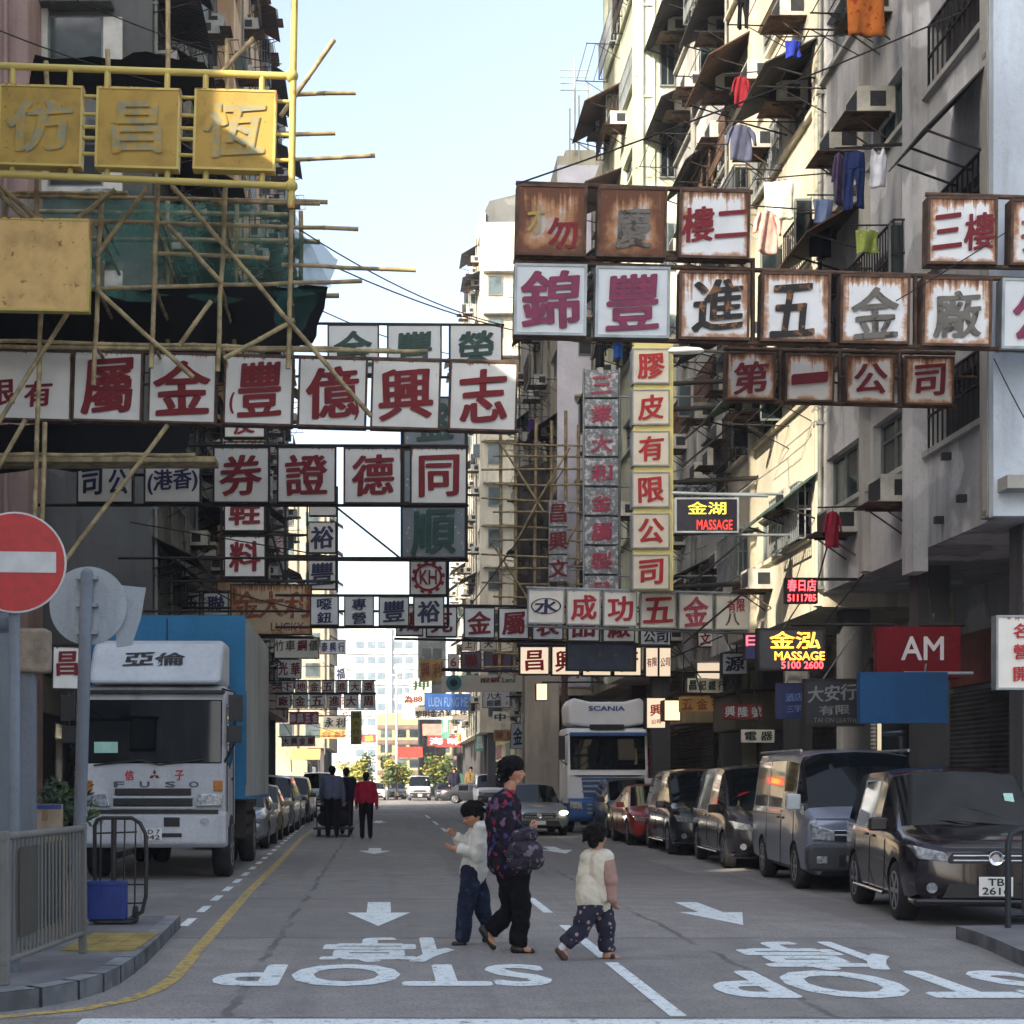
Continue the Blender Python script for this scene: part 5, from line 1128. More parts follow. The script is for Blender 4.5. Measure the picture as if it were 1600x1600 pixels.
# cab shell: side outline extruded, windscreen raked
a.prism([(0,1.16),(0,1.70),(.10,2.82),(.30,2.98),(1.75,2.98),(1.75,.75),(.12,.75)], 0, -1.10, 1.10); cab = a.build('cab', TW, T, bevel=.07, segs=3)
a = MB(); a.prism([(-.012,1.78),(.085,2.76),(.13,2.76),(.06,1.78)], 0, -1.045, 1.045); a.build('windscreen', K['carglass'], cab, bevel=.02)
for s in (1,-1):
    a = MB(); a.prism([(.22,1.82),(.30,2.66),(1.2,2.66),(1.2,1.86),(.7,1.7)], 0, s*1.085, s*1.108); a.build('side_window', K['carglass'], cab)
    a = MB(); a.box((s*1.108-.008,.2,1.0),(s*1.108+.008,.22,2.7)); a.box((s*1.108-.008,1.3,.8),(s*1.108+.008,1.32,2.7)); a.build('door_seam', K['bplast'], cab)
    a = MB(); a.cbox((s*1.11,1.15,1.55),(.03,.16,.05)); a.build('door_handle', K['bplast'], cab)
a = MB(); a.box((-1.08,-.02,2.86),(1.08,.25,2.90)); a.build('roof_gutter', K['bplast'], cab)
a = MB(); a.prism([(.02,3.0),(.10,3.16),(.62,3.66),(1.0,3.74),(1.7,3.74),(1.7,3.0)], 0, -1.02, 1.02); fa = a.build('wind_deflector', mat_wall('deflector_white', lin((206,212,218)), lin((150,154,158)), .35), T, bevel=.16, segs=4)
rr_ = Matrix.Rotation(R(-45), 3, 'X')
for t, x in (('亞',-.26),('倫',.22)):
    o = write('character', t, mat_peel('worn_dark_writing', lin((52,54,58)), lin((196,202,208)), .62), fa, (x,.27,3.38), .3, .44, 0, 'brush'); o.rotation_euler = (R(-46),0,0)
    o.location = (x, .325, 3.40)
a = MB(); a.box((-1.02,-.06,1.16),(1.02,.0,1.165))
a = MB(); a.box((-.58,-.035,1.29),(.58,.05,1.40)); a.box((-.60,-.035,1.13),(.60,.05,1.245)); a.build('grille', K['bplast'], cab, bevel=.01)
a = MB(); a.box((-.64,-.02,1.09),(.64,.03,1.12)); a.box((-.62,-.045,1.25),(.62,.03,1.285)); a.build('grille_trim', TW, cab)
lamp(cab, 'headlight', [(.66,1.12),(1.06,1.14),(1.07,1.30),(.70,1.32)], -.05, .1, HEADL)
lamp(cab, 'indicator', [(.92,1.36),(1.06,1.36),(1.06,1.52),(.92,1.52)], -.03, .1, AMBER)
a = MB(); a.prism([(-.02,.50),(-.12,.56),(-.13,1.0),(-.06,1.06),(.3,1.06),(.3,.5)], 0, -1.12, 1.12); bp = a.build('bumper', TW, T, bevel=.05, segs=3)
a = MB(); a.box((-.95,-.14,1.02),(1.0,-.05,1.075)); a.build('bumper_gap', K['bplast'], bp)
for x0,x1,z0,z1 in ((.18,.42,.82,.96),(-.1,.45,.66,.72)):
    a = MB(); a.box((x0,-.137,z0),(x1,-.11,z1)); a.build('bumper_slot', K['bplast'], bp)
lamp(bp, 'fog_lamp', [(.80+.07*math.cos(q), .90+.05*math.sin(q)) for q in [2*math.pi*i/16 for i in range(16)]], -.145, -.1, HEADL, bev=0)
plate_part(bp, -.135, .70, ('LD 7','842'), .3, .18)
for t, x in (('信',-.36),('子',.40)): write('character', t, BRED, cab, (x,-.006,1.60), .15, .13, 0, 'brush')
a = MB()
for k in range(3):
    q = math.pi/2 + k*2*math.pi/3; c = Vector((.02 + math.cos(q)*.045, -.006, 1.60 + math.sin(q)*.045)); u = Vector((math.cos(q),0,math.sin(q))); v = Vector((-u.z,0,u.x))
    a.add([c+u*.045, c+v*.026, c-u*.045, c-v*.026], [(0,1,2,3)])
a.build('emblem', DRED, cab)
for ch, x in zip('FUSO', (-.52,-.13,.26,.62)): write('lettering', ch, mat_plain('grey_chrome_letter', lin((84,88,94)), .4, .3, .1, 5), cab, (x,-.006,1.46), .085, .14, 0, 'sans', .03)
a = MB(); a.tube([(-.9,-.03,1.75),(-.2,-.04,1.83),(.1,-.03,1.76)], .014, 5); a.tube([(.1,-.03,1.76),(.75,-.02,1.84)], .014, 5); a.build('wiper', K['bplast'], cab)
a = MB(); a.cbox((-.72,.01,1.98),(.36,.012,.26)); a.build('windscreen_sticker', MATS['pale_green_paper'], cab)
a = MB(); a.cbox((.02,.025,2.04),(.26,.012,.10)); a.build('windscreen_sticker', MATS['pale_green_paper'], cab)
for s in (1,-1):
    a = MB(); a.cbox((s*1.27,-.12,2.62),(.22,.10,.40)); a.cbox((s*1.25,-.12,2.22),(.22,.10,.26)); a.tube([(s*1.05,.05,2.92),(s*1.25,-.12,2.86),(s*1.26,-.12,2.1),(s*1.08,.05,1.8)], .02, 6); a.build('mirror', K['bplast'], T, bevel=.03)
a = MB(); a.box((-1.28,2.05,1.22),(1.24,8.2,4.24)); cb = a.build('cargo_box', TS, T, bevel=.02)
a = MB(); a.box((-1.285,2.02,1.22),(1.245,2.048,4.25)); a.box((1.2405,2.06,1.45),(1.252,2.2,3.0)); a.build('front_panel', TB, cb)
a = MB(); a.box((1.241,2.1,1.20),(1.256,8.2,1.26)); a.build('lower_rail', TB, cb)
a = MB(); a.box((-.05,2.0,1.3),(-.03,2.019,4.2)); a.build('panel_seam', K['bplast'], cb)
a = MB(); a.box((-.6,1.0,.7),(-.4,8.1,1.0)); a.box((.4,1.0,.7),(.6,8.1,1.0)); a.box((-1.0,1.8,1.001),(1.0,8.0,1.21)); a.build('chassis', K['bplast'], T)
a = MB(); a.box((.95,2.5,.55),(1.22,2.54,1.19)); [a.box((1.0,2.6,.6+k*.2),(1.2,4.4,.72+k*.2)) for k in range(3)]; a.build('side_guard', K['dsteel'], T)
for y, xs in ((1.0,(.98,)),(5.9,(.98,.64))):
    for x in xs:
        for s in (1,-1): wheel(T, s*x, y, .50, .28, s)
# ---- articulated lorry
S = thing('lorry_tractor', 'white lorry cab with blue lettering on its roof deflector, dark windscreen and striped grille', 'lorry', (6.55, 46.8, .004), 0)
SW = mat_plain('lorry_white', (.84,.86,.88), .4, 0, .07, 1.2); SBL = mat_plain('lorry_blue', lin((44,92,156)), .4, 0, .2, 3)
a = MB(); a.prism([(.05,.95),(.0,1.7),(.22,2.98),(.35,3.1),(2.1,3.1),(2.1,.9)], 0, -1.2, 1.2); cab = a.build('cab', SW, S, bevel=.1, segs=3)
a = MB(); a.prism([(-.012,1.86),(.155,2.86),(.2,2.86),(.06,1.86)], 0, -1.1, 1.1); a.build('windscreen', K['carglass'], cab, bevel=.02)
a = MB(); a.box((-1.12,-.12,2.84),(1.12,.12,2.95)); a.build('sun_visor', SBL, cab, bevel=.02)
for s in (1,-1):
    a = MB(); a.prism([(.35,1.95),(.5,2.75),(1.3,2.75),(1.3,1.95)], 0, s*1.19, s*1.208); a.build('side_window', K['carglass'], cab)
    a = MB(); a.cbox((s*1.36,-.05,2.5),(.18,.1,.7)); a.tube([(s*1.15,.1,2.9),(s*1.36,-.05,2.8),(s*1.36,-.05,2.1),(s*1.16,.1,2.0)], .02, 5); a.build('mirror', K['bplast'], S, bevel=.03)
a = MB(); a.prism([(-1.12,3.2),(-1.16,3.75),(-1.0,3.98),(-.5,3.86),(.5,3.86),(1.0,3.98),(1.16,3.75),(1.12,3.2),(.5,3.12),(-.5,3.12)], 1, .25, 1.9); dfl = a.build('wind_deflector', SW, S, bevel=.08, segs=3)
a = MB(); a.box((-.5,.2,3.05),(.5,.5,3.19)); a.build('deflector_gap', K['bplast'], dfl)
write('lettering', 'SCANIA', SBL, dfl, (0,.235,3.66), .13, 1.05, 0, 'sans', .03)
a = MB(); a.prism([(-.78,1.62),(.78,1.62),(.70,1.06),(-.70,1.06)], 1, -.03, .06); a.build('grille', SBL, cab, bevel=.02)
for z in (1.22,1.37,1.52):
    a = MB(); a.box((-.76,-.06,z-.03),(.76,.02,z+.03)); a.build('grille_bar', mat_plain('lorry_grey_bar', lin((150,156,162)), .4, .3, .1, 3), cab, bevel=.01)
a = MB(); a.prism([(-1.05,1.70),(1.05,1.70),(.85,1.66),(-.85,1.66)], 1, -.03, .05); a.build('trim', K['bplast'], cab)
a = MB(); a.prism([(-.02,.35),(-.12,.45),(-.12,.95),(-.02,1.02),(.5,1.02),(.5,.35)], 0, -1.2, 1.2); bp = a.build('bumper', SBL, S, bevel=.06, segs=3)
for z in (.6,.72,.84):
    a = MB(); a.box((-.62,-.145,z-.03),(.62,-.11,z+.03)); a.build('bumper_bar', MATS['lorry_grey_bar'], bp)
lamp(bp, 'headlight', [(.74,.70),(1.12,.72),(1.14,.95),(.80,.92)], -.14, .1, HEADL)
plate_part(bp, -.148, .50, ('NR 3','904'), .4, .14)
for y in (1.3, 4.2):
    for s in (1,-1): wheel(S, s*1.02, y, .5, .3, s)
a = MB(); a.box((-.5,1.5,.6),(.5,5.6,.95)); a.build('chassis', K['bplast'], S)
# red lorry body behind the black minivans
a = MB(); rl = thing('red_lorry', 'low red lorry body parked among the cars beyond the red taxi', 'lorry', (7.9, 52, .004)); a.box((-1.1,0,.8),(1.1,5,2.6)); a.build('cargo_box', mat_wall('red_lorry_paint', lin((150,32,44)), lin((90,30,36)), .3), rl, bevel=.04)
for y in (.9,4.0):
    for s in (1,-1): wheel(rl, s*.9, y, .4, .24, s)
# ---- parked cars beyond the box truck, and traffic at the far end
lp = [('grey saloon parked just behind the box truck', SILV),('beige saloon parked second behind the box truck', paint('beige_paint', lin((150,140,116)), .3, .3)),('white saloon parked third behind the box truck', WHTC),('dark grey saloon parked fourth behind the box truck', DKGR),('silver saloon parked fifth behind the box truck, near the trolley man', SILV),('white saloon parked sixth behind the box truck, near the far crossing', WHTC)]
protos = {}
for i, (lb, pt) in enumerate(lp):
    y = 35.2 + i*5.6
    if i == 2: minivan('parked_minivan', 'silver minivan parked third behind the box truck', (-3.5, y), 0, SILV, 4.6, .86, 1.7, grp='cars parked behind the box truck', emblem=False, stick=False)
    elif i == 4: minivan('parked_minivan', 'dark grey minivan parked fifth behind the box truck, near the trolley', (-3.55, y), 0, DKGR, 4.6, .86, 1.72, grp='cars parked behind the box truck', emblem=False, stick=False)
    elif pt.name in protos: dup(protos[pt.name], (-3.45 - i*.05, y, .004), 0, lb)
    else: protos[pt.name] = saloon('parked_car', lb, (-3.45 - i*.05, y), 0, pt, grp='cars parked behind the box truck')
dup(protos[WHTC.name], (-.7,131,.004), 0, 'white saloon coming up the far end of the street')['group'] = 'far traffic'
dup(protos[SILV.name], (-2.75,133,.004), 0, 'silver saloon far off beside the white saloon')['group'] = 'far traffic'
dup(protos[DKGR.name], (8.6,112,.004), R(80), 'dark saloon standing in the sunlit cross street')['group'] = 'far traffic'
fv = minivan('far_van', 'white flat nosed van coming up the far end of the street', (2.9,129), 0, WHTC, 4.7, .9, 2.0, kind='van', grp='far traffic'); fv['category'] = 'van'
fv2 = dup(fv, (-3.4,82,.004), 0, 'white van parked in the far left row near the crossing'); fv2['label'] = 'white van parked behind the last parked saloon by the far crossing'
for lb_, x_, y_, pr_ in (('dark grey saloon coming up beside the far white van',5.0,127,DKGR),('silver saloon waiting behind the far white van',1.1,138,SILV),('dark grey saloon pulling out by the far green hut',6.6,121,DKGR)): dup(protos[pr_.name], (x_,y_,.004), R(rnd.uniform(-4,4)), lb_)['group'] = 'far traffic'
fv3 = dup(fv, (6.7,100,.004), 0, 'white van waiting by the far crossing on the lorry side of the street')
# ================================================================== street furniture
GP = mat_wall('grey_post_paint', lin((124,132,142)), lin((84,66,52)), .7)
ne = thing('traffic_sign', 'round red no entry sign with a white bar on a grey post', 'traffic sign', (PX(24,11.5), 11.5, .13))
zc = PZ(879,11.5) - .13; rr_ = 79*11.5/F; Mx = Matrix.Translation((0,0,zc)) @ Matrix.Rotation(R(5),4,'Z') @ Matrix.Rotation(math.pi/2,4,'X')
a = MB(); a.lathe([(rr_,-.012),(rr_,.012)], 48, Mx, 0, False); pl = a.build('sign_plate', mat_plain('sign_white', (.55,.56,.56), .4, 0, .12, 6), ne)
a = MB(); a.lathe([(rr_*.965,.013),(rr_*.965,.016)], 48, Mx, 0, False); a.build('red_disc', mat_plain('sign_red', lin((178,26,30)), .42, 0, .16, 14), pl)
a = MB(); a.box((-rr_*.80,-rr_*.20,.018),(rr_*.80,rr_*.21,.021),0,Mx); a.build('white_bar', MATS['sign_white'], pl, bevel=.0)
a = MB(); a.tube([(-.02,.06,0),(-.02,.06,zc+.25)], .04, 12); a.build('post', GP, ne)
a = MB(); a.cbox((-.02,.03,zc+.14),(.16,.05,.04)); a.cbox((-.02,.03,zc-.14),(.16,.05,.04)); a.build('clamp', K['alu'], ne)
tp = thing('sign_post', 'tall pale post with the backs of two traffic signs beside the box truck', 'post', (PX(120,14.6), 14.6, .13))
p0, p1 = Vector((0,0,0)), P(136,897,14.6) - tp.location
a = MB(); a.tube([p0, p1], .058, 12); a.ball(p1, .058, 10, 6); a.build('post', GP, tp)
c = P(135,945,14.6) - tp.location + Vector((0,.09,0)); Mx = Matrix.Translation(c) @ Matrix.Rotation(R(-4),4,'Z') @ Matrix.Rotation(math.pi/2,4,'X')
BACKP = mat_wall('sign_back_grey', lin((168,176,182)), lin((118,122,126)), .5)
a = MB(); a.lathe([(.36,-.01),(.36,.01)], 40, Mx, 0, False); a.build('sign_back', BACKP, tp)
c = P(182,962,14.6) - tp.location + Vector((0,.12,0)); a = MB(); a.prism([(c.x-.02,c.z-.28),(c.x+.12,c.z-.26),(c.x+.2,c.z-.02),(c.x+.25,c.z+.27),(c.x-.05,c.z+.3)], 1, c.y, c.y+.015); a.build('sign_back', BACKP, tp)
for zz in (.25,.0,-.25): a = MB(); a.cbox(P(135,945,14.6) - tp.location + Vector((0,.03,zz)), (.2,.08,.035)); a.build('clamp', K['alu'], tp)
sign('sign_board', 'white board with a dark red character hidden behind the tall pale post', 21, [(82,1010,134,1077,[('昌',.45,.4,.55,.6)])], WHITEP, DRED, .02, .12, K['dsteel'], [((60,1006),(140,1008))], [(-6.4,1012)])
for i, (x, yb, w) in enumerate(((8,985,.16),(44,1048,.12))):
    q = thing('metal_post', ['thick grey square post by the edge of the railing', 'slimmer stained grey post carrying a cloth wrapped box'][i], 'post', (PX(x,13.2), 13.2, .13))
    h = PZ(yb,13.2) - .13; a = MB(); a.box((-w/2,-w/2,0),(w/2,w/2,h)); a.build('shaft', GP, q, bevel=.01)
    a = MB(); a.box((-w*.8,-w*.8,0),(w*.8,w*.8,.03)); a.build('base_plate', K['steel'], q)
    a = MB(); 
    if i: a.cbox((.06,-.02,h+.16),(.25,.2,.36)); a.build('wrapped_box', mat_plain('brown_cloth', lin((146,132,116)), .9, 0, .3, 8, .5), q, bevel=.03)
    else: a.cbox((-.02,0,h+.05),(.22,.2,.18)); a.build('wrapped_cap', mat_plain('grey_cloth', lin((92,98,110)), .9, 0, .3, 8, .5), q, bevel=.05)
ho = thing('metal_hoarding', 'blue grey ribbed metal hoarding behind the two posts', 'hoarding', (PX(-30,15.4), 15.4, .13))
a = MB(); 
for i in range(8): a.box((-.6+i*.09,-.012-(i%2)*.02,0),(-.6+i*.09+.088,.0-(i%2)*.02+.01,2.45))
a.build('sheet', mat_corr('hoarding_sheet', lin((112,122,138)), 60, 0, .55, .2), ho)
# pedestrian railing
ra, rb = Vector((-2.56,10.75,.13)), Vector((-2.41,12.85,.13)); L = (rb-ra).length; dv = (rb-ra).normalized()
rl_ = thing('railing', 'weathered brown grey pedestrian railing with dense upright bars at the pavement corner', 'railing', ra, 0)
RAILM = mat_wall('railing_paint', lin((126,126,122)), lin((76,64,52)), .7)
a = MB(); a.tube([Vector((0,0,1.0)), dv*L + Vector((0,0,1.0))], .028, 8); a.tube([Vector((0,0,.16)), dv*L + Vector((0,0,.16))], .022, 8); a.build('rail', RAILM, rl_)
for i in range(22):
    a = MB(); p = dv*(L*(i+.5)/22); a.tube([p+Vector((0,0,.16)), p+Vector((0,0,1.0))], .011, 6); a.build('bar', RAILM, rl_)
for t in (.02, .98):
    a = MB(); p = dv*L*t; a.box((p.x-.03,p.y-.03,0),(p.x+.03,p.y+.03,1.04)); a.build('post', RAILM, rl_, bevel=.01)
a = MB(); p = dv*L*.55; a.box((p.x-.03,p.y-.9,.3),(p.x-.018,p.y+.55,.92)); a.build('mesh_panel', mat_corr('rail_mesh', lin((84,82,74)), 130, 1, .7, .1), rl_)
r2_ = thing('railing', 'dark hooped railing end in front of the black boxy minivan', 'railing', (5.87,15.05,.13)); DRL = mat_plain('dark_rail_paint', lin((40,46,54)), .5, .2, .2, 5)
a = MB(); a.tube([(0,0,0),(0,0,.80),(.03,0,.88),(.1,0,.92),(1.6,.1,.92)], .03, 8); a.build('hoop', DRL, r2_)
a = MB(); a.tube([(0,0,.12),(1.6,.1,.12)], .02, 6); a.build('rail', DRL, r2_)
for i in range(1,11):
    a = MB(); a.tube([(i*.145,i*.009,.12),(i*.145,i*.009,.91)], .011, 6); a.build('bar', DRL, r2_)
a = MB(); a.tube([(.5,.03,0),(.5,.03,.92)], .03, 8); a.build('post', DRL, r2_)
# hand trolleys, crate, cartons
TRM = mat_plain('trolley_steel', lin((52,50,50)), .5, .4, .3, 6)
t1 = thing('hand_trolley', 'dark tube hand trolley standing upright in front of the box truck', 'trolley', (PX(188,15.6), 15.6, .13)); off = t1.location
def hp(x, y): return P(x, y, 15.6) - off
a = MB(); a.tube([hp(148,1452),hp(148,1290),hp(152,1281),hp(160,1278),hp(206,1278),hp(219,1286),hp(227,1302),hp(229,1330),hp(228,1400),hp(222,1425),hp(205,1434)], .02, 8); a.build('frame', TRM, t1)
for (p, q) in (((158,1282),(156,1420)),((178,1280),(177,1440)),((195,1280),(193,1440)),((212,1283),(210,1446)),((150,1302),(214,1300)),((150,1382),(228,1382)),((150,1412),(226,1411))):
    a = MB(); a.tube([hp(*p), hp(*q)], .009 if p[0] != 178 else .03, 6); a.build('bar', TRM, t1)
a = MB(); b0 = hp(146,1455); a.box((b0.x,-.25,.03),(b0.x+.44,.02,.05)); a.build('toe_plate', TRM, t1)
for xx in (b0.x+.02, b0.x+.40):
    a = MB(); a.lathe([(.08,-.02),(.08,.02)], 18, Matrix.Translation((xx,.06,.08)) @ Matrix.Rotation(math.pi/2,4,'Y')); a.build('wheel', K['black'], t1)
cr = thing('plastic_crate', 'dark blue plastic crate on the toe plate of the upright trolley', 'crate', (PX(168,15.42), 15.42, .185)); BL = mat_plain('blue_plastic', lin((36,58,128)), .45, 0, .2, 6)
w, d_, h = .36, .2, .36; a = MB()
a.box((-w/2,-d_/2,0),(w/2,d_/2,.02)); a.box((-w/2,-d_/2,.0201),(w/2,-d_/2+.015,h)); a.box((-w/2,d_/2-.015,.0201),(w/2,d_/2,h)); a.box((-w/2,-d_/2+.0151,.0201),(-w/2+.015,d_/2-.0151,h)); a.box((w/2-.015,-d_/2+.0151,.0201),(w/2,d_/2-.0151,h)); a.build('crate_body', BL, cr, bevel=.006)
a = MB(); a.box((-w/2-.015,-d_/2-.015,h-.03),(w/2+.015,-d_/2-.0005,h)); [a.box((-w/2+.03+i*.075,-d_/2-.012,.05),(-w/2+.04+i*.075,-d_/2-.0005,h-.05)) for i in range(5)]; a.build('rim', BL, cr)
CARD = mat_plain('cardboard', lin((150,134,114)), .9, 0, .2, 6)
for i, (sx, sy, sz, zz, lb) in enumerate(((.34,.34,.46,.13,'lower brown carton behind the pedestrian railing'),(.32,.32,.42,.5915,'middle brown carton behind the pedestrian railing'),(.28,.3,.29,1.013,'top brown carton with a blue stripe behind the pedestrian railing'))):
    o = thing('carton', lb, 'box', (PX(72,14.2), 14.2, zz), R(6*i-4), 'cartons behind the railing'); a = MB(); a.box((-sx/2,-sy/2,0),(sx/2,sy/2,sz)); a.build('carton_body', CARD, o, bevel=.008)
    a = MB(); a.box((-.025,-sy/2-.002,sz*.5),(.025,-sy/2-.0003,sz+.001)); a.build('tape', mat_plain('brown_tape', lin((120,98,70)), .4, 0, .1, 5), o)
    if i == 2: a = MB(); a.box((-sx/2-.003,-sy/2-.003,sz-.04),(sx/2+.003,-sy/2-.0004,sz+.001)); a.build('stripe', BL, o)
# leaf clusters
def foliage(name, c, r, n, leaf, mats, parent, off, seed, squash=.85):
    rr = random.Random(seed); obs = []
    for k, m in enumerate(mats):
        a = MB(); cl = [(Vector((rr.gauss(0,.5), rr.gauss(0,.5), rr.gauss(0,.45)*squash))) for _ in range(9)]
        for i in range(n//len(mats)):
            q = rr.choice(cl); d = Vector((rr.gauss(0,1),rr.gauss(0,1),rr.gauss(0,1))).normalized()*rr.uniform(.1,.5)
            p = Vector(c) + (q + d)*r; u = Vector((rr.gauss(0,1),rr.gauss(0,1),rr.gauss(0,.6))).normalized(); v = u.orthogonal().normalized(); s = leaf*rr.uniform(.6,1.3)
            a.add([p-u*s, p+v*s*.45, p+u*s, p-v*s*.45], [(0,1,2,3)])
        obs.append(a)
    big = MB()
    for k, a in enumerate(obs): big.add(a.v, a.f, k)
    return big.build(name, mats, parent, off)
LG = [mat_plain('leaf_yellow_green', (.30,.28,.05), .7, 0, .3, 3), mat_plain('leaf_green', (.07,.11,.03), .7, 0, .3, 3)]
LD = [mat_plain('leaf_dark', (.03,.055,.025), .7, 0, .3, 3), LG[1]]
for i, (px, d, h, mt, lb) in enumerate(((562,136,3.4,LG,'bushy yellow green young tree nearest the red neon at the far crossing'),(618,137,3.2,LG,'yellow green young tree between the two far lamp posts'),(690,139,3.6,LG,'yellow green young tree beside the far green hut'))):
    t = thing('street_tree', lb, 'tree', (PX(px,d), d, 0), 0, 'young trees at the far crossing'); a = MB()
    a.tube([(0,0,0),(.05,0,h*.4),(0,.05,h*.62)], .1, 8, 0, .05); [a.tube([(.03,0,h*.45),(math.cos(q)*h*.2, math.sin(q)*h*.2, h*.72)], .04, 5, 0, .015) for q in (0.4,2.2,4.1,5.3)]
    a.build('trunk', mat_plain('bark', lin((84,70,56)), .9, 0, .4, 8), t); foliage('crown', (0,0,h*.68), h*.42, 1500, .19, mt, t, None, 40+i)
sh = thing('potted_shrub', 'dark green potted shrub in the shade beside the box truck', 'plant', (PX(72,20.5), 20.5, .13)); a = MB(); a.lathe([(.16,0),(.22,.4)], 18); a.build('pot', mat_plain('clay_pot', lin((104,74,58)), .8, 0, .3, 6), sh)
a = MB(); a.tube([(0,0,.35),(.02,0,1.0)], .03, 6, 0, .015); a.build('trunk', MATS['bark'], sh); foliage('foliage', (0,0,1.1), .36, 500, .06, LD, sh, None, 77)
# lamps
for i, (px, y0, d, lb) in enumerate(((604,1056,137,'slim pale lamp post standing left of its twin at the far crossing'),(620,1048,139,'slim pale lamp post with the higher head at the far crossing'))):
    lb = ['slim pale lamp post with the lower head at the far crossing', lb][i]
    l = thing('street_lamp', lb, 'street lamp', (PX(px,d), d, 0)); h = PZ(y0,d); a = MB(); a.tube([(0,0,0),(0,0,h)], .12, 8, 0, .08); a.tube([(0,0,h),(.9,0,h+.1)], .06, 6); a.build('pole', mat_plain('pale_pole', lin((196,196,188)), .5, 0, .15, 2), l)
    a = MB(); a.cbox((1.1,0,h+.1),(.7,.22,.12)); a.build('lamp_head', K['alu'], l, bevel=.03)
sl = thing('street_lamp', 'white street lamp head on an arm beside the cream vertical sign', 'street lamp', (8.0, 31, PZ(552,31))); x0, x1 = PX(1046,31) - 8, PX(1098,31) - 8
a = MB(); a.lathe([(.03,-.34),(.1,-.28),(.13,0),(.1,.26),(.04,.34)], 16, Matrix.Translation(((x0+x1)/2,0,.05)) @ Matrix.Rotation(math.pi/2,4,'Y') @ Matrix.Diagonal((.55,1,1,1))); a.build('lamp_head', mat_plain('lamp_white', (.7,.72,.74), .35, 0, .1, 3), sl)
a = MB(); a.tube([(x1-.06,0,.05),(x1+.8,0,.0),(0,.0,-.5)], .03, 7); a.build('lamp_arm', K['dsteel'], sl)
# concrete column by the lorry
cc = thing('concrete_column', 'bare concrete column with a rusty brown pipe left of the white lorry cab', 'column', (5.3, 54, .004)); a = MB(); a.box((-.55,0,0),(.62,1.0,5.2)); a.build('shaft', mat_wall('bare_concrete', lin((186,178,164)), lin((116,100,84)), .6), cc, bevel=.03)
a = MB(); a.tube([(.78,-.1,0),(.78,-.1,5.6)], .11, 8); a.build('pipe', K['steel'], cc)
gh = thing('market_hut', 'small dark green hut at the far crossing behind the pedestrians', 'hut', (PX(712,144), 144, 0)); a = MB(); a.box((-1.6,0,0),(1.6,2,2.5)); a.build('wall', mat_plain('green_tin', lin((44,96,78)), .7, 0, .3, 2), gh); a = MB(); a.box((-1.8,-.3,2.5),(1.8,2.3,2.62)); a.build('roof', K['dsteel'], gh)
for i, (px, py, w, h, d, col, lb) in enumerate(((690,1140,60,18,150,(170,120,110),'faded pink shop awning at the far crossing'),(745,1128,48,20,128,(196,130,90),'orange shop awning on the far block'),(640,1175,40,16,152,(190,60,50),'red stall awning under the far lamp posts'),(478,1178,46,16,112,(190,150,96),'tan cloth awning above the parked cars far down the row'),(700,1160,40,14,151,(150,60,60),'dull red shop awning beneath the faded pink one'))):
    o = thing('shop_awning', lb, 'awning', P(px,py,d)); W_, H_ = w*d/F, h*d/F; a = MB(); a.add([(-W_/2,0,H_/2),(W_/2,0,H_/2),(W_/2,-1.2,-H_/2),(-W_/2,-1.2,-H_/2),(-W_/2,0,H_/2-.06),(W_/2,0,H_/2-.06),(W_/2,-1.2,-H_/2-.06),(-W_/2,-1.2,-H_/2-.06)], [(0,1,2,3)[::-1],(4,5,6,7),(3,2,6,7),(0,3,7,4),(1,5,6,2),(0,4,5,1)]); a.build('awning_cloth', mat_plain('awning_cloth_%d' % i, lin(col), .85, 0, .2, 2), o)
    a = MB(); [a.tube([(s*W_/2*.95,-1.15,-H_/2-.05),(s*W_/2*.95,.0,-H_/2-.9)], .04, 5) for s in (1,-1)]; a.tube([(0,-1.15,-H_/2-.05),(0,6,-H_/2-.05)], .04, 5); a.build('strut', K['steel'], o)

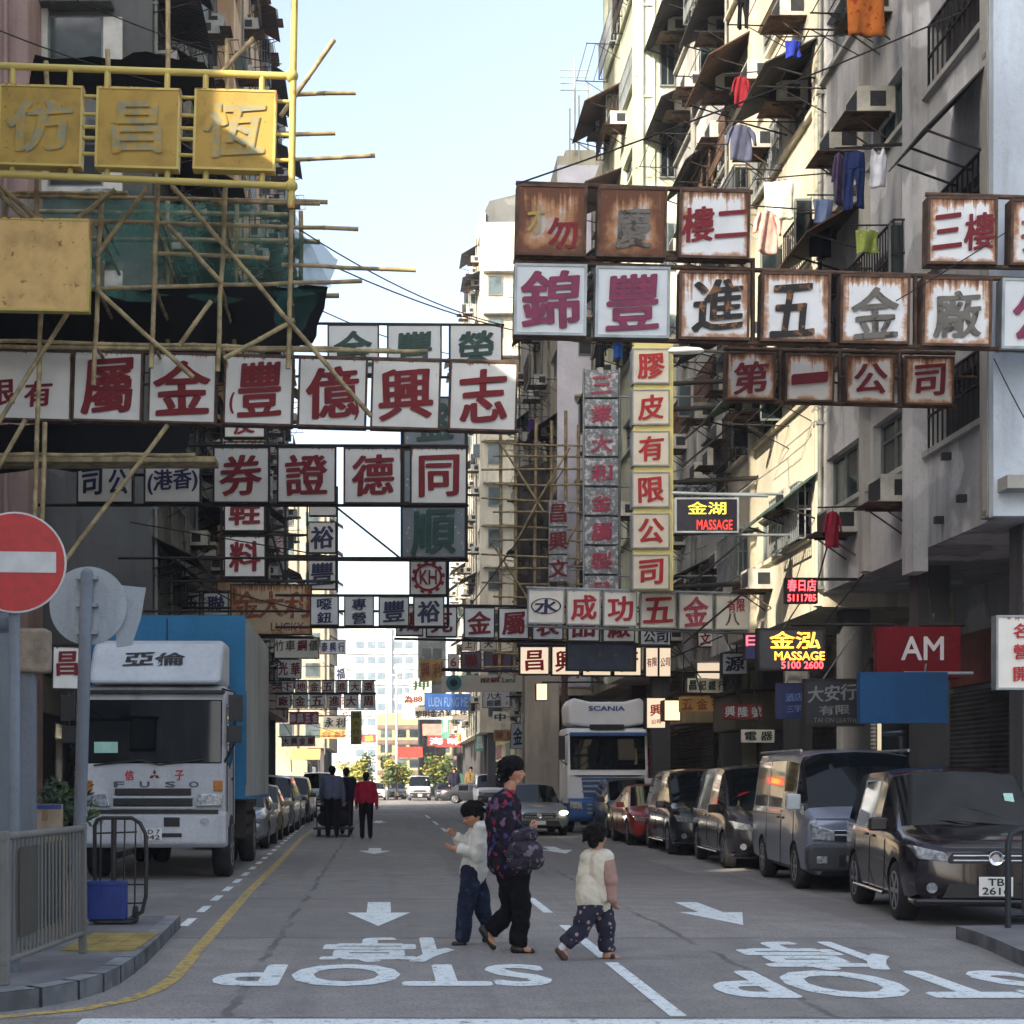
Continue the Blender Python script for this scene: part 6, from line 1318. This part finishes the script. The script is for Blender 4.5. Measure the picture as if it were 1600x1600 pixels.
# ================================================================== washing on the lines
def garment(name, label, x0, y0, x1, y1, d, col, kind='shirt', cols=None):
    A, B = P(x0,y0,d), P(x1,y1,d); w, h = B.x-A.x, A.z-B.z; c = Vector(((A.x+B.x)/2, d, A.z))
    o = thing(name, label, 'clothing', c, R(rnd.uniform(-14,14)), 'washing hung from the facades')
    spans = {'shirt': [[(0,-.18,.18),(.05,-.30,.30),(.3,-.33,.33),(1,-.36,.36)],[(.04,-.32,-.2),(.25,-.46,-.32),(.55,-.52,-.40)],[(.04,.2,.32),(.25,.32,.46),(.55,.40,.52)]],
             'tank': [[(0,-.36,-.18),(.14,-.36,-.1)],[(0,.18,.36),(.14,.1,.36)],[(.14,-.38,.38),(.35,-.46,.46),(1,-.44,.44)]],
             'trousers': [[(0,-.40,.40),(.3,-.44,.44)],[(.3,-.44,.0),(.7,-.42,-.06),(1,-.44,-.08)],[(.3,.0,.44),(.7,.06,.42),(1,.08,.44)]],
             'cloth': [[(0,-.5,.5),(.5,-.47,.48),(1,-.44,.5)]]}[kind]
    ph = rnd.random()*6; a = MB()
    for sp in spans:
        n, m = 8, 12; g = []
        for s in (0, 1):
            for j in range(m+1):
                t = sp[0][0] + (sp[-1][0]-sp[0][0])*j/m
                for k in range(len(sp)-1):
                    if sp[k][0] <= t <= sp[k+1][0] + 1e-9:
                        q = (t-sp[k][0])/(sp[k+1][0]-sp[k][0]); l = sp[k][1]+(sp[k+1][1]-sp[k][1])*q; r = sp[k][2]+(sp[k+1][2]-sp[k][2])*q
                for i in range(n+1):
                    x = l+(r-l)*i/n; wv = .035*math.sin(9*x+ph+2*t)*(.3+t) + .02*math.sin(23*x+5*t)
                    edge = min(i, n-i)/n*2
                    a.v.append(Vector((x*w, wv + (s-.5)*(.015+.05*edge), -t*h - .02*h*math.sin(6*x+ph)*t)))
        base = len(a.v) - 2*(n+1)*(m+1); st_ = (n+1)*(m+1)
        for j in range(m):
            for i in range(n):
                q = base + j*(n+1)+i; a.f.append([q,q+1,q+n+2,q+n+1][::-1]); a.m.append(0); a.sm.append(True)
                q += st_; a.f.append([q,q+1,q+n+2,q+n+1]); a.m.append(0); a.sm.append(True)
        loop = [base+i for i in range(n+1)] + [base+j*(n+1)+n for j in range(1,m+1)] + [base+m*(n+1)+i for i in range(n-1,-1,-1)] + [base+j*(n+1) for j in range(m-1,0,-1)]
        for i in range(len(loop)):
            p, q = loop[i], loop[(i+1)%len(loop)]; a.f.append([p,q,q+st_,p+st_]); a.m.append(0); a.sm.append(True)
    a.build('fabric', mat_cloth('cloth_' + label[:24].replace(' ','_'), lin(col), [lin(c_) for c_ in cols or []], 9, .6), o)
    a = MB(); a.tube([(0,.0,-.02*h),(0,0,.06),(.03,0,.09),(.05,0,.06)], .006, 5); a.tube([(-.16*w,0,-.03*h),(0,0,.02),(.16*w,0,-.03*h)], .008, 5); a.build('hanger', K['dsteel'], o)
    # the pole it hangs from is tied back to the facade
    a = MB(); a.tube([(-w*.8,0,.07),(max(.3, 8.15-c.x),.05,.12)], .014, 5); a.build('drying_pole', K['dsteel'], o)
    return o
garment('jeans', 'dark blue jeans hanging beside a white tank top', 1316, 238, 1354, 326, 24.6, (42,56,100), 'trousers')
garment('tank_top', 'white tank top with a small dark print hanging beside dark blue jeans', 1357, 234, 1387, 292, 24.2, (224,226,232), 'tank')
garment('shirt', 'patterned purple shirt hanging behind the dark blue jeans', 1300, 240, 1322, 320, 25.2, (84,72,100), 'shirt', [(50,44,66)])
garment('shirt', 'sunlit cream white shirt above a pink shirt', 1194, 284, 1240, 344, 29.0, (236,228,210), 'cloth')
garment('shirt', 'pale pink shirt hanging below the sunlit cream white one', 1175, 330, 1222, 396, 28.6, (222,178,164), 'shirt')
garment('towel', 'pale blue cloth hanging over a black jacket', 1270, 312, 1302, 348, 27.0, (120,138,176), 'cloth')
garment('jacket', 'black jacket hanging below a pale blue cloth', 1258, 340, 1306, 402, 27.2, (24,24,30), 'shirt')
garment('jacket', 'dark red jacket with a pale stripe hanging high over the long awning', 1143, 120, 1172, 166, 31.5, (128,34,44), 'shirt')
garment('shirt', 'slate grey shirt with blue sleeves hanging below the dark red jacket', 1133, 196, 1182, 252, 31, (84,88,110), 'shirt')
garment('blanket', 'orange brown blanket hanging highest among the washing of the corner block', 1322, -40, 1382, 56, 24.4, (186,108,50), 'cloth', [(150,60,34)])
garment('cloth', 'bright blue bundle of cloth on a pole against the sunlit cream wall', 1227, 64, 1251, 90, 28.8, (44,58,150), 'cloth')
garment('cloth', 'yellow green cloth hanging by the lowest white air conditioner', 1337, 360, 1372, 396, 24.6, (150,164,84), 'cloth', [(206,212,190)])
garment('shirt', 'dull red shirt hanging below the corner block parapet', 1286, 800, 1316, 856, 26.2, (140,40,56), 'shirt')
garment('trousers', 'black trousers hanging high up on the stained grey tenement', 1150, -10, 1172, 44, 31.0, (24,24,28), 'trousers')
garment('shirt', 'black shirt hanging just above the peeling grey vertical sign', 928, 532, 948, 574, 46, (22,24,30), 'shirt')
garment('towel', 'bright blue towel hanging beside the black shirt above the peeling sign', 958, 528, 973, 560, 46.5, (40,90,170), 'cloth')
garment('shirt', 'purple shirt hanging above the brown sheeted scaffold', 824, 655, 838, 694, 62, (80,50,120), 'shirt')

# ================================================================== people
def caps_mesh(caps, voxel, name, smooth=4, cut=None):
    a = MB()
    for cp in caps:
        p0, r0, p1, r1 = cp[:4]; p0, p1 = Vector(p0), Vector(p1); n = 14; t = p1-p0; Lc = t.length
        if Lc < 1e-6: a.ball(p0, r0, 14, 10); continue
        t.normalize(); u = t.orthogonal().normalized(); v = t.cross(u); rings = []
        flat = len(cp) > 4 and cp[4] == 'flat'
        prof = [(p0, r0*.02), (p0, r0)] if flat else [(p0 - t*r0*math.cos(q), r0*math.sin(q)+1e-4) for q in (0.02,.4,.8,1.2,math.pi/2)]
        prof += [(p1, r1), (p1, r1*.02)] if flat else [(p1 + t*r1*math.cos(q), r1*math.sin(q)+1e-4) for q in (math.pi/2,1.2,.8,.4,.02)]
        vs = [c + (u*math.cos(2*math.pi*j/n) + v*math.sin(2*math.pi*j/n))*r for c, r in prof for j in range(n)]; k = len(prof)
        fs = [(i*n+j, i*n+(j+1)%n, (i+1)*n+(j+1)%n, (i+1)*n+j) for i in range(k-1) for j in range(n)]
        a.add(vs, fs + [tuple(range(n))[::-1], tuple(range((k-1)*n, k*n))])
    me = a.mesh(name, merge=0); b = bmesh.new(); b.from_mesh(me); bmesh.ops.recalc_face_normals(b, faces=b.faces); b.to_mesh(me); b.free()
    o = bpy.data.objects.new(name, me); COL.objects.link(o)
    md = o.modifiers.new('r','REMESH'); md.mode = 'VOXEL'; md.voxel_size = voxel; md.use_smooth_shade = True
    if smooth: s = o.modifiers.new('s','SMOOTH'); s.factor = .5; s.iterations = smooth
    m2 = evalmesh(o, name); bpy.data.objects.remove(o); bpy.data.meshes.remove(me)
    for pgn in m2.polygons: pgn.use_smooth = True
    return m2
FOLD = bpy.data.textures.new('folds', 'CLOUDS'); FOLD.noise_scale = .11; FOLD.noise_depth = 2
def blob(name, caps, voxel, mat, parent, smooth=4):
    me = caps_mesh(caps, voxel, name, smooth); me.materials.append(mat); o = link(name, me, parent)
    if name in ('jacket','top','trousers','jeans','sleeve','bag_body','sack') and voxel < .013:
        md = o.modifiers.new('folds','DISPLACE'); md.texture = FOLD; md.strength = .05 if name != 'sleeve' else .03; md.mid_level = .22; md.texture_coords = 'LOCAL'
    return o
def tufts(g, r, n, seed, lo=-.35):
    rr = random.Random(seed); L = []
    while len(L) < n:
        v = Vector((rr.gauss(-.2,.6), rr.gauss(.4,.6), rr.gauss(0,.6))).normalized()
        if v.y < lo or (v.x > .3 and v.y < .72): continue
        t = Vector((v.x*.6 - .2, v.y*.5 - .75, v.z*.7 + rr.uniform(-.3,.3))).normalized()
        p = g(v.x*.92-.12, v.y*.98+.14, v.z*.84); e = g(v.x*.98-.12 + t.x*.34, v.y*1.0+.12 + t.y*.30, v.z*.88 + t.z*.34)
        L.append((p, r*.13, e, r*.025))
    return L
def grow(caps, g): return [(c[0], c[1]+g, c[2], c[3]+g, *c[4:]) for c in caps]
def hand(w, dirv, palm, s, curl=.6):
    """palm with five bent fingers: w wrist, dirv along the hand, palm the way the palm faces, s hand length"""
    d = Vector(dirv).normalized(); n = Vector(palm).normalized(); n = (n - d*n.dot(d)).normalized(); sd = d.cross(n); w = Vector(w); out = []
    for k in (-1.2,-.4,.4,1.2): out.append((w + d*s*.06, s*.13, w + d*s*.46 + sd*s*.13*k, s*.088))
    for k, ln in ((-1.3,.36),(-.45,.46),(.45,.50),(1.3,.42)):
        b = w + d*s*.46 + sd*s*.135*k; m = b + (d*math.cos(curl) + n*math.sin(curl)).normalized()*s*ln*.5; e = m + (d*math.cos(curl*2.2) + n*math.sin(curl*2.2)).normalized()*s*ln*.5
        out += [(b, s*.062, m, s*.056), (m, s*.056, e, s*.046)]
    b = w + d*s*.16 + sd*s*.22; m = b + (d*.7 + sd*.5 + n*.5).normalized()*s*.24; out += [(w + d*s*.1, s*.1, b, s*.085), (b, s*.08, m, s*.065), (m, s*.065, m + (d*.8 + n*.6).normalized()*s*.18, s*.05)]
    return out
def head_caps(c, fwd, up, r):
    """r: half of the head's height"""
    c = Vector(c); f = Vector(fwd).normalized(); u = Vector(up); u = (u - f*u.dot(f)).normalized(); s = f.cross(u)
    g = lambda a, b, e=0: c + f*a*r + u*b*r + s*e*r
    L = [(g(-.18,.28), r*.66, g(.12,.30), r*.62), (g(-.22,.05), r*.58, g(.16,.0), r*.60), (g(.12,-.30), r*.50, g(.30,-.62), r*.28), (g(.40,-.70,-.1), r*.18, g(.40,-.70,.1), r*.18),
         (g(.72,.08), r*.07, g(.88,-.16), r*.11), (g(.70,-.36,-.12), r*.08, g(.70,-.36,.12), r*.08), (g(.66,-.48,-.1), r*.08, g(.66,-.48,.1), r*.08), (g(.6,.26,-.25), r*.10, g(.6,.26,.25), r*.10)]
    for e in (-1,1): L += [(g(-.05,.06,e*.62), r*.10, g(-.12,-.20,e*.62), r*.08), (g(.48,-.12,e*.3), r*.18, g(.48,-.2,e*.28), r*.16)]
    eyes = [(g(.62,.06,e*.26), r*.075) for e in (-1,1)]
    return L, g, eyes
def face_parts(root, g, eyes, r):
    for p, q in eyes:
        a = MB(); a.ball(p, q, 10, 8); a.build('eye', mat_plain('eye_dark', (.012,.010,.010), .2, 0, .1, 3), root)
    a = MB(); a.tube([g(.735,-.42,-.16), g(.775,-.42,0), g(.735,-.42,.16)], r*.022, 5); a.build('mouth', mat_plain('lip', lin((132,76,68)), .5, 0, .1, 6), root)
    for e in (-1,1):
        a = MB(); a.tube([g(.68,.24,e*.40), g(.73,.27,e*.25), g(.73,.23,e*.1)], r*.035, 5); a.build('eyebrow', K['hair'], root)
def shoe(fr, to, r, h): 
    fr, to = Vector(fr), Vector(to); return [(fr, r*.95, fr.lerp(to,.5), r*.92), (fr.lerp(to,.4), r*.86, to, r*.78)]
# -- woman, walking to the right of the street
d = 14.1; WO = thing('person', 'woman in a dark floral jacket and black trousers walking with a patterned shoulder bag', 'person', (PX(800,d), d, .004)); off = WO.location
q = lambda x, y, lat=0.: P(x, y, d) - off + Vector((0, lat, 0))
hc = q(801,1206); hl, hg, he = head_caps(hc, (1,-.25,-.10), (0,0,1), .122)
sh_n, sh_f = q(787,1254,-.17), q(790,1252,.17); hip_n, hip_f = q(803,1362,-.10), q(798,1362,.10)
neck = [(q(791,1250), .058, q(798,1226), .052)]
torso = [(q(788,1262,-.10), .10, q(795,1325,-.08), .105), (q(788,1262,.10), .10, q(795,1325,.08), .105), (q(795,1325,-.07), .11, q(801,1362,-.07), .115), (q(795,1325,.07), .11, q(801,1362,.07), .115), (sh_n, .062, sh_f, .062), (q(787,1290), .11, q(797,1340), .12)]
armn = [(sh_n, .056, q(792,1322,-.24), .046), (q(792,1322,-.24), .044, q(822,1296,-.20), .034)]; armf = [(sh_f, .056, q(784,1322,.24), .045), (q(784,1322,.24), .043, q(808,1350,.22), .032)]
legn = [(hip_n, .092, q(815,1414,-.10), .062), (q(815,1414,-.10), .060, q(808,1472,-.10), .042)]; legf = [(hip_f, .092, q(800,1420,.09), .06), (q(800,1420,.09), .058, q(766,1460,.10), .042)]
hn = hand(q(822,1296,-.20), (1,0,.5), (.3,.6,1), .155, .9); hf = hand(q(808,1350,.22), (.5,0,-1), (.6,0,.3), .155, .7)
ftn = [(q(808,1478,-.10), .04, q(826,1484,-.11), .03)]; ftf = [(q(764,1464,.10), .04, q(772,1480,.10), .028)]
blob('body', hl + neck + torso + armn + armf + legn + legf + hn + hf + ftn + ftf, .0085, K['skin'], WO, 3); face_parts(WO, hg, he, .128)
JK = mat_cloth('floral_jacket', lin((36,32,44)), [lin((150,40,54)), lin((58,60,108)), lin((110,84,110))], 11, .60)
jt = grow(torso[:2], .028) + [(q(795,1322,-.08), .14, q(800,1346,-.08), .165), (q(795,1322,.08), .155, q(800,1346,.08), .165), (q(786,1270), .14, q(792,1340), .165), (sh_n, .085, sh_f, .085), (q(792,1244), .072, q(791,1252), .08)]
blob('jacket', jt + grow(armn[:1], .026) + grow(armf, .022) + [(q(792,1322,-.24), .068, q(818,1299,-.205), .052)], .011, JK, WO, 3)
TR = mat_cloth('black_trousers', lin((22,21,26)))
blob('trousers', [(q(802,1350,-.06), .115, q(803,1366,-.07), .115), (q(800,1350,.06), .115, q(799,1366,.07), .115)] + grow(legn, .016)[:1] + [(q(815,1414,-.10), .072, q(808,1474,-.10), .066, 'flat')] + grow(legf, .016)[:1] + [(q(800,1420,.09), .072, q(768,1458,.10), .064, 'flat')], .010, TR, WO, 3)
SHM = mat_plain('black_shoe', (.012,.011,.012), .45, 0, .3, 8)
blob('shoe', [(q(803,1481,-.10), .042, q(812,1482,-.11), .040), (q(806,1484,-.10), .032, q(829,1484.5,-.11), .030)], .008, SHM, WO); blob('shoe', [(q(756,1454,.10), .042, q(762,1464,.10), .042), (q(760,1462,.10), .036, q(772,1481,.10), .030)], .008, SHM, WO)
HR = [(hg(-.25,.35), .128*.78, hg(.05,.48), .128*.72), (hg(-.40,.0), .128*.66, hg(-.42,-.42), .128*.45), (hg(.30,.72,-.2), .128*.24, hg(.58,.52,-.2), .128*.12), (hg(.30,.74,.2), .128*.24, hg(.56,.54,.2), .128*.12), (hg(-.05,.2,-.5), .128*.30, hg(-.1,-.15,-.55), .128*.2), (hg(-.05,.2,.5), .128*.30, hg(-.1,-.15,.55), .128*.2)] + [(hg(-.5+.1*i,.85,(-1)**i*.3), .128*.12, hg(-.75+.1*i,.98-.1*i,(-1)**i*.35), .128*.05) for i in range(4)] + tufts(hg,.122,46,3,-.5)
blob('hair', HR, .0055, K['hair'], WO, 2)
BG = thing('shoulder_bag', 'grey patterned soft shoulder bag hanging at the side of the walking woman', 'bag', WO.location)
blob('bag_body', [(q(805,1306,-.29), .055, q(824,1304,-.29), .055), (q(803,1328,-.30), .085, q(826,1328,-.30), .085), (q(803,1342,-.30), .07, q(829,1342,-.30), .07)], .010, mat_cloth('grey_patterned_bag', lin((62,58,68)), [lin((110,104,116)), lin((40,36,48))], 14, .56), BG, 4)
a = MB(); a.tube([q(804,1312,-.25), q(798,1285,-.27), q(789,1263,-.19), q(790,1258,-.12), q(784,1275,.02)], .012, 6); a.tube([q(824,1312,-.25), q(808,1285,-.27), q(792,1263,-.2)], .012, 6); a.build('strap', MATS['grey_patterned_bag'], BG)
# -- boy in white, looking down at his hands
d = 14.75; BO = thing('person', 'boy in a white long sleeved top and blue jeans looking down at his raised hands', 'person', (PX(735,d), d, .004)); off = BO.location
hc = q(739,1274); hl, hg, he = head_caps(hc, (-.9,-.30,-.45), (0,0,1), .118)
sh_n, sh_f = q(751,1297,-.13), q(753,1296,.13); hip_n, hip_f = q(736,1360,-.08), q(744,1360,.08)
torso = [(q(750,1304,-.07), .078, q(745,1345,-.06), .085), (q(750,1304,.07), .078, q(745,1345,.06), .085), (q(745,1345,-.05), .085, q(740,1362,-.05), .09), (q(745,1345,.05), .085, q(740,1362,.05), .09), (sh_n, .05, sh_f, .05)]
armn = [(sh_n, .046, q(744,1334,-.20), .037), (q(744,1334,-.20), .036, q(709,1324,-.16), .027)]; armf = [(sh_f, .046, q(728,1322,.14), .036), (q(728,1322,.14), .035, q(709,1304,.06), .026)]
legn = [(hip_n, .074, q(727,1415,-.08), .05), (q(727,1415,-.08), .048, q(722,1464,-.08), .034)]; legf = [(hip_f, .074, q(752,1412,.08), .05), (q(752,1412,.08), .048, q(766,1456,.08), .034)]
hn = hand(q(709,1324,-.16), (-1,0,.15), (-.2,.6,.6), .135, .8); hf = hand(q(709,1304,.06), (-.8,-.2,.7), (-.3,-.6,-.2), .135, .9)
blob('body', hl + [(q(749,1294), .045, q(742,1284), .042)] + torso + armn + armf + legn + legf + hn + hf + [(q(722,1468,-.08), .032, q(712,1471,-.09), .024), (q(767,1460,.08), .032, q(760,1466,.08), .024)], .0085, K['skin'], BO, 3); face_parts(BO, hg, he, .118)
WT = mat_cloth('white_top', lin((214,212,204)))
blob('top', grow(torso, .018) + [(q(745,1335,-.05), .10, q(742,1354,-.05), .112), (q(745,1335,.05), .10, q(742,1354,.05), .112)] + grow(armn[:1], .02) + [(q(744,1334,-.20), .056, q(714,1325,-.165), .040, 'flat')] + grow(armf[:1], .02) + [(q(728,1322,.14), .052, q(712,1307,.07), .038, 'flat')], .010, WT, BO, 3)
JN = mat_cloth('blue_jeans', lin((36,42,62)), [lin((48,56,80))], 12, .6)
blob('jeans', [(q(740,1354,-.05), .094, q(740,1364,-.05), .096), (q(742,1354,.05), .094, q(742,1364,.05), .096)] + grow(legn, .014)[:1] + [(q(727,1415,-.08), .062, q(722,1468,-.08), .054, 'flat')] + grow(legf, .014)[:1] + [(q(752,1412,.08), .062, q(766,1458,.08), .052, 'flat')], .010, JN, BO, 3)
blob('shoe', [(q(724,1472,-.08), .03, q(709,1473,-.10), .026)], .008, SHM, BO); blob('shoe', [(q(768,1464,.08), .034, q(758,1470,.08), .028)], .008, SHM, BO)
blob('hair', tufts(hg,.118,40,4) + [(hg(-.25,.36), .118*.76, hg(.1,.50), .118*.72), (hg(-.40,.02), .118*.62, hg(-.4,-.3), .118*.42), (hg(.25,.75,-.22), .118*.26, hg(.6,.52,-.22), .118*.12), (hg(.25,.75,.22), .118*.26, hg(.6,.52,.22), .118*.12), (hg(0,.25,-.48), .118*.28, hg(-.02,.0,-.55), .118*.18), (hg(0,.25,.48), .118*.28, hg(-.02,.0,.55), .118*.18)], .0055, K['hair'], BO, 2)
# -- small child walking away to the right
d = 13.5; CH = thing('person', 'small child in a cream top with tan sleeves and dotted dark trousers walking in sandals', 'person', (PX(930,d), d, .004)); off = CH.location
hc = q(933,1309); hl, hg, he = head_caps(hc, (.72,.66,-.05), (0,0,1), .108)
sh_n, sh_f = q(920,1340,.07), q(945,1340,-.07); hip_n, hip_f = q(921,1412,-.06), q(938,1412,.06)
torso = [(q(924,1345,.04), .072, q(920,1395,.03), .082), (q(938,1345,-.04), .072, q(936,1395,-.03), .082), (q(920,1395,-.04), .085, q(922,1414,-.04), .085), (q(936,1395,.04), .085, q(937,1414,.04), .085), (sh_n, .045, sh_f, .045)]
armn = [(sh_n, .042, q(922,1374,.16), .034), (q(922,1374,.16), .033, q(938,1386,.22), .025)]; armf = [(sh_f, .042, q(951,1376,-.12), .034), (q(951,1376,-.12), .033, q(955,1404,-.12), .025)]
legn = [(hip_n, .066, q(906,1450,-.06), .05), (q(906,1450,-.06), .046, q(880,1476,-.06), .032)]; legf = [(hip_f, .066, q(947,1450,.06), .05), (q(947,1450,.06), .046, q(950,1489,.06), .032)]
hn = hand(q(938,1386,.22), (.9,.3,-.3), (-.3,.5,.3), .115, .5); hf = hand(q(955,1404,-.12), (.2,0,-1), (.6,.4,0), .115, .5)
blob('body', hl + [(q(932,1338), .042, q(933,1322), .040)] + torso + armn + armf + legn + legf + hn + hf + [(q(878,1480,-.06), .030, q(884,1496,-.07), .022), (q(948,1494,.06), .030, q(966,1497,.05), .022)], .008, K['skin'], CH, 3); face_parts(CH, hg, he, .108)
CT = mat_cloth('cream_top', lin((208,200,182))); TN = mat_cloth('tan_sleeve', lin((164,132,122)))
blob('top', grow(torso, .016) + [(q(921,1385,-.04), .096, q(920,1404,-.045), .108), (q(937,1385,.04), .096, q(936,1404,.045), .108)], .009, CT, CH, 3)
for c_ in (armn, armf): blob('sleeve', grow(c_[:1], .018) + grow(c_[1:], .014), .009, TN, CH, 3)
DT = mat_dots('dotted_trousers', lin((34,34,52)), lin((150,132,130)), 17, .28)
blob('trousers', [(q(921,1402,-.04), .095, q(922,1416,-.045), .098), (q(937,1402,.04), .095, q(938,1416,.045), .098)] + grow(legn, .02)[:1] + [(q(906,1450,-.06), .066, q(883,1474,-.06), .056, 'flat')] + grow(legf, .02)[:1] + [(q(947,1450,.06), .066, q(950,1486,.06), .056, 'flat')], .009, DT, CH, 3)
SD = mat_plain('brown_sandal', lin((70,46,38)), .6, 0, .3, 9)
blob('sock', [(q(882,1474,-.06), .038, q(877,1480,-.06), .036)], .008, mat_cloth('white_sock', lin((220,220,226))), CH)
blob('sandal', [(q(871,1484,-.06), .030, q(880,1497,-.07), .026), (q(876,1486,-.06), .034, q(882,1495,-.07), .030)], .008, SD, CH); blob('sandal', [(q(944,1500,.06), .020, q(968,1501,.05), .020), (q(958,1495,.03), .022, q(960,1495,.07), .022)], .008, SD, CH)
blob('hair', tufts(hg,.108,40,5) + [(hg(-.22,.36), .108*.78, hg(.08,.48), .108*.74), (hg(-.42,.05), .108*.66, hg(-.44,-.40), .108*.44), (hg(.2,.72,-.22), .108*.28, hg(.55,.46,-.22), .108*.16), (hg(.2,.72,.22), .108*.28, hg(.55,.46,.22), .108*.16), (hg(-.05,.2,-.5), .108*.30, hg(-.1,-.15,-.55), .108*.2), (hg(-.05,.2,.5), .108*.30, hg(-.1,-.15,.55), .108*.2)], .0055, K['hair'], CH, 2)
# -- people farther down the street, seen from behind or standing
def walker(label, px, py, hpx, top, bottom, back=True, lean=0., spread=.12, hat=None, arms=.1, vox=.016):
    d = 3750/(py-1222); h = hpx*d/F; o = thing('person', label, 'person', (PX(px,d), d, .004)); k = h/1.7; f = Vector((0, 1 if back else -1, 0)); V = lambda x, y, z: Vector((x, y*f.y, z))*k
    hl, hg, he = head_caps(V(0,lean*1.2,1.57), f, (0,0,1), .12*k)
    torso = [(V(-.09,lean*.6,1.28), .11*k, V(-.07,0,.98), .11*k), (V(.09,lean*.6,1.28), .11*k, V(.07,0,.98), .11*k), (V(-.17,lean*.8,1.38), .06*k, V(.17,lean*.8,1.38), .06*k)]
    aL = [(V(-.19,lean*.8,1.37), .05*k, V(-.26,lean*.5+arms*.2,1.10), .042*k), (V(-.26,lean*.5+arms*.2,1.10), .04*k, V(-.25,arms+lean*.3,.88), .03*k)]; aR = [(V(.19,lean*.8,1.37), .05*k, V(.26,lean*.5,1.10), .042*k), (V(.26,lean*.5,1.10), .04*k, V(.27,lean*.3-.02,.86), .03*k)]
    lL = [(V(-.09,0,.92), .09*k, V(-.10,spread*.6,.5), .06*k), (V(-.10,spread*.6,.5), .056*k, V(-.10,spread*.3,.08), .04*k)]; lR = [(V(.09,0,.92), .09*k, V(.10,-spread*.2,.5), .06*k), (V(.10,-spread*.2,.5), .056*k, V(.11,-spread,.09), .04*k)]
    hd = []
    for c_ in (aL, aR): hd += hand(c_[1][2], (0,.2*f.y,-1), (0,f.y,0), .17*k, .5)
    ft = [(V(-.10,spread*.3,.05), .042*k, V(-.11,spread*.3+.15,.035), .034*k), (V(.11,-spread,.05), .042*k, V(.12,-spread+.15,.035), .034*k)]
    blob('body', hl + [(V(0,lean,1.38), .055*k, V(0,lean*1.1,1.48), .05*k)] + torso + aL + aR + lL + lR + hd, vox*.8, K['skin'], o, 2)
    blob('top', grow(torso, .03*k) + grow(aL, .018*k) + grow(aR, .018*k), vox, top, o, 2); blob('trousers', [(V(-.07,0,.95), .125*k, V(.07,0,.95), .125*k)] + grow(lL, .02*k) + grow(lR, .02*k), vox, bottom, o, 2)
    for s in ft: blob('shoe', [s], vox*.8, SHM, o, 1)
    blob('hair', [(hg(-.25,.36), .12*k*.78, hg(.08,.48), .12*k*.74), (hg(-.42,.05), .12*k*.66, hg(-.42,-.35), .12*k*.44)], vox*.8, hat or K['hair'], o, 2)
    return o
GS = mat_cloth('grey_blue_shirt', lin((96,100,124))); RD = mat_cloth('crimson_top', lin((168,30,62))); NV = mat_cloth('dark_navy_coat', lin((34,34,52)))
walker('person seen from behind in a crimson top and black trousers walking beside the trolley', 572, 1311, 104, RD, TR)
walker('person seen from behind in a grey blue shirt pushing a loaded trolley', 519, 1309, 112, GS, TR, lean=.12, arms=.25)
walker('person in a dark coat walking just past the loaded trolley', 541, 1304, 104, NV, TR)
walker('person in a long dark coat standing by the far crossing', 710, 1253, 53, NV, NV, False, vox=.025); walker('person in a brown green top beside the dark coated one at the far crossing', 736, 1254, 56, mat_cloth('olive_top', lin((110,92,60))), mat_cloth('pale_trousers', lin((190,160,140))), False, vox=.025)
walker('dark clad person crossing the far road near the white van', 628, 1246, 42, NV, TR, vox=.03); walker('dark clad person bending beside the far white saloon', 612, 1245, 38, TR, TR, lean=.2, vox=.03)
t2 = thing('hand_trolley', 'flat trolley loaded with dark bundles pushed by the person in grey blue', 'trolley', (PX(522,44.2), 44.2, .004)); a = MB(); a.box((-.55,-.6,.2),(.55,.9,.26)); a.build('platform', TRM, t2); a = MB(); a.tube([(-.45,-.6,.26),(-.45,-.75,.95),(.45,-.75,.95),(.45,-.6,.26)], .02, 6); a.build('handle', TRM, t2)
for x in (-.42,.42):
    for y in (-.45,.7): a = MB(); a.lathe([(.1,-.025),(.1,.025)], 14, Matrix.Translation((x,y,.1)) @ Matrix.Rotation(math.pi/2,4,'Y')); a.build('wheel', K['black'], t2)
ld = thing('bundle', 'dark bundle of sacks riding on the flat trolley', 'bundle', (PX(522,44.2), 44.2, .265)); blob('sack', [((-.25,.0,.22), .22, (.25,.1,.22), .22), ((-.2,.3,.5), .22, (.25,.25,.55), .2), ((-.1,.2,.8), .18, (.15,.2,.82), .16)], .03, mat_cloth('dark_sack', lin((40,40,46))), ld)
# ================================================================== haze
a = MB(); a.box((-90,-45,-1),(90,330,42)); m = bpy.data.materials.new('haze'); m.use_nodes = True; nt = m.node_tree
for n_ in list(nt.nodes): nt.nodes.remove(n_)
ov = nt.nodes.new('ShaderNodeOutputMaterial'); pv = nt.nodes.new('ShaderNodeVolumePrincipled'); pv.inputs['Color'].default_value = (.92,.95,1,1); pv.inputs['Density'].default_value = .0008; pv.inputs['Anisotropy'].default_value = .2
nt.links.new(pv.outputs[0], ov.inputs['Volume'])
tag(a.build('haze', m), kind='stuff')
